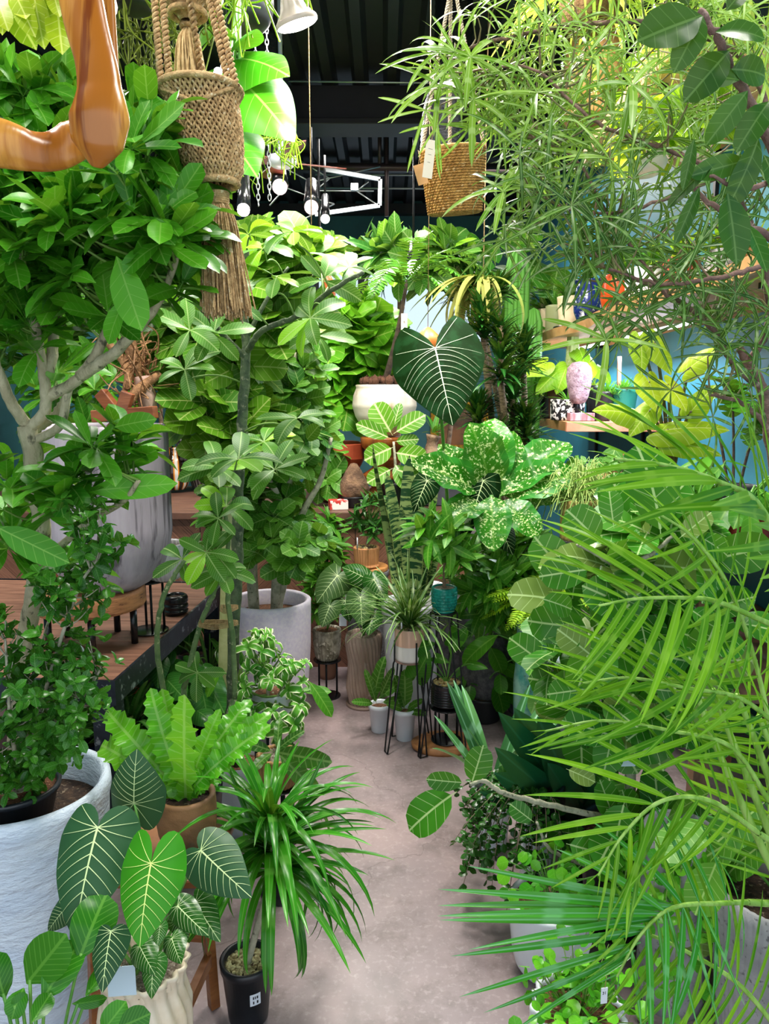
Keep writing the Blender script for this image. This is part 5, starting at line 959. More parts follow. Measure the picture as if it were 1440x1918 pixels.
for k in range(4):
    a_ = .4 + k * PI / 2; e = V3(math.cos(a_), math.sin(a_), 0); p1 = c_ + e * (r_ + .006); s_ = V3(-e[1], e[0], 0)
    MB().tube([p1 + V3(0, 0, .09), p1, p1 + e * .005 - V3(0, 0, .01), V3(c_[0], c_[1], 0) + e * (r_ + .05) + V3(0, 0, .004), V3(c_[0], c_[1], 0) + e * (r_ + .05) + s_ * .03 + V3(0, 0, .004), c_ + e * r_ * .8 + s_ * .03 - V3(0, 0, .008)], .0038, 6).build('leg', black_metal, hs)
# two white nursery pots
for lab, px, yt, yb, D, h in (('long-leaved plant in a white nursery pot, left of the two small white pots', 711, 1312, 1362, 3.16, ((705, 1305, 762, 1255, .95), (700, 1310, 705, 1235, .95), (700, 1312, 668, 1305, 1.1), (715, 1310, 752, 1300, 1.), (712, 1300, 730, 1255, .8), (705, 1312, 690, 1260, .7))), ('dark wavy-leaved plant in a white nursery pot, right of the two small white pots', 758, 1320, 1376, 3.08, ((757, 1320, 762, 1262, 1.3), (760, 1325, 792, 1325, 1.1), (755, 1322, 735, 1310, 1.2), (762, 1322, 782, 1305, 1.0), (757, 1322, 752, 1268, 1.1)))):
    q, t_, r_ = potted('small_potted_plant', lab, px, yt, yb, D, 42, 'nurse', white_gl, group='small white nursery pots on the floor', soil=chip); q.location[2] = 0; HL(mb := MB(), [tm(.13, .5, .5, 14, 4, .5, .2, .02, pet=.1, wf=4)], [(a_, b_, D, c_, d_, D - .08, w_) for a_, b_, c_, d_, w_ in h], R(69), V3(0, -.8, .6)); mb.build('foliage', m_cal, q)
# alocasia in black ribbed pot on wire stand and wood slab
fz = ATZ(835, 1398, 0); slab_ = thing('wood_slab', 'irregular live-edge wooden slab on the floor under the wire stand', 'slab', fz); MB().lathe([(.001, 0), (.15, 0), (.155, .01), (.15, .028), (.14, .03), (.001, .03)], fz, 48, squash=.62, wob=.06).build('slab', wood('slab', '#b07a48', '#8a5430', (1, 5, 1), 6), slab_)
fz2 = V3(fz[0], fz[1], .031); bt = A(825, 1322, fz[1]); wirestand('black wire stand standing on the wood slab, holding the ribbed black pot', fz2, bt[2], .072, .065, 6, .0035)
al, t_, r_ = potted('small_alocasia', 'small arrow-leaved plant with thin stems in a ribbed black pot', 825, 1278, 1322, fz[1], 58, 'tub', blackg, flute=0, soil=gravel, sd=.04); al.location[0] = fz[0]; al.location[2] = bt[2] + .001; mb = MB()
for k in range(7): mb.lathe([(r_ * .97, .012 + k * .011), (r_ * 1.0 + .003, .0175 + k * .011), (r_ * .97, .023 + k * .011)], OFF[al.name], 44)
mb.build('ridges', blackg, al); mb, sb = MB(), MB(); T_ar = [heart(.36, .42, .4, .15, xl=.75, my=-.05)]; rng = R(70)
for a_, b_, w_ in (((845, 1190), (832, 1225), 1), ((768, 1215), (800, 1205), .9), ((770, 1262), (790, 1225), 1.), ((806, 1232), (828, 1240), .8), ((838, 1205), (860, 1180), .8), ((875, 1245), (900, 1250), .8)):
    HL(mb, T_ar, [(*a_, fz[1] - .05, *b_, fz[1] - .08, w_ * 1.3)], rng, V3(0, -.8, .6)); sb.tube(bez(t_, (t_ + A(*a_, fz[1])) / 2 + V3(0, 0, .06), A(*a_, fz[1] - .05), 8), .003, 6)
mb.build('foliage', m_mid, al); sb.build('stems', m_stem, al); pebbles(al, t_, r_ * .9, 160, LM('pebble3', '#e8d8c4', '#a8805c', rough=.9, tr=0), R(71), (.004, .008))
# teal basketweave pot on tall tripod
teal_p = PM('teal_glaze', '#1f9488', '#157468', 30, .2); tz, t_, r_ = potted('teal_basketweave_pot', 'teal glazed basket-weave pot with leafy plant on a tall hairpin tripod', 832, 1100, 1144, 2.95, 48, 'tub', teal_p, soil=gravel, sd=.03); c_ = OFF[tz.name]; mb = MB(); h_ = A(832, 1100, 2.95)[2] - c_[2]
for i in range(7):
    for j in range(16):
        a_ = (j + .5 * (i % 2)) / 16 * 2 * PI; rr = r_ * np.interp((i + .5) / 8, [0, .12, .3, 1], [.66, .83, .94, 1.0]); e = V3(math.cos(a_), math.sin(a_), 0); p = c_ + e * rr + V3(0, 0, h_ * (i + .6) / 8); s_ = V3(-e[1], e[0], 0) * r_ * .15; mb.beam(p - s_, p + s_, .006, h_ * .09)
mb.build('weave_blocks', teal_p, tz, bevel=.001); disc(mb := MB(), c_ + V3(0, 0, .0), r_ * .85, .008); mb.build('saucer', teal_p, tz)
leafy(tz, t_, [(830, 1000, 2.9, 45, 30, .08, 9), (860, 1040, 2.95, 25, 15, .06, 4)], T_lan, 6, (.09, .14), m_mid, bark_brown, R(72), [[(832, 1070, 2.95), (835, 1000, 2.93)]], .008, W=1.3)
ts = thing('tripod_stand', 'tall black hairpin-leg plant stand under the teal basket-weave pot', 'plant stand', V3(c_[0], 2.95, 0)); disc(mb := MB(), c_ - V3(0, 0, .008), r_ * 1.0, .007); mb.build('top_plate', blackg, ts)
for k in range(3):
    a_ = -.6 + k * 2 * PI / 3; e = V3(math.cos(a_), math.sin(a_), 0); s_ = V3(-e[1], e[0], 0); g0 = V3(c_[0], c_[1], .004) + e * .11; MB().tube([c_ + e * r_ * .8 + s_ * .035 - V3(0, 0, .008), g0 + s_ * .01, g0 - s_ * .01, c_ + e * r_ * .8 - s_ * .035 - V3(0, 0, .008)], .0038, 6).build('leg', black_metal, ts)
# grey boulder-like pot and tree in it
bp, t_, r_ = potted('round_stone_pot', 'leafy small tree in a large dark round stone pot', 915, 1150, 1300, 3.35, 96, 'ball', stone, soil=soil, n=48); bp.location[2] = 0
leafy(bp, t_, [(900, 1040, 3.2, 60, 50, .15, 26), (950, 1060, 3.2, 50, 50, .15, 22), (905, 1090, 3.2, 40, 25, .1, 9), (1000, 1020, 3.3, 50, 60, .15, 18)], T_lan, 8, (.09, .15), m_mid, bark_ash, R(73), [[(912, 1150, 3.3), (915, 1110, 3.25), (930, 1060, 3.2)]], .01, W=1.3)
# dracaena compacta, cactus
dc = thing('dracaena_group', 'dark green dracaena with several ringed canes topped by dense rosettes', 'plant', V3(.73, 4.1, 0)); tp = pot(dc, OFF[dc.name], .5, .16, 'taper', blackp, soil=soil); mb, tk = MB(), MB(); rng = R(74)
for px, y0, y1, D in ((905, 570, 640, 3.9), (938, 610, 720, 3.8), (888, 550, 560, 4.1), (960, 700, 790, 3.95), (980, 640, 700, 4.1), (895, 760, 800, 3.9), (925, 820, 850, 3.8), (985, 780, 830, 3.9), (930, 540, 560, 4.2)):
    e = A(px, y1, D); q = bez(tp + rng.normal(0, .03, 3) * V3(1, 1, 0), (tp + e) / 2 + V3(rng.normal(0, .06), 0, 0), e, 24); tk.tube(q, .016 * (1 + .14 * (np.arange(24) % 2)), 8); top = A(px, y0, D); tk.tube([e, top], .014, 6)
    n_ = 130; t = rng.uniform(0, 1, n_)[:, None]; O = e * (1 - t) + top * t; d = rdir(rng, n_, -15, 60); d[:, 2] += t[:, 0] * 1.0; mb.inst(T_rib, O, d, np.cross(np.cross(d, UP), d), rng.uniform(.13, .2, n_) * (1.1 - .3 * t[:, 0]), rng, 1.5)
mb.build('foliage', LM('compacta', '#12401c', '#24602a', '#4a8a3c', N=1, rough=.25, tr=.1, vs=.2), dc); tk.build('canes', PM('ringed_cane', '#a08a6c', '#6a583f', 40, .8, bump=.8, st=(1, 1, 4)), dc)
cc_ = thing('cactus', 'tall ribbed green cactus standing behind the dracaena', 'cactus', V3(.9, 5.2, 0)); b0 = OFF[cc_.name]; tp = pot(cc_, b0, .4, .16, 'taper', terra, soil=soil); zt = A(940, 462, 5.2)[2]; zz = np.linspace(tp[2], zt, 30)
mb = MB(); prf = [(.001 if z_ > zt - .001 else .075 * min(1, ((zt - z_) / .12) ** .5), z_ - tp[2]) for z_ in zz]; mb.lathe([(.001, 0)] + prf, tp, 60, 10, .028); mb.lathe([(.001, 0), (.055, 0), (.055, zt - tp[2] - .5), (.03, zt - tp[2] - .42), (.001, zt - tp[2] - .4)], tp + V3(.11, -.03, 0), 48, 8, .02); mb.build('stem', LM('cactus', '#5a9a4a', '#5a9a4a', rough=.6, tr=0), cc_)
# hanging carved lamp shade, ring and brown dried palm leaves in the middle distance
P = A(801, 640, 3.6); hb = thing('hanging_wooden_bell', 'orange carved wooden bell hanging behind the giant heart leaf', 'ornament', P); MB().lathe([(.06, -.03), (.072, -.025), (.06, .02), (.03, .05), (.012, .065), (.001, .068)], P, 24, wob=.04).build('bell', wood('bell', '#d88a44', '#b8662a', (1, 1, 3), 6, .35), hb)
MB().tube([P + V3(0, 0, .06), V3(P[0], P[1], 3.66)], .0015, 4).build('string', twine, hb)
P = A(585, 545, 3.4); rg = thing('hanging_wooden_ring', 'orange-brown carved wooden ring hanging by the window', 'ornament', P); a = np.linspace(0, 2 * PI, 33); rgw = wood('ring_wood', '#b8642e', '#8a4420', (1, 1, 3), 6, .3)
MB().tube([P + V3(.075 * math.cos(t), 0, .1 * math.sin(t)) for t in a], [.03, .02, .034, .02, .03, .018, .03], 12, cap=False).build('ring', rgw, rg); MB().tube([P + V3(0, 0, .12), V3(P[0], P[1], 3.66)], .002, 4).build('string', twine, rg)
dl_ = thing('dried_palm', 'bundle of dried tan palm leaves hanging left of the cactus', 'dried leaves', A(905, 520, 4.1)); mb = MB(); rng = R(75); c0 = A(905, 520, 4.1)
d = rdir(rng, 46, -50, 10); d[:, 0] -= .7; mb.inst(T_strap, [c0] * 46, d, UP, rng.uniform(.3, .5, 46), rng, .9); mb.build('leaves', m_dry, dl_); MB().tube([c0, V3(c0[0], c0[1], 3.66)], .003, 5).build('string', twine, dl_)
# background trees at the back of the shop
def backtree(name, label, px, D, h, blobs, tms, k, L, m, seed, skel, tr=.02, **kw):
    b0 = V3(A(px, 900, D)[0], D, 0); rt = thing(name, label, 'tree', b0); tp = pot(rt, b0, .38, .16, 'taper', kw.pop('pm', blackp), soil=soil); leafy(rt, tp, blobs, tms, k, L, m, bark_brown, R(seed), skel, tr, **kw); return rt
backtree('tree_fern', 'dark feathery tree with brownish new leaves, below the hanging jute basket', 745, 5.6, 0, [(745, 485, 5.5, 75, 18, .2, 15), (810, 495, 5.4, 60, 20, .2, 10), (700, 480, 5.4, 40, 12, .2, 6)], T_lan, 9, (.16, .28), m_dark, 81, [[(748, 600, 5.5), (745, 480, 5.5)]], tw=.004)
backtree('umbrella_tree', 'glossy umbrella-leaved tree rising behind the counter at centre', 815, 5.4, 0, [(790, 480, 5.3, 80, 14, .15, 7), (850, 510, 5.3, 55, 25, .2, 7)], T_pach, 8, (.2, .32), m_pach, 82, [[(860, 650, 5.4), (850, 520, 5.3)]])
backtree('rubber_tree', 'bushy green tree against the teal back wall, left of the window', 540, 6.4, 0, [(500, 640, 6.3, 60, 80, .4, 36), (450, 600, 6.3, 70, 80, .4, 40)], T_ell, 6, (.12, .2), m_mid, 83, [[(540, 780, 6.3), (540, 640, 6.3)]])
backtree('shrubby_tree', 'lime green leafy tree in the far left corner behind the leafy crown', 300, 5.6, 0, [(300, 560, 5.5, 110, 120, .5, 70), (200, 640, 5.4, 100, 90, .4, 40), (360, 480, 5.6, 80, 60, .4, 30)], T_ell, 6, (.12, .2), m_fid, 84, [[(300, 720, 5.5), (300, 560, 5.5)]])
backtree('wide_tree', 'broad dark tree far left, seen through the trunk of the leafy tree', 90, 5.5, 0, [(90, 640, 4.9, 130, 110, .4, 60), (60, 480, 4.5, 130, 100, .4, 50), (150, 760, 4.3, 100, 50, .3, 20)], T_ell, 6, (.11, .18), m_mid, 85, [[(90, 780, 5.4), (90, 620, 5.0)]])
backtree('tall_ficus', 'tall thin-leaved ficus behind the counter between the spotlights and the window', 640, 6.0, 0, [(520, 500, 5.9, 70, 35, .3, 20)], T_ell, 6, (.11, .18), m_alt, 86, [[(560, 640, 5.9), (545, 500, 5.9)]])
# variegated curly ficus at the aisle
cf = V3(A(505, 1440, 2.3)[0], 2.3, 0); rt = thing('curly_ficus', 'small ficus with curled cream-edged leaves on a slim white stand beside the aisle', 'plant', A(512, 1345, 2.35)); c0 = OFF[rt.name]; tp = pot(rt, c0, c0[2] + .1, .075, 'tub', white_gl, soil=chip)
leafy(rt, tp, [(480, 1225, 2.3, 40, 45, .08, 18), (545, 1270, 2.3, 35, 50, .08, 18), (490, 1290, 2.25, 45, 45, .08, 14), (520, 1340, 2.2, 50, 35, .07, 12)], [tm(.26, .6, .5, 8, 4, b_, .3, .03) for b_ in (1.6, 2.4)], 4, (.03, .055), m_var, bark_ash, R(91), [[(505, 1330, 2.33), (500, 1260, 2.3)], [(515, 1310, 2.3), (540, 1270, 2.28)]], .01)
wirestand('dark square-looking metal stand carrying the curly ficus', V3(c0[0], 2.35, 0), c0[2], .085, .09, 4, .005)
rp2, t_, r_ = potted('ribbed_tan_pot', 'long wavy-leaved plant in a tan ribbed pot beside the ribbon plant', 520, 1412, 1470, 2.05, 78, 'tub', PM('tan_ribbed', '#b08850', '#8a6438', 6, .6), flute=26, amp=.007, n=104, soil=gravel, sd=.05)
wirestand('black stand under the tan ribbed pot', V3(OFF[rp2.name][0], 2.05, 0), OFF[rp2.name][2], .055, .06, 4, .005); HL(mb := MB(), [tm(.13, .5, .5, 16, 4, .7, .2, .02, pet=.1, wf=4)], [(515, 1408, 2.05, 600, 1425, 1.95, 1.2), (515, 1408, 2.05, 560, 1365, 2.05, 1.), (512, 1408, 2.05, 440, 1380, 2, 1), (515, 1408, 2.05, 575, 1395, 2.15, 1), (520, 1408, 2.05, 520, 1340, 2.1, .9), (510, 1410, 2.05, 470, 1430, 1.95, 1.1), (520, 1410, 2.0, 600, 1490, 1.95, 1.1)], R(92), V3(0, -.7, .7)); mb.build('foliage', m_cal, rp2)
# plants below the steel table and between table and aisle
def gplant(name, label, px, py, h, r, tms, n, L, el, m, seed, pm=blackp, W=1., D=None, z0=0., prof='taper', cat='plant', r0=.01):
    b0 = ATZ(px, py, z0) if D is None else V3(A(px, py, D)[0], D, z0); rt = thing(name, label, cat, b0); tp = pot(rt, b0, b0[2] + h, r, prof, pm, soil=soil); rosette(rt, tp, tms, n, L, el, m, R(seed), r0, W); return rt
T_mass = [tm(.1, .35, .45, 10, 4, b_, .3) for b_ in (.2, .6)]
gplant('glossy_fern', 'dark glossy fern-like plant under the steel table, beside its front leg', 252, 1500, .28, .09, T_strap, 40, (.18, .3), (30, 88), m_dark, 101, W=1.6)
for i, (px, py, lab, m_, t_, W) in enumerate(((330, 1440, 'dark broad-leaved plant in front of the steel table edge', m_dark, T_hrt, 1.), (395, 1330, 'mid green plant with pointed leaves between money tree and table', m_mid, T_ell, 1.), (365, 1290, 'big rounded dark leaves of a plant beside the table end', m_dark, T_big, 1.), (470, 1440, 'low leafy plant left of the curly ficus stand', m_mid, T_ell, .9))):
    b0 = ATZ(px, py, 0); rt = thing('leafy_pot_plant', lab, 'plant', b0); tp = pot(rt, b0, .2, .085, 'taper', (blackp, white_gl, blackp, stone)[i], soil=soil); stalked(rt, tp, t_, (26, 20, 30, 22)[i], (.15, .5) if i == 2 else (.12, .35), (.1, .18), m_, m_stem, R(110 + i), (30, 88), W=W)
gplant('blue_pot_plant', 'striped-leaf plant in a deep blue glazed pot under the table', 150, 1480, .2, .1, T_ell, 26, (.15, .24), (20, 80), m_cal, 120, PM('cobalt', '#2a4a8a', '#1a2c5a', 12, .25))
orp = thing('orange_pot', 'orange clay pot standing in the shade under the steel table', 'pot', V3(-.98, 2.95, 0)); pot(orp, V3(-.98, 2.95, 0), .34, .14, 'round', PM('orange_clay', '#d8742c', '#b85a20', 6, .6), soil=soil)
bk = thing('bark_planter', 'bark-sided round planter on the table, behind the stool legs', 'planter', TP(.62, .95, .602)); pot(bk, TP(.62, .95, .602), .602 + .16, .1, 'cyl', PM('bark_side', '#8a5634', '#5a3420', 14, .85, bump=1, st=(1, 1, .4)), soil=soil)
# ---------------------------------------------------------------- right side: shelves
def yR(px, x):                      # distance at which the line X = x is seen at column px (near eye height)
    return x / ((px - 720) / FPX)
def onshelf(name, label, px, x, z, h, r, prof, m, cat='plant', group=None, dx=0, **k):
    D = yR(px, x); b0 = V3(x, D, z + .001); rt = thing(name, label, cat, b0, group); tp = pot(rt, b0, b0[2] + h, r, prof, m, **k); return rt, tp
beige = PM('beige_mug', '#d8c6a4', '#c4ae88', 8, .6)
for i, (px, x, h, r, lab, m_, pf_) in enumerate(((1016, Xs + .08, .19, .075, 'tall beige cup-shaped pot at the far end of the live edge shelf', beige, 'taper'), (1033, Xs + .12, .2, .08, 'olive-tinted pot with a small print, second from the far end of the live edge shelf', PM('olive_pot', '#9aa070', rough=.5), 'cyl'), (1058, Xs + .1, .2, .09, 'squat beige pot on a dark saucer, third along the live edge shelf', beige, 'taper'), (1090, Xs + .1, .24, .09, 'cobalt blue and white speckled pot on the live edge shelf', PM('cobalt_white', '#1a2a6a', '#10183c', 6, .2, c3='#e8ecf4', s3=26), 'urn'))):
    rt, tp = onshelf('shelf_pot', lab, px, x, Zs1, h, r, pf_, m_, soil=soil)
    if i == 2: disc(mb := MB(), V3(x, OFF[rt.name][1], Zs1 + .001), r * 1.2, .012); mb.build('saucer', blackg, rt)
    rosette(rt, tp, T_lan if i != 3 else T_strap, (16, 14, 22, 30)[i], (.12, .24), (20, 85), (m_dark, m_cal, m_mid, m_drac)[i], R(200 + i))
for px, x, lab, m_, tms, L, hh, rr, mp_ in ((1145, Xs + .15, 'orange-brown glazed pot on the live edge shelf right of the blue pot', m_mid, T_lan, (.12, .22), .2, .1, PM('orange_glaze', '#b8481c', '#6a2410', 5, .2)), (1190, Xs + .12, 'white pot with long drooping leaves on the live edge shelf', m_mid, T_ell, (.1, .18), .16, .09, white_gl), (1255, Xs + .12, 'terracotta pot on the nearer part of the live edge shelf', m_lime, T_lan, (.1, .16), .13, .075, terra),
                                   (1330, Xs + .2, 'pale grey pot with light leaves on the live edge shelf nearest the camera', m_lime, T_ell, (.08, .14), .12, .07, concrete), (1380, Xs + .3, 'small brown pot nearest the frame edge on the live edge shelf', m_yel, T_ell, (.08, .13), .12, .07, oak)):
    rt, tp = onshelf('shelf_plant', lab, px, x, Zs1 + .0, hh, rr, 'round', mp_, soil=soil); rosette(rt, tp, tms, 30, L, (5, 85), m_, R(int(px)), .02)
# philodendron with finger-lobed leaves at the far shelf end
rt, tp = onshelf('lobed_philodendron', 'climbing philodendron with finger-lobed bright leaves above the far shelf end', 1005, Xs + .12, Zs1, .22, .1, 'round', blackp, soil=soil)
D_ = OFF[rt.name][1]; tips = [A(x, y, D_ - .3) for x, y in ((935, 465), (960, 500), (985, 450), (930, 520), (1010, 490), (1025, 540), (975, 545), (900, 450), (1000, 600), (1035, 590), (985, 420), (1045, 500))]
stalked(rt, tp, T_lob, 12, (.2, .4), (.24, .34), m_ficus, m_stem, R(205), tips=tips, face=1.2, W=1.3)
# top shelf: lit chartreuse plants
for i, (px, x, L, lab, m_, tms, n_) in enumerate(((1165, Xs3 + .2, (.12, .18), 'yellow-green broad-leaved plant at the far end of the highest shelf', m_lime, T_round, 50), (1235, Xs3 + .25, (.1, .16), 'chartreuse plant glowing by the spotlight on the highest shelf', m_yel, T_round, 60), (1330, Xs3 + .25, (.1, .15), 'lime plant with soft leaves nearer on the highest shelf', m_lime, T_ell, 60))):
    rt, tp = onshelf('shelf_plant', lab, px, x, Zs3, .16, .09, 'round', white_gl, soil=soil); rosette(rt, tp, tms, n_, L, (-30, 85), m_, R(210 + i), .05)
# middle zone between the shelves: hanging planters with glowing leaves
def hangplant(name, label, px, py, D, r, h, tms, n, L, el, m, seed, pm, W=1., zt=3.66, spread=.05):
    P = A(px, py, D); rt = thing(name, label, 'hanging plant', P); tp = pot(rt, P, P[2] + h, r, 'round', pm, soil=soil)
    for k in range(3): a_ = k * 2.09; MB().tube([P + V3(r * math.cos(a_), r * math.sin(a_), h), P + V3(0, 0, h + .4)], .0022, 5).build('cord', twine, rt)
    MB().tube([P + V3(0, 0, h + .4), V3(P[0], P[1], zt)], .0022, 5).build('cord', twine, rt); rosette(rt, tp, tms, n, L, el, m, R(seed), spread, W); return rt
hangplant('hanging_lime_plant', 'lime green leafy hanging plant lit from above, over the live edge shelf', 1205, 330, 3.1, .09, .13, T_round, 80, (.1, .17), (-50, 70), m_yel, 220, white_gl)
hangplant('hanging_lime_plant', 'yellow-green hanging plant nearer the wall, right of the first lit one', 1300, 300, 2.8, .08, .12, T_round, 60, (.1, .15), (-50, 70), m_lime, 221, white_gl)
hangplant('hanging_grass_plant', 'pale grassy hanging plant behind the thin-leaved tree at the upper right', 1100, 60, 2.9, .1, .14, T_spid, 130, (.3, .5), (-10, 85), m_lime, 222, PM('jute_brown', '#8a6a44', '#6a4c2c', 40, .9, bump=1), spread=.03)
hangplant('hanging_grass_plant', 'yellowish spidery hanging plant behind dark branches at the top right', 1380, 60, 2.5, .1, .14, T_spid, 130, (.3, .45), (-30, 85), m_lime, 223, blackp, spread=.03)
# cylinder sack / brown board column
bc = thing('brown_barrel_duct', 'tan paper-wrapped column hanging from the ceiling behind the thin leaves', 'column', A(1108, 220, 4.2)); P0 = A(1108, 225, 4.2); MB().tube([P0, V3(P0[0], P0[1], 3.66)], .15, 28).build('wrap', PM('kraft', '#a8824e', '#8a6636', 10, .8, bump=.4), bc)
# lower shelf items
zs = Z2 + .002; g1 = 'pots on the short lower shelf'
def sh2(name, label, px, D, h, r, prof, m, cat='plant', **k):
    b0 = V3(A(px, 780, D)[0], D, zs); rt = thing(name, label, cat, b0); return rt, pot(rt, b0, zs + h, r, prof, m, **k), b0
hd = V3(A(1086, 780, 4.72)[0], 4.72, zs); rt = thing('carved_stone_head', 'pitted pinkish egg-shaped carved stone on a striped block at the shelf end', 'sculpture', hd); pst = PM('pitted_stone', '#b49aa2', '#8a6e78', 26, .85, bump=1, c3='#5e464e', s3=34)
MB().box(hd - V3(.075, .05, 0), hd + V3(.08, .05, .05)).build('block', wood('striped_block', '#c8a0a6', '#94585f', (6, 1, 1), 8, .6), rt, smooth=False, bevel=.003); MB().tube([hd + V3(-.02, 0, .05), hd + V3(-.02, 0, .12)], .014, 10).build('post', black_metal, rt)
zh = A(1086, 690, 4.72)[2] - zs; MB().lathe([(.001, .1), (.045, .115), (.06, .15), (.074, .22), (.08, .28), (.072, .33), (.045, .36), (.001, .368)], hd + V3(-.015, 0, 0), 40, wob=.03, squash=.85).build('head', pst, rt)
cow = PM('cow_pot', '#eae4e2', '#1c1a1c', 42, .5, lo=.49, hi=.51, detail=1); rt, tp, b0 = sh2('spotted_pot', 'short pot spotted black on white, behind the carved stone', 1062, 4.85, .13, .11, 'cyl', cow, soil=gravel)
rosette(rt, tp, T_rib, 34, (.1, .17), (5, 70), m_var, R(230), W=.7)
cps = ((1010, 5.4, .16, .05, 'small black square-looking pot at the far left of the short shelf', blackp, m_lime), (1024, 5.2, .15, .05, 'second small black pot on the short shelf, next to the far left one', blackp, m_mid), (1045, 5.2, .3, .11, 'tall brown glazed pot behind the spotted pot', PM('brown_glaze', '#6a4a44', '#4a3230', 8, .3), m_cal), (1112, 4.9, .22, .06, 'dark plastic pot with spiky haworthia right of the carved stone', blackp, m_lime), (1130, 4.72, .18, .055, 'brown-black pot of pale succulents near the shelf end', PM('brownish_black', '#2c2226', rough=.4), m_var), (1165, 4.75, .2, .09, 'green plastic square pot of mixed succulents at the shelf end', PM('green_plastic', '#2a7a66', rough=.4), m_var))
for i, (px, D, h, r, lab, m_, lm_) in enumerate(cps):
    rt, tp, b0 = sh2('succulent_pot', lab, px, D, h, r, 'taper', m_, soil=gravel)
    for k in range((2, 2, 3, 3, 5, 6)[i]):
        rosette(rt, tp + V3(*(R(240 + 10 * i + k).normal(0, r * .35, 2)), 0), T_rib, 22, (.05, .11) if i != 2 else (.1, .2), (10, 85), lm_, R(250 + k), name='succulent')
MB().tube(smooth([V3(b0[0] - .03, b0[1], zs + .2), V3(b0[0] - .035, b0[1], zs + .4)], 4), .014, 8).build('stick_stem', PM('stick', '#c09078', rough=.8), rt)
cct = thing('spiny_cactus', 'pale spiny column cactus between pots on the short shelf', 'cactus', V3(A(1048, 780, 5.35)[0], 5.05, zs)); cb0 = OFF[cct.name]; tp = pot(cct, cb0, zs + .2, .06, 'taper', blackp, soil=gravel); MB().lathe([(.001, 0), (.035, 0), (.04, .2), (.035, .38), (.015, .42), (.001, .425)], tp, 30, 9, .012).build('stem', LM('spiny', '#b8c8a0', '#b8c8a0', rough=.7, tr=0), cct)
rng = R(262); mb = MB(); n_ = 300; a_ = rng.uniform(0, 6.3, n_); O = tp + np.stack([.04 * np.cos(a_), .04 * np.sin(a_), rng.uniform(.02, .4, n_)], 1); mb.inst([tm(.03, .5, .5, 2, 2, 0, 0)], O, np.stack([np.cos(a_), np.sin(a_), rng.normal(0, .4, n_)], 1), UP, .03, rng); o = mb.build('spines', white_gl, cct)
rt, tp, b0 = sh2('anthurium_seedling', 'pot with lime heart-shaped leaves on the short shelf under the light strip', 1075, 5.1, .22, .07, 'taper', blackp, soil=soil); stalked(rt, tp, T_hrt, 6, (.2, .3), (.14, .2), m_lime, m_stem, R(263), tips=[A(x, y, 5.0) for x, y in ((1020, 680), (1100, 670), (1085, 655), (1060, 690), (1120, 690), (1040, 700))], face=1.2)

# ---------------------------------------------------------------- bench plants
def bench(name, label, px, py, h, r, prof, m, z=bz, cat='plant', group=None, soilm=None, **k):
    b0 = ATZ(px, py, z + .001); rt = thing(name, label, cat, b0, group); return rt, pot(rt, b0, z + h, r, prof, m, soil=soilm or soil, **k), b0
# tall yellow-leaved alocasia
rt, tp, b0 = bench('lime_alocasia', 'tall alocasia with glowing yellow-green leaves on dark stems against the blue wall', 1250, 1000, .2, .11, 'round', PM('orange_brown', '#b0521c', '#6a2c10', 6, .25)); rng = R(270); D_ = b0[1]
lv = [((1225, 640), (1262, 690), .9), ((1215, 715), (1228, 745), 1.), ((1290, 690), (1320, 665), .9), ((1180, 775), (1125, 760), .9), ((1215, 770), (1190, 800), .9), ((1295, 770), (1315, 745), .9), ((1250, 720), (1268, 738), 1.), ((1250, 805), (1360, 790), .6), ((1265, 830), (1350, 840), .6), ((1200, 640), (1205, 690), .8)]
mb, sb = MB(), MB()
for a_, b_, w_ in lv:
    e0 = A(*a_, D_ - .1); e1 = A(*b_, D_ - .13); d = e1 - e0; L_ = max(np.linalg.norm(d) * 1.15, .11); mb.inst([heart(.42, .35, .5, .2, wave=.02)], [e0], [d], [V3(0, -.8, .7)], [L_], rng, w_, rlo=0, rhi=1); sb.tube(bez(tp, (tp + e0) / 2 + V3(0, 0, .1), e0, 8), [.008, .004], 6)
mb.build('foliage', LM('alo_lime', '#8cb82c', '#c8dc3c', '#e8f090', N=6, k=.6, vw=.06, rough=.35, tr=.4, vs=.6), rt); sb.build('stems', PM('alo_stem', '#4a4a2c', '#6a5a3a', 20, .5), rt)
# begonia with pink leaves
rt, tp, b0 = bench('pink_begonia', 'begonia with rosy pink leaves in an orange-brown glazed bonsai pot', 1160, 945, .1, .13, 'bowl', PM('bonsai_glaze', '#c8642c', '#8a3c14', 6, .25)); stalked(rt, tp, T_hrt, 12, (.08, .2), (.07, .11), LM('pinkleaf', '#d8706a', '#e8a890', '#f0c8b0', N=5, rough=.4, tr=.3), m_stemd, R(271), (10, 70))
stalked(rt, tp, T_lob, 10, (.08, .22), (.08, .14), m_ficus, m_stem, R(272), (10, 80), name='fern_leaves', sname='fern_stems')
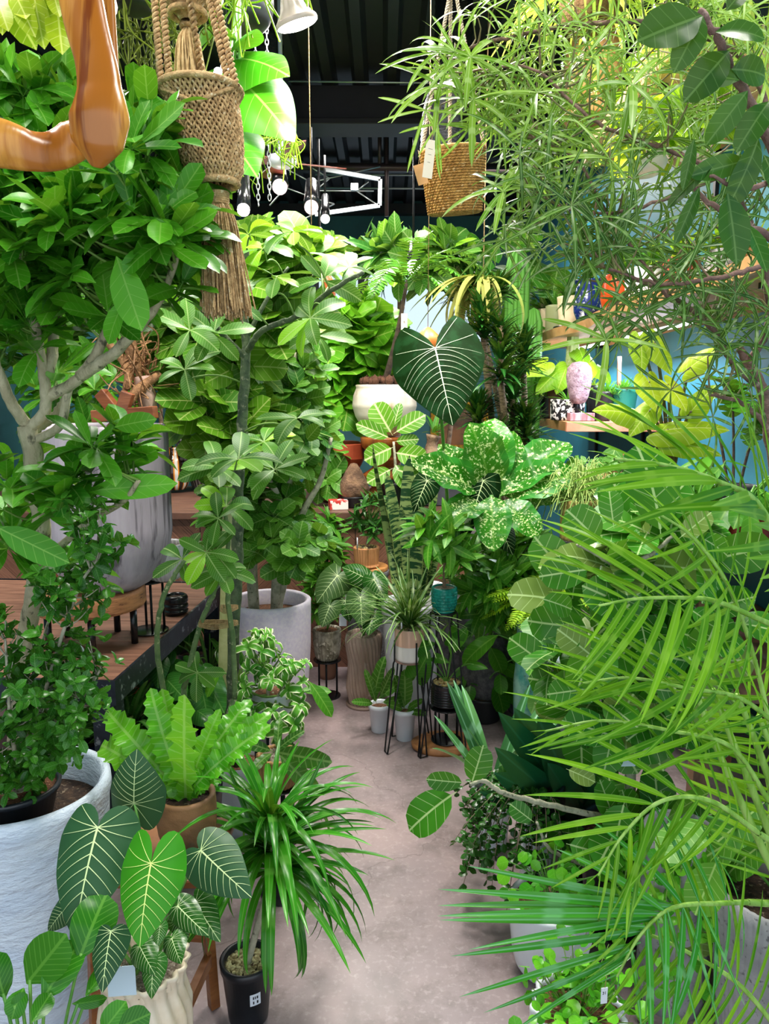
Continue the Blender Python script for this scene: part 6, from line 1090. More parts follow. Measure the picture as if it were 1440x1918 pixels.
# mistletoe cactus in tan pot
b0 = A(1085, 1010, 3.1); rt = thing('mistletoe_cactus', 'mop of thin tangled pale green stems in a tan woven pot below the shelf', 'plant', V3(b0[0], 3.1, 0)); zt = A(1085, 935, 3.1)[2]; pot(rt, V3(b0[0], 3.1, b0[2]), zt, .085, 'cyl', PM('tan_woven', '#c8b068', '#a88e48', 40, .8, bump=1), soil=soil)
MB().lathe([(.001, 0), (.1, 0), (.1, .02), (.06, .03), (.05, b0[2] - .02), (.09, b0[2]), (.001, b0[2])], V3(b0[0], 3.1, 0), 28).build('pedestal', stone, rt)
rng = R(273); mb = MB(); c_ = V3(b0[0], 3.1, zt)
for k in range(380):
    d = rdir(rng, 1, 0, 80)[0]; e = c_ + d * rng.uniform(.07, .17) + V3(0, 0, .01); f_ = e + V3(d[0] * .05, d[1] * .05, -rng.uniform(.0, .1)) + rng.normal(0, .02, 3); mb.tube(smooth([c_ + d * V3(.06, .06, .01), e, f_], 3), .0018, 4, cap=False, rnd=rng.random())
o = mb.build('stems', LM('rhips', '#8ab87a', '#c8e0a0', rough=.5, tr=.2), rt); o['kind'] = 'stuff'
# pots along the bench
for i, (px, py, h, r, pr, m_, lab, lm_, tms, L) in enumerate(((1330, 1010, .12, .1, 'bowl', terra, 'low red terracotta dish with twisted grey plant on the bench', m_var, T_lan, (.08, .14)), (1290, 1060, .12, .1, 'bowl', PM('lilac_stone', '#c8bcd0', '#9a90a4', 20, .8, bump=.6), 'pinkish rough stone bowl with dark leafy plant at the bench front', m_dark, T_big, (.1, .16)), (1385, 1060, .13, .1, 'round', PM('oxblood', '#7a2418', '#4a140c', 6, .25), 'dark red glazed pot on the bench near the frame edge', m_mid, T_ell, (.1, .18)), (1210, 1020, .1, .09, 'bowl', PM('white_stone', '#d8d4da', '#a8a4ac', 16, .8, bump=.6), 'pale rock-like pot in the middle of the bench', m_mid, T_ell, (.1, .16)))):
    rt, tp, b0 = bench('bench_pot_plant', lab, px, py, h, r, pr, m_); stalked(rt, tp, tms, 18, (.06, .2), L, lm_, m_stem, R(280 + i), (15, 85))
rt, tp, b0 = bench('snake_stem_plant', 'slender bare-stemmed plant rising against the blue wall at the right', 1375, 985, .15, .08, 'round', blackp)
for pts in ([(1372, 960), (1374, 850), (1372, 735)], [(1372, 960), (1350, 830), (1335, 795)], [(1375, 960), (1400, 850), (1425, 790)]): MB().tube(smooth(np.vstack([tp, [A(x, y, b0[1] + .02) for x, y in pts]]), 6), [.007, .004], 7).build('stem', bark_dark, rt)
rosette(rt, A(1372, 735, b0[1]), T_lob, 9, (.1, .16), (-30, 50), m_mid, R(285)); rosette(rt, A(1425, 790, b0[1]), T_lob, 8, (.1, .16), (-40, 40), m_cal, R(286), name='upper_foliage')
# golden fern in teal pot, terracotta bowl between bench and aisle
tf = V3(A(1012, 1200, 3.0)[0], 3.0, 0); rt = thing('golden_fern', 'yellow-green arching fern in a tall teal-green mottled pot', 'plant', tf); tp = pot(rt, tf, A(1000, 1150, 3.0)[2], .11, 'urn', PM('teal_mottled', '#3c8a80', '#86b8a8', 14, .35, c3='#4a4a3a', s3=24), soil=soil); mb = MB(); rng = R(290)
for k in range(30):
    a_ = rng.uniform(0, 6.3); L_ = rng.uniform(.16, .3); e = tp + V3(math.cos(a_) * L_, math.sin(a_) * L_, rng.uniform(.02, .2)); frond(mb, [tp, (tp + e) / 2 + V3(0, 0, .09), e], T_pin, 24, .045, (80, 60), rng, droop=.05, r=.0015)
mb.build('fronds', m_fern, rt)
gplant('leafy_pot_plant', 'white-flecked bushy plant on the floor below the golden fern', 985, 1330, .34, .12, T_ell, 50, (.12, .22), (5, 85), m_cal, 291, stone)
for i, (px, py, h, lab, m_, tms, L, n_) in enumerate(((905, 1345, .2, 'wrinkled bright green leaves by the wire stand at the aisle', m_mid, T_round, (.1, .16), 18), (955, 1300, .45, 'dark glossy leaves behind the bright wrinkled plant', m_dark, T_big, (.14, .22), 26), (1040, 1380, .4, 'mid green leafy plant on the floor under the golden fern', m_mid, T_ell, (.14, .22), 30), (1100, 1300, .5, 'dark leafy plant in front of the bench front leg', m_dark, T_big, (.14, .22), 30), (1000, 1240, .35, 'narrow-leaved dark plant behind the teal mottled pot', m_drac, T_strap, (.25, .4), 50))):
    b0 = ATZ(px, py, 0); rt = thing('floor_plant', lab, 'plant', b0); tp = pot(rt, b0, h * .6, .1, 'taper', (blackp, blackp, white_gl, blackg, blackp)[i], soil=soil)
    (rosette(rt, tp, tms, n_, L, (10, 85), m_, R(300 + i)) if tms is T_strap else stalked(rt, tp, tms, n_, (.12, .4), L, m_, m_stem, R(300 + i), (25, 88)))
# white pot with upright leaves right of the wood slab
wb_, t_, r_ = potted('white_pot_agave', 'grey-green sword-leaved plant in a white tapered pot at the aisle right', 925, 1345, 1455, 2.3, 78, 'taper', white_gl, soil=soil); wb_.location[2] = 0; rosette(wb_, t_, T_yuc, 13, (.25, .42), (35, 85), LM('greyblue', '#3a7a5a', '#5a9a6a', '#90c8a0', N=1, rough=.4, tr=.15, mid=.01), R(310), .02, W=.7)
# yucca
yb = ATZ(1085, 1640, 0); rt = thing('sword_plant', 'dark blue-green sword plant with wide stiff leaves below the ficus branch', 'plant', yb); tp = pot(rt, yb, .22, .12, 'taper', blackp, soil=soil); mb = MB(); rng = R(311)
for x, y, w_ in ((950, 1380, 1.), (985, 1400, 1.3), (1020, 1390, 1.4), (1060, 1400, 1.4), (1095, 1410, 1.4), (1130, 1420, 1.1), (940, 1450, 1.), (960, 1500, 1.2), (1160, 1470, 1.), (1000, 1440, 1.2), (1035, 1470, 1.3), (930, 1530, .9), (1100, 1470, 1.2)):
    e = A(x, y, 2.0 + rng.uniform(-.15, .15)); mb.inst([tm(.085, .35, .6, 12, 4, b_, .3) for b_ in (.1, .3)], [tp], [e - tp + V3(0, 0, .05)], [V3(rng.normal(0, .3), -1, .4)], [np.linalg.norm(e - tp) * 1.1], rng, w_)
mb.build('foliage', LM('yucca', '#145244', '#236a50', '#3a8a68', N=1, rough=.3, tr=.08, mid=.006, vs=.3), rt)
# trailing coin-leaved plant
tb2 = A(985, 1500, 2.05); zt = A(985, 1470, 2.0)[2]; rt = thing('trailing_plant', 'trailing plant with strings of tiny cupped dark leaves spilling to the aisle', 'plant', V3(tb2[0] + .03, 2.02, 0)); b0 = OFF[rt.name]; tp = pot(rt, V3(b0[0], b0[1], zt - .12), zt, .075, 'round', blackp, soil=soil); MB().tube([b0, V3(b0[0], b0[1], zt - .12)], [.05, .045], 16).build('pedestal', white_gl, rt)
rng = R(312); mb, sb = MB(), MB()
for k in range(34):
    a_ = rng.uniform(1.9, 5.0); e = V3(math.cos(a_), math.sin(a_), 0); p0 = tp + e * .05; p1 = tp + e * .12 + V3(0, 0, .02); p2 = p1 + e * rng.uniform(.02, .16) - V3(0, 0, rng.uniform(.08, .34)); q = smooth([p0, p1, (p1 + p2) / 2 + e * .02, p2], 8); sb.tube(q, .0012, 4, cap=False)
    idx = np.linspace(3, len(q) - 1, 12).astype(int); O = np.repeat(q[idx], 2, 0); d = rng.normal(0, 1, O.shape); mb.inst([tm(.45, .5, .5, 4, 4, .5, -.3)], O, d, d + UP, rng.uniform(.018, .028, len(O)), rng)
mb.build('foliage', m_dark, rt); sb.build('stems', twig_b, rt)

# ---------------------------------------------------------------- big-leaved ficus with the price tag
fb = V3(A(1180, 1600, 1.9)[0], 1.92, 0); rt = thing('broad_leaved_ficus', 'pale-stemmed ficus with large pale-veined oval leaves, price tag on its trunk', 'tree', fb); tp = pot(rt, fb, .3, .14, 'taper', blackp, soil=chip); tk = MB(); sk = []
q = smooth(np.vstack([tp, PL([(1178, 1560, 1.9), (1180, 1420, 1.88), (1172, 1250, 1.85), (1166, 1120, 1.85), (1162, 1045, 1.85)])]), 8); tk.tube(q, [.017, .014, .012], 12); sk.append(q)
for pts, r_ in (([(1162, 1060, 1.85), (1215, 1040, 1.8), (1265, 1000, 1.78)], .008), ([(1165, 1185, 1.86), (1230, 1150, 1.8), (1300, 1120, 1.78)], .008), ([(1168, 1290, 1.86), (1220, 1240, 1.8), (1330, 1220, 1.75)], .006), ([(1162, 1070, 1.85), (1120, 1040, 1.82), (1080, 1020, 1.8)], .006), ([(1172, 1350, 1.87), (1120, 1310, 1.8), (1090, 1250, 1.78)], .006), ([(1178, 1530, 1.9), (1110, 1525, 1.8), (1020, 1505, 1.72), (950, 1488, 1.68), (905, 1462, 1.66), (880, 1470, 1.64)], .009), ([(1180, 1620, 1.92), (1100, 1620, 1.85), (1030, 1590, 1.8), (1005, 1540, 1.78)], .007), ([(1178, 1450, 1.9), (1240, 1400, 1.85), (1300, 1340, 1.8)], .007)):
    q = smooth(PL(pts), 8); q[1:-1] += R(5).normal(0, .0012, q[1:-1].shape); tk.tube(q, [r_, r_ * .5], 8); sk.append(q)
tk.build('trunk', bark_ash, rt); sk = np.vstack(sk); rng = R(320); mb = MB(); br = MB()
HL(mb, T_big, [(1238, 1010, 1.72, 1225, 832, 1.72, 1.0), (1125, 1020, 1.75, 1075, 960, 1.72, 1.3), (1110, 1065, 1.7, 1016, 1078, 1.68, 1.), (1105, 1180, 1.72, 1100, 1300, 1.68, 1.15), (1255, 1180, 1.7, 1330, 1200, 1.68, 1.3), (1290, 1140, 1.7, 1350, 1175, 1.68, 1.2), (855, 1483, 1.62, 760, 1545, 1.58, 1.05, V3(-.1, -.6, .8)), (882, 1470, 1.64, 905, 1402, 1.64, 1.1), (872, 1466, 1.64, 803, 1462, 1.62, .8), (1010, 1120, 1.7, 1080, 1140, 1.7, 1.),
                  (1170, 1500, 1.7, 1150, 1575, 1.68, 1.3), (1000, 1540, 1.7, 960, 1510, 1.7, 1.1), (1060, 1580, 1.7, 1130, 1600, 1.7, 1.3), (1110, 1230, 1.7, 1050, 1180, 1.7, 1.2), (1150, 1380, 1.75, 1075, 1350, 1.7, 1.), (1100, 1290, 1.72, 1030, 1300, 1.7, 1.1), (1220, 1290, 1.72, 1290, 1300, 1.7, 1.2), (1150, 990, 1.75, 1140, 920, 1.75, 1.), (1300, 1000, 1.7, 1380, 1040, 1.7, .8), (1270, 1010, 1.7, 1330, 960, 1.7, .9), (1060, 1440, 1.75, 1110, 1460, 1.7, 1.), (1290, 1720, 1.6, 1320, 1800, 1.55, 1.3), (1240, 1660, 1.6, 1300, 1700, 1.55, 1.2)], rng)
P, N = ellipsoids(rng, [(1150, 1120, 1.9, 110, 90, .15, 16), (1270, 1180, 1.85, 90, 80, .15, 14), (1120, 1280, 1.9, 90, 90, .12, 14), (1240, 1330, 1.9, 90, 70, .12, 10), (1130, 1560, 1.85, 90, 60, .1, 9), (1250, 1020, 1.85, 80, 50, .1, 8), (1230, 1600, 1.8, 60, 60, .1, 6)]); twigs(br, P, sk, rng, .003)
whorls(mb, P, N * .7 + UP * .4 + V3(0, -.6, 0), T_big, 3, (.12, .18), rng, (35, 80)); mb.build('foliage', LM('banyan', '#2c7422', '#4a9830', '#c8e49a', N=6, k=.55, vw=.045, mid=.02, rough=.3, tr=.22, c3='#7a9a58'), rt); br.build('twigs', bark_ash, rt)
ptag('pale blue price tag with a big letter T tied to the ficus trunk', A(1182, 1362, 1.8), 36 * mpp(1.8), 82 * mpp(1.8), .15, tilt=.06, writing=(('T', .034, -.002, .04), ('S I K T A C', .009, .0, .058), ('- - -', .008, .012, .02), ('- - - -', .007, 0, .075), ('- -', .007, -.006, .09)), m=PM('tag_blue2', '#cfe6f2', rough=.6))
kn = thing('raffia_knot', 'dry raffia knot tied round the ficus trunk above the price tag', 'tie', A(1160, 1330, 1.83)); mb = MB(); rng = R(322); c_ = A(1165, 1335, 1.84)
for k in range(14): mb.tube(smooth([c_ + rng.normal(0, .006, 3), c_ + rng.normal(0, .012, 3) + V3(-.01, -.01, .01), c_ + V3(rng.normal(0, .015), -.012, -.01 - .04 * rng.random())], 4), .0018, 5)
mb.build('raffia', twine, kn)
# concrete pots and white pot bottom right
gc = A(1262, 1700, 1.62); zt = A(1262, 1570, 1.62)[2]; b0 = V3(gc[0] + .02, 1.66, 0); rt = thing('concrete_planter', 'tall grey concrete planter with round-leaved trailing plant, bottom right', 'plant', b0); tp = pot(rt, b0, zt, .085, 'cyl', concrete, soil=soil)
rng = R(330); mb, sb = MB(), MB(); m_coin = LM('coinleaf', '#3fa02e', '#74c83a', '#b0e070', N=4, vs=.2, rough=.25, tr=.25)
T_coin = [tm(.48, .5, .5, 5, 4, b_, -.1) for b_ in (.2, .6)]
for k in range(26):
    a_ = rng.uniform(2.2, 5.8); e = V3(math.cos(a_), math.sin(a_), 0); p0 = tp + e * .06; p1 = tp + e * .11; p2 = p1 + e * .03 - V3(0, 0, rng.uniform(.05, .4)); q = smooth([p0, p1, p2], 8); sb.tube(q, .0012, 4, cap=False); idx = np.linspace(2, len(q) - 1, 9).astype(int); O = np.repeat(q[idx], 2, 0); d = rng.normal(0, 1, O.shape); mb.inst(T_coin, O, d, d * .3 + UP + e, rng.uniform(.02, .035, len(O)), rng)
mb.build('foliage', m_coin, rt); sb.build('stems', twig_g, rt)
gc2 = A(1440, 1700, 1.5); rt = thing('ribbed_concrete_planter', 'finely ribbed grey planter cut by the right frame edge', 'plant', V3(gc2[0] + .03, 1.5, 0)); b0 = OFF[rt.name]; tp = pot(rt, b0, .42, .15, 'taper', concrete, flute=60, amp=.004, n=180, soil=soil); stalked(rt, tp, T_big, 16, (.15, .4), (.12, .18), m_ficus, m_stem, R(331))
wpb, t_, r_ = potted('scalloped_white_pot', 'white scalloped pot with bark chips and round-leaved plant at the bottom right', 1085, 1815, 1960, 1.42, 172, 'tub', white_gl, flute=16, amp=.012, n=96, soil=chip, sd=.04); wpb.location[2] = 0
rng = R(332); mb, sb = MB(), MB()
for k in range(60):
    e = rdir(rng, 1, 5, 80)[0]; L_ = rng.uniform(.05, .16); p = t_ + e * V3(L_, L_, L_); sb.tube([t_ + e * V3(.04, .04, 0), p], .0012, 4, cap=False); O = np.repeat(p[None], 3, 0) + rng.normal(0, .01, (3, 3)); mb.inst(T_coin, O, rng.normal(0, 1, (3, 3)), UP + rng.normal(0, .4, (3, 3)), rng.uniform(.02, .034, 3), rng)
mb.build('foliage', m_coin, wpb); sb.build('stems', twig_g, wpb); P = A(1132, 1872, 1.31)
cu = ptag('narrow white plant label on the scalloped white pot rim', A(1132, 1850, 1.3), .014, .035, .2, writing=(('31', .009, 0, .014),), m=white_gl)
wq, t_, r_ = potted('rope_stem_plant', 'ball of tangled green stems with bark in a white pot behind the palm', 1030, 1720, 1850, 1.75, 150, 'tub', white_gl, soil=chip, sd=.04); wq.location[2] = 0; MB().ball(t_ + V3(.02, 0, .01), .05, 14, (1, 1, .6), jit=.08, rng=R(3)).build('root_ball', bark_brown, wq); stalked(wq, t_, T_coin, 50, (.06, .16), (.025, .04), m_coin, m_stem, R(333), (5, 85), r=.0015)
ptag('white card leaning in the pot of bark and tangled stems', A(1095, 1760, 1.6), .06, .045, .5, m=white_gl, tilt=.4)
bcw = thing('brown_box_stand', 'brown wooden box stand with a dark round hole beside the bench leg', 'stand', ATZ(1390, 1420, 0)); b0 = OFF[bcw.name]; zt = A(1390, 1180, b0[1])[2]; hm = wood('box_stand', '#8a5c3c', '#68422a', (1, 6, 1)); MB().box(b0 + V3(-.12, -.08, zt - .12), b0 + V3(.2, .25, zt)).build('top_box', hm, bcw, smooth=False, bevel=.004)
for dx, dy in ((-.11, -.07), (.17, -.07), (-.11, .21), (.17, .21)): MB().box(b0 + V3(dx, dy, 0), b0 + V3(dx + .03, dy + .03, zt - .12)).build('leg', hm, bcw, smooth=False)
MB().lathe([(.001, .002), (.06, .002), (.062, .0)], b0 + V3(.03, .06, zt), 28).build('hole', blackg, bcw)

# ---------------------------------------------------------------- feather palm in the right foreground
pb = V3(.92, 1.22, 0); rt = thing('feather_palm', 'large feathery palm with bright green arching fronds in the right foreground', 'palm', pb); tp = pot(rt, pb, .36, .16, 'taper', white_gl, soil=soil); rng = R(340); cr = tp + V3(-.02, 0, .12)
stem = PM('palm_stem', '#6f9f2c', '#9cc460', 8, .45, st=(6, 6, .4)); mbp, mbb = MB(), MB()
T_pl = [tm(.029, .35, .75, 9, 2, b_, .3) for b_ in (.2, .55)]
def pfrond(pts, L, n, ang, m=None, droop=.25, N0=None, W=1., base=True, r=.0045, start=.1):
    P = PL(pts); mb = m or mbp
    if base: mb.tube(bez(cr, (cr + P[0]) / 2 + V3(0, 0, .08), P[0], 8), [.009, .005], 6, mi=1, cap=False)
    frond(mb, P, T_pl, n, L, ang, rng, droop=droop, N0=N0, W=W, r=r, start=start, mi=0, rmi=1)
nf = V3(0, -.75, .65)
pfrond([(1445, 1170, 1.05), (1343, 1127, 1.0), (1277, 1120, .98), (1190, 1122, .95), (1120, 1135, .92)], .22, 14, (70, 25), N0=nf, droop=.12)
pfrond([(1480, 1380, 1.08), (1390, 1310, 1.05), (1290, 1290, 1.0), (1180, 1270, .98), (1090, 1280, .95)], .2, 14, (42, 15), N0=nf, droop=.02, W=.9)
pfrond([(1400, 1690, 1.05), (1350, 1692, 1.0), (1260, 1700, .95), (1200, 1750, .92), (1155, 1830, .9)], .18, 9, (80, 30), mbb, N0=V3(0, -.8, .6), droop=.05, W=1.2)
HL(mbb, [T_pl[0]], [(1262, 1700, .95, 853, 1662, .9, .64), (1258, 1702, .95, 850, 1684, .9, .64), (1245, 1712, .94, 850, 1703, .88, .64), (1235, 1722, .94, 853, 1722, .88, .64), (1215, 1742, .93, 872, 1792, .86, .64), (1200, 1765, .92, 880, 1862, .86, .64), (1185, 1790, .92, 960, 1925, .86, .64), (1270, 1698, .96, 905, 1628, .92, .64), (1230, 1720, .94, 905, 1762, .86, .64), (1190, 1780, .92, 925, 1900, .86, .64), (1230, 1715, .94, 1262, 1930, .88, .64), (1215, 1735, .93, 1215, 1930, .88, .64), (1250, 1705, .94, 1310, 1930, .88, .64), (1280, 1700, .95, 1360, 1925, .88, .64), (1310, 1695, .97, 1400, 1880, .9, .64)], rng, V3(0, -.7, .7))
pfrond([(1480, 1960, 1.0), (1390, 1850, .98), (1290, 1785, .95), (1200, 1745, .93), (1120, 1725, .92)], .17, 20, (75, 35), N0=nf)
pfrond([(1420, 1560, 1.05), (1330, 1500, 1.0), (1240, 1500, .98), (1170, 1560, .95), (1120, 1640, .93)], .2, 14, (60, 25), N0=nf, droop=.05, W=.9)
pfrond([(1440, 1500, 1.08), (1370, 1400, 1.05), (1260, 1370, 1.02), (1130, 1350, 1.0), (1020, 1370, .98)], .19, 11, (38, 15), N0=nf, droop=.02, W=.85)
pfrond([(1460, 1450, 1.1), (1420, 1260, 1.1), (1370, 1110, 1.05), (1300, 1010, 1.0), (1230, 960, .97)], .2, 14, (65, 25), N0=nf)
pfrond([(1500, 1150, .9), (1430, 960, .78), (1340, 900, .74), (1240, 870, .72), (1150, 860, .7)], .19, 17, (45, 18), N0=nf, droop=.02)
pfrond([(1470, 1700, 1.15), (1440, 1600, 1.2), (1440, 1480, 1.2), (1400, 1350, 1.2), (1330, 1270, 1.2)], .22, 18, (60, 25), N0=nf)
for k in range(2):
    a_ = rng.uniform(-.3, .6); e = cr + V3(math.cos(a_) * .5, math.sin(a_) * .5, rng.uniform(.3, .7)); frond(mbp, [cr, cr + V3(math.cos(a_) * .15, math.sin(a_) * .15, .4), e], T_pl, 20, .22, (65, 30), rng, mi=0, rmi=1)
mbp.build('fronds', [m_palm, stem], rt); mbb.build('blue_green_frond', [m_palmb, stem], rt)['label'] = 'glossy blue-green frond'
mb = MB()
for x, y in ((1305, 1300), (1335, 1290), (1380, 1300), (1420, 1340)): mb.tube(smooth([tp, (tp + A(x + 60, y + 250, 1.15)) / 2, A(x + 50, y + 130, 1.15), A(x, y, 1.15)], 8), [.009, .007, .004], 8)
mb.build('stems', stem, rt)

# ---------------------------------------------------------------- thin-leaved bottle tree, upper right
bt_ = V3(1.02, 1.72, 0); rt = thing('bottle_tree', 'airy tree with whorls of very thin fingered leaves across the upper right', 'tree', bt_); tp = pot(rt, bt_, .4, .16, 'taper', PM('grey_planter', '#7a7a7c', rough=.6), soil=soil); tk = MB(); sk = []
bk_pink = PM('pinkish_bark', '#8a6a5e', '#6a5048', 24, .8, bump=.6, c3='#a88a7c', s3=40)
def lim(pts, r): q = smooth(PL(pts), 8); q[1:-1] += R(7).normal(0, .0015, q[1:-1].shape); tk.tube(q, [r, r * .45], 8); sk.append(q); return q
q = lim([(1470, 1000, 1.62), (1440, 800, 1.6), (1425, 720, 1.58), (1400, 680, 1.56), (1385, 650, 1.55)], .016); tk.tube(smooth([tp, V3(1.0, 1.66, .9), q[0]], 8), [.024, .017], 10)
lim([(1425, 725, 1.58), (1380, 690, 1.5), (1330, 610, 1.45), (1250, 550, 1.42), (1180, 520, 1.4)], .007); lim([(1400, 685, 1.56), (1440, 600, 1.5), (1420, 450, 1.45), (1350, 330, 1.4), (1250, 280, 1.4)], .008); lim([(1480, 480, 1.3), (1400, 505, 1.3), (1320, 525, 1.3), (1230, 530, 1.32), (1130, 500, 1.35)], .005)
lim([(1460, 620, 1.45), (1460, 400, 1.5), (1420, 150, 1.5), (1300, 60, 1.5), (1150, 40, 1.5), (1000, 60, 1.55), (880, 90, 1.6)], .007); lim([(1250, 280, 1.4), (1120, 230, 1.45), (1000, 130, 1.5), (900, 130, 1.6)], .004); lim([(1250, 550, 1.42), (1150, 420, 1.45), (1080, 300, 1.5), (1000, 260, 1.55)], .004); lim([(1350, 330, 1.4), (1220, 380, 1.42), (1100, 400, 1.45), (990, 360, 1.5)], .004); lim([(1470, 850, 1.5), (1400, 760, 1.42), (1330, 740, 1.4)], .006)
tk.build('branches', bk_pink, rt); S_ = np.vstack(sk); rng = R(350)
T_bt = [tm(.029, .4, .45, 8, 2, b_, .2) for b_ in (.4, .9, 1.5)]
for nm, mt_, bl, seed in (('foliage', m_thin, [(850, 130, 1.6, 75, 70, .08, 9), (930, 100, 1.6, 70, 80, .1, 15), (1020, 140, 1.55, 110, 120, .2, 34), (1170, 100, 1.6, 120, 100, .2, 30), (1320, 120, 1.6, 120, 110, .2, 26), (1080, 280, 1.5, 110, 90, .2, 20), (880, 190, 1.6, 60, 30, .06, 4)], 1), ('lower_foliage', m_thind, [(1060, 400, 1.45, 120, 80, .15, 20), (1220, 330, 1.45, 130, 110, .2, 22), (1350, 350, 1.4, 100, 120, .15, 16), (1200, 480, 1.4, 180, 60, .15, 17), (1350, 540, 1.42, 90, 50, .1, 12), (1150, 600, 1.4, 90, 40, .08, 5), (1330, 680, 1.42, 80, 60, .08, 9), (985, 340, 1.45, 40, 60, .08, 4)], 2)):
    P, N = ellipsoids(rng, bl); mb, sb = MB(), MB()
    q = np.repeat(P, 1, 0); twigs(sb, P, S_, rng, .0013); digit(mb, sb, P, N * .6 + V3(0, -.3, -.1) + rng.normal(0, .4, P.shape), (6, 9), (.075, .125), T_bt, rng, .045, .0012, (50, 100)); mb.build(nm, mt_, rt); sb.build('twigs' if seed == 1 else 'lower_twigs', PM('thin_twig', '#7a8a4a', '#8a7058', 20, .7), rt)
mb = MB(); digit(mb, mb, [A(940, 365, 1.35), A(880, 115, 1.5), A(822, 105, 1.55), A(822, 170, 1.55), A(885, 195, 1.5), A(1178, 170, 1.3), A(1130, 640, 1.3)], [V3(0, -.3, .1)] * 8, (7, 8), (.09, .14), [tm(.05, .4, .5, 8, 2, b_, .2) for b_ in (.5, 1.0)], rng, .015, .0015, (70, 95)); mb.build('front_foliage', m_thin, rt)

# ---------------------------------------------------------------- near dark ficus branch, top right corner
fb = V3(.98, .98, 0); rt = thing('dark_ficus', 'dark glossy ficus branches close to the camera at the top right corner', 'tree', fb); tp = pot(rt, fb, .3, .13, 'taper', blackp, soil=soil); tk = MB(); sk = []
q = lim([(1470, 760, 1.0), (1480, 400, .98), (1430, 240, .95), (1370, 130, .92), (1340, 60, .9), (1310, 20, .9)], .008); tk.tube(smooth([tp, V3(.95, .99, .9), q[0]], 8), [.014, .009], 9); lim([(1470, 460, .98), (1400, 420, .95), (1330, 380, .95), (1280, 330, .95)], .005); lim([(1480, 330, .95), (1400, 350, .93), (1330, 330, .92)], .004)
tk.build('branches', bk_pink, rt); rng = R(360); mb = MB()
T_near = [tm(.24, .6, .65, 10, 6, b_, .2, .012, pet=.06) for b_ in (.2, .7)]
HL(mb, T_near, [(1315, 30, .88, 1205, 65, .86, 1.3), (1316, 30, .88, 1275, 110, .86, 1.), (1340, 60, .88, 1440, 45, .86, 1.1), (1365, 95, .9, 1290, 180, .88, 1.), (1370, 130, .9, 1450, 130, .9, 1.4), (1400, 170, .9, 1330, 260, .9, .9), (1385, 150, .9, 1300, 130, .9, 1.1), (1362, 362, .92, 1385, 485, .9, .95), (1400, 300, .93, 1300, 325, .92, .8), (1310, 350, .93, 1268, 450, .92, .5), (1340, 300, .93, 1255, 370, .92, .5), (1420, 260, .92, 1380, 380, .9, .7), (1430, 290, .95, 1470, 370, .92, .8), (1330, 120, .9, 1305, 190, .9, .8), (1400, 420, .93, 1440, 500, .9, .7), (1300, 260, .92, 1280, 350, .92, .55), (1440, 190, .92, 1390, 260, .9, 1.), (1360, 20, .9, 1400, -30, .9, 1.2), (1290, 10, .9, 1260, -40, .9, 1.)], rng)
mb.build('foliage', LM('near_ficus', '#244a20', '#2f6a26', '#7aa05a', N=6, k=.6, vw=.05, rough=.3, tr=.2, vs=.4), rt)
# ---------------------------------------------------------------- hanging things
jute = PM('jute', '#dcb882', '#b08c5c', 70, .9, bump=.7, c3='#f0dcb4', s3=90)
# carved wooden hoop, upper left, close to the camera
hw = PM('carved_wood', '#d0913c', '#a8641f', 5, .25, bump=.05, st=(5, 1, .35), lo=.42, hi=.56, c3='#7a3c14', s3=7, detail=6)
P = A(100, 150, .92); rt = thing('carved_wooden_hanger', 'big polished carved wooden hook hanging close at the upper left', 'carving', P)
def sect(pts, ws, name, fl=.6, n=26, rot=0.):
    Pq = smooth(PL(pts), 8); K = len(Pq); w_ = np.interp(np.linspace(0, 1, K), np.linspace(0, 1, len(ws)), ws) * mpp(.92); T = nrm(np.gradient(Pq, axis=0)); a = np.arange(n) * 2 * PI / n; mb = MB(); V = []
    for i in range(K):
        F_ = V3(0, -1, 0); F_ = nrm(F_ - T[i] * np.dot(F_, T[i])); S_ = np.cross(T[i], F_); V.append(Pq[i] + w_[i] * (np.cos(a)[:, None] * S_ + fl * np.sin(a)[:, None] * F_))
    V = np.vstack(V); i, j = np.meshgrid(np.arange(K - 1), np.arange(n), indexing='ij'); j2 = (j + 1) % n; F = [np.stack([i * n + j, i * n + j2, (i + 1) * n + j2, (i + 1) * n + j], -1).reshape(-1, 4)]
    V = np.vstack([V, Pq[:1], Pq[-1:]]); J = np.arange(n); b = (K - 1) * n; F += [np.stack([(J + 1) % n, J, J * 0 + K * n], 1), np.stack([b + J, b + (J + 1) % n, J * 0 + K * n + 1], 1)]
    return mb.add(V, F).build(name, hw, rt, sub=1)
sect([(142, -50, .95), (160, 40, .93), (182, 130, .91), (187, 200, .9), (183, 262, .9), (182, 314, .91)], [38, 38, 35, 38, 52, 45, 10], 'upright_arm', .55)
sect([(-60, 262, .86), (0, 268, .88), (60, 283, .9), (105, 282, .92), (140, 262, .93), (168, 235, .93)], [42, 40, 33, 34, 36, 22], 'curved_tray', .6)
sect([(200, -50, .99), (205, 60, .98), (208, 140, .97), (204, 200, .96)], [12, 13, 14, 6], 'rear_strip', .8)
MB().tube([A(170, -40, .94), V3(A(170, -40, .94)[0], .94, 3.66)], .003, 6).build('cord', twine, rt)
# macrame hanger (lower one) with knotted pocket and long tassel
P = A(372, 250, 1.6); D0 = 1.6; rt = thing('macrame_hanger', 'long knotted jute macrame plant hanger with a thick tassel', 'plant hanger', A(428, 590, 1.6))
s = mpp(D0, 300); c0 = A(375, 170, D0); c1 = A(405, 345, D0)
def ring(t, r, n=44, k=None): return c0 * (1 - t) + c1 * t
mb = MB()
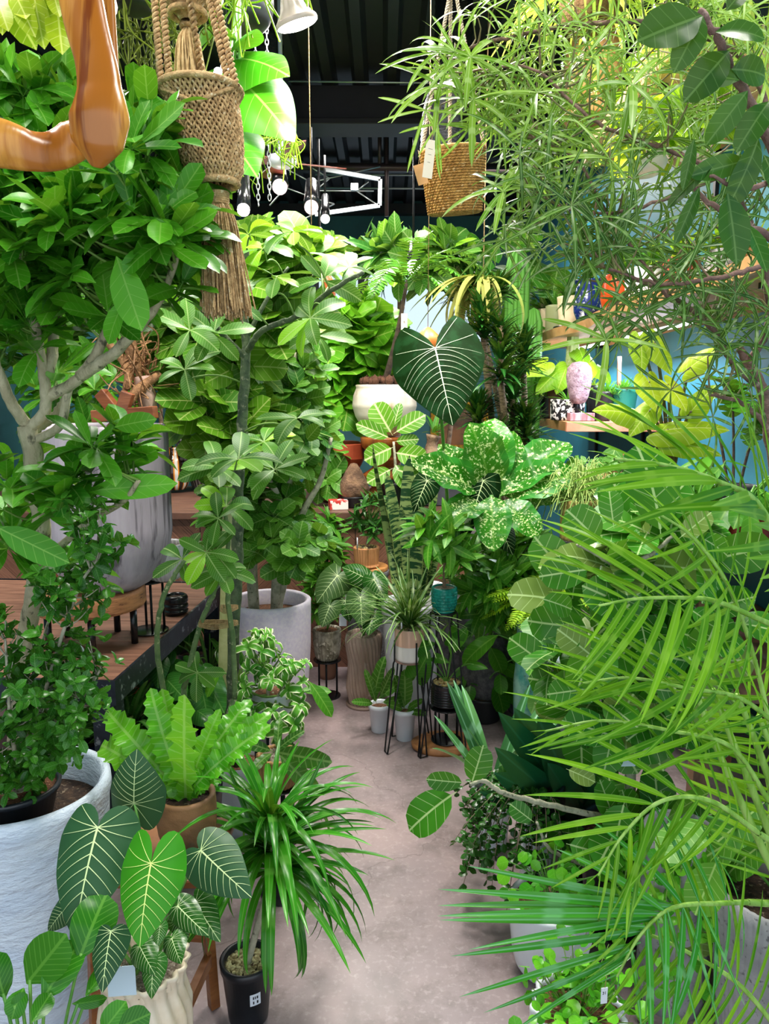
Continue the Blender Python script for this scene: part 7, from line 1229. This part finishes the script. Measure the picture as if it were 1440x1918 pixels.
# woven pocket: lattice of cords on a lathed sleeve leaning a little
pr = [(0, 74), (.06, 70), (.12, 64), (.35, 64), (.6, 60), (.85, 52), (1, 38)]
N_ = 46; H_ = 34; 
def pk(u, v):
    r_ = np.interp(v, [a for a, _ in pr], [b for _, b in pr]) * s; c = c0 * (1 - v) + c1 * v; return c + V3(r_ * math.cos(u), r_ * math.sin(u), -.0 + .25 * 0)
for fam in (1, -1):
    for k in range(N_):
        u0 = k / N_ * 2 * PI; pts = [pk(u0 + fam * v * 1.6, v) + V3(math.cos(u0 + fam * v * 1.6), math.sin(u0 + fam * v * 1.6), 0) * .0022 * math.sin(v * 60 + k * 3) for v in np.linspace(0.02, 1, 40)]; mb.tube(pts, .0027, 5, cap=False)
mb.build('woven_pocket', jute, rt)
mb = MB(); rng = R(400)
V, F = [], []; nu, nv = 40, 14
for j in range(nv + 1):
    for i in range(nu): V.append(pk(i / nu * 2 * PI, .02 + .97 * j / nv) - 0 * UP)
V = np.array(V); cc_ = np.array([c0 * (1 - (.02 + .97 * j / nv)) + c1 * (.02 + .97 * j / nv) for j in range(nv + 1)]); V = np.repeat(cc_, nu, 0) + (V - np.repeat(cc_, nu, 0)) * .955
i, j = np.meshgrid(np.arange(nv), np.arange(nu), indexing='ij'); j2 = (j + 1) % nu; mb.add(V, np.stack([i * nu + j, i * nu + j2, (i + 1) * nu + j2, (i + 1) * nu + j], -1).reshape(-1, 4)); mb.build('inner_liner', PM('jute_dark', '#8a6a42', '#5a4026', 50, .95, bump=1), rt)
mb = MB(); a = np.linspace(0, 2 * PI, 49); mb.tube([pk(t, 0) + V3(0, 0, .002 * math.sin(24 * t)) for t in a], .007, 8, cap=False); mb.build('rim_cord', jute, rt)
mb = MB()
for s_ in (-1, 1): mb.tube([pk(-PI / 2 + s_ * (1.15 - v_ * 1.1) , .05 + .22 * v_) + V3(0, -.004, 0) for v_ in np.linspace(0, 1, 12)], .0045, 6)
mb.build('pattern_cord', jute, rt)
MB().tube([pk(t, .99) for t in a], .008, 8, cap=False).build('base_ring', jute, rt)
# cords up
def knotted(mb, P0, P1, r=.0035, n=50, amp=.0045):
    for ph in (0, PI):
        t = np.linspace(0, 1, n)[:, None]; L_ = np.linalg.norm(P1 - P0); w_ = t[:, 0] * L_ / .011 * PI; mb.tube(P0 + (P1 - P0) * t + np.stack([amp * np.cos(w_ + ph), amp * np.sin(w_ + ph), 0 * w_], 1), r, 6, cap=False)
for x, y, x2 in ((302, 165, 285), (318, 160, 300), (430, 165, 378), (442, 160, 392), (380, 148, 345)):
    mb = MB(); p = A(x, y, D0 + (-.03 if x != 380 else .08)); q = A(x2, -60, D0 + .02); knotted(mb, p, q, n=120); mb.tube([q, V3(q[0] * .98, q[1], 3.4)], .003, 5); mb.build('knotted_cord', jute, rt)
# tassel
def tassel(root, top, bot, r0, r1, n, name='tassel', m=jute, th=.0017):
    mb = MB(); rng = R(int(n)); 
    for k in range(n):
        a_ = rng.uniform(0, 6.3); q = math.sqrt(rng.random()); e = V3(math.cos(a_), math.sin(a_), 0) * q; L_ = 1 - rng.uniform(0, .09); p0 = top + e * r0 * .5; p1 = top + (bot - top) * .3 + e * (r0 + r1) * .5 + rng.normal(0, .002, 3); p2 = top + (bot - top) * L_ + e * r1 + rng.normal(0, .004, 3); mb.tube(smooth([p0, p1, p2], 5), th, 5, cap=False)
    o = mb.build(name, m, root); o['kind'] = 'stuff'; return o
tassel(rt, A(408, 362, D0), A(428, 596, D0), .02, .05, 340); mb = MB()
for k in range(6): mb.tube([A(409, 362 + k * 4, D0) + V3(.02 * math.cos(t), .02 * math.sin(t), 0) for t in a], .0028, 6, cap=False)
mb.build('tassel_binding', jute, rt)
# green liner plant inside: upper macrame hanger
rt2 = thing('upper_macrame_hanger', 'upper macrame hanger base with a bunched beige tassel, cut by the top edge', 'plant hanger', A(355, 160, 1.7)); mb = MB(); cA = A(352, 38, 1.7); ss = mpp(1.7, 40)
for fam in (1, -1):
    for k in range(40):
        pts = []
        for v in np.linspace(0, 1, 26):
            u = k / 40 * 2 * PI + fam * v * 1.4; r_ = np.interp(v, [0, .25, .45, 1], [12, 32, 62, 70]) * ss; pts.append(cA + V3(r_ * math.cos(u), r_ * math.sin(u), v * 105 * ss))
        mb.tube(pts, .0026, 5, cap=False)
mb.build('woven_pocket', jute, rt2); mb = MB(); mb.tube([cA + V3(32 * ss * math.cos(t), 32 * ss * math.sin(t), .012) for t in a], .007, 8, cap=False); mb.tube([cA + V3(12 * ss * math.cos(t), 12 * ss * math.sin(t), -.012) for t in a], .005, 8, cap=False); mb.build('knot_band', jute, rt2)
MB().lathe([(.001, 0), (55 * ss, 0), (66 * ss, 110 * ss)], cA + V3(0, 0, 45 * ss), 30).build('inner_pot', PM('jute_dark2', '#7a5c38', '#4c3620', 50, .95), rt2)
tassel(rt2, cA + V3(0, 0, -.012), A(360, 165, 1.7), .014, .034, 170, m=PM('jute_pale', '#d8bc88', '#b09260', 60, .9))
MB().tube([cA + V3(0, 0, 150 * ss), V3(cA[0], cA[1], 3.66)], .004, 6).build('cord', jute, rt2)
# jute basket with rope handles and two tags
bp = A(852, 400, 2.3); btop = A(846, 285, 2.3); s3 = mpp(2.3, 340); ax = nrm(btop - bp) ; rt = thing('jute_basket', 'round yellow-brown jute basket hanging by twisted ropes with paper tags', 'basket', bp)
mb = MB(); rb, rtp = 48 * s3, 57 * s3; Lb = np.linalg.norm(btop - bp); 
tilt = V3(-.07, -.16, 1.); tilt = nrm(tilt); x_ = nrm(np.cross(tilt, V3(0, 1, 0)) * -1); y_ = np.cross(tilt, x_)
def bk_(u, v, r): return bp + tilt * (Lb * v) + r * (math.cos(u) * x_ + math.sin(u) * y_)
nr = 24
for k in range(nr):
    v = (k + .5) / nr; r_ = rb + (rtp - rb) * min(1, v * 1.15); mb.tube([bk_(t, v, r_ + .002 * math.sin(30 * t + k)) for t in np.linspace(0, 2 * PI, 61)], Lb / nr * .56, 7, cap=False)
for k in range(9): mb.tube([bk_(t, .01, rb * (k + .5) / 9) for t in np.linspace(0, 2 * PI, 37)], rb / 15, 6, cap=False)
for k in range(nr): 
    v = (k + .5) / nr; r_ = rb + (rtp - rb) * min(1, v * 1.15)
    for q in range(52): u = (q + .5 * (k % 2)) / 52 * 2 * PI; a_ = bk_(u - .035, v - .008, r_ + .004); b_ = bk_(u + .035, v + .012, r_ + .004); mb.tube([a_, b_], .0018, 4, cap=False)
jb = PM('jute_basket', '#d4a258', '#a87838', 60, .9, bump=.7, c3='#e8c48a', s3=80); mb.build('woven_body', jb, rt)
mb = MB(); mb.tube([bk_(t, 1.0, rtp) for t in np.linspace(0, 2 * PI, 49)], .006, 7, cap=False); mb.build('rim', jb, rt)
rope = PM('rope', '#cdbda2', '#a8977c', 80, .9, bump=.8)
for x, y, u in ((800, 270, PI), (888, 272, 0), (830, 275, PI / 2)):
    mb = MB(); p = bk_(u, .93, rtp + .004); q = A(848 + (4 if u == 0 else -4), -20, 2.4); 
    for ph in (0, 2.1, 4.2):
        t = np.linspace(0, 1, 110)[:, None]; w_ = t[:, 0] * 120; mb.tube(p + (q - p) * t + .0035 * np.stack([np.cos(w_ + ph), np.sin(w_ + ph), 0 * w_], 1), .003, 5, cap=False)
    mb.build('rope', rope, rt)
MB().tube([A(848, -18, 2.4), V3(A(848, 0, 2.4)[0], 2.4, 3.66)], .005, 6).build('hanging_cord', rope, rt)
ptag('cream paper tag with fine writing hanging on the jute basket rim', A(808, 262, 2.16), .028, .1, .25, writing=(('------', .006, 0, .025), ('-----', .006, 0, .04), ('----', .006, 0, .06)), m=PM('tag_cream', '#eadfcc', rough=.7), tilt=.12)
ptag('small brown kraft tag sticking out left of the jute basket', A(783, 308, 2.22), .03, .055, .1, m=PM('tag_kraft', '#c89a66', rough=.8), tilt=-.3)
# monstera with hanging pot, behind macrame
P = A(455, 60, 2.9); rt = thing('monstera', 'hanging monstera with huge split bright green leaves behind the macrame', 'hanging plant', P); tp = pot(rt, P, P[2] + .16, .11, 'round', blackp, soil=soil); MB().tube([tp, V3(P[0], P[1], 3.66)], .004, 6).build('cord', twine, rt)
def monstera(L, w=.52, bend=.5, n=7):
    Ts = []; ts = np.linspace(.0, 1, 60)
    V, F, U = heart(w, .3, bend, .1, n=60, m=6, my=.1); K = len(V) // 2
    Y = U[:, 1]; ax = np.abs(U[:, 0]); ph = (Y - .55 * ax + .35) * n; cut = ((ph % 1) < .26) & (ax > .26 * w) & (Y < .93)
    V = V.copy(); keep = ~cut[F].all(axis=1); return V, F[keep], U
mb, sb = MB(), MB(); rng = R(410)
for a_, b_, w_ in (((450, 110), (525, 110), .9), ((440, 140), (540, 225), .85), ((440, 90), (455, 40), 1.), ((400, 60), (390, 20), .8), ((420, 250), (470, 300), .9)):
    p, e = A(*a_, 2.6), A(*b_, 2.45); mb.inst([monstera(1)], [p], [e - p], [V3(0, -.9, .4)], [np.linalg.norm(e - p) * 1.05], rng, w_); sb.tube(bez(tp, (tp + p) / 2 + V3(0, -.05, .08), p, 8), .006, 6)
mb.build('foliage', LM('monst', '#2f8a14', '#46a01e', '#a4d860', lk=.65, N=7, k=.5, vw=.03, rough=.35, tr=.15, vs=.5), rt); sb.build('stems', m_stem, rt)
# string-like hanging cactus
def strings(name, label, px, py, D, n, L, seed, m, up=.1):
    P = A(px, py, D); rt = thing(name, label, 'hanging plant', P); tp = pot(rt, P, P[2] + .12, .09, 'round', blackp, soil=soil); MB().tube([tp, V3(P[0], P[1], 3.66)], .003, 5).build('cord', twine, rt); rng = R(seed); mb = MB()
    for k in range(n):
        a_ = rng.uniform(0, 6.3); e = V3(math.cos(a_), math.sin(a_), 0); p1 = tp + e * .1 + UP * up * rng.random(); p2 = p1 + e * rng.uniform(.03, .14) - UP * rng.uniform(*L); mb.tube(smooth([tp + e * .04, p1, (p1 + p2) / 2 + e * .03, p2], 5), .0035, 4, cap=False, rnd=rng.random())
        for j in range(4): q = p1 + (p2 - p1) * rng.uniform(.3, 1); mb.tube(smooth([q, q + rng.normal(0, .03, 3) - UP * .03, q + rng.normal(0, .04, 3) - UP * .1], 4), .0026, 4, cap=False, rnd=rng.random())
    o = mb.build('strands', m, rt); o['kind'] = 'stuff'
strings('hanging_strand_plant', 'drooping string-like hanging plant under the monstera leaves', 462, 240, 3.3, 34, (.1, .32), 411, m_lime)
strings('hanging_strand_plant', 'dark drooping strands hanging left of the upper macrame hanger', 250, 20, 2.4, 60, (.12, .3), 412, LM('rh2', '#5a6a2c', '#8a9a3c', rough=.5))
strings('hanging_strand_plant', 'pale green strands hanging just right of the upper macrame tassel', 425, -60, 2.3, 40, (.08, .2), 413, m_lime)
# yellow leaves top left
P = A(50, -90, 1.5); rt = thing('yellow_leaf_branch', 'cluster of backlit yellow-green leaves at the top left corner', 'hanging plant', P); tp = pot(rt, P, P[2] + .1, .08, 'round', blackp, soil=soil); MB().tube([tp, V3(P[0], P[1], 3.66)], .003, 5).build('cord', twine, rt); rng = R(414); mb = MB(); br = MB()
hs = [(20, -30, 62, 62), (60, -30, 76, 70), (95, -30, 110, 25), (105, -10, 115, 92), (-10, -20, 5, 30), (30, -20, -15, 20), (85, -30, 95, 30), (40, -30, 45, 25), (0, -30, 30, 25), (70, -30, 60, 30)]
HL(mb, T_ell, [(x, y, 1.48 + .01 * k, x2, y2, 1.46, .9) for k, (x, y, x2, y2) in enumerate(hs)], rng)
for x, y, _, _ in hs: br.tube(bez(tp, tp + V3(0, -.02, .03), A(x, y, 1.48), 6), .003, 5)
mb.build('foliage', LM('yel_back', '#8cb428', '#c8d834', '#e8f080', N=8, k=.7, vw=.06, rough=.35, tr=.5), rt); br.build('stems', twig_g, rt)
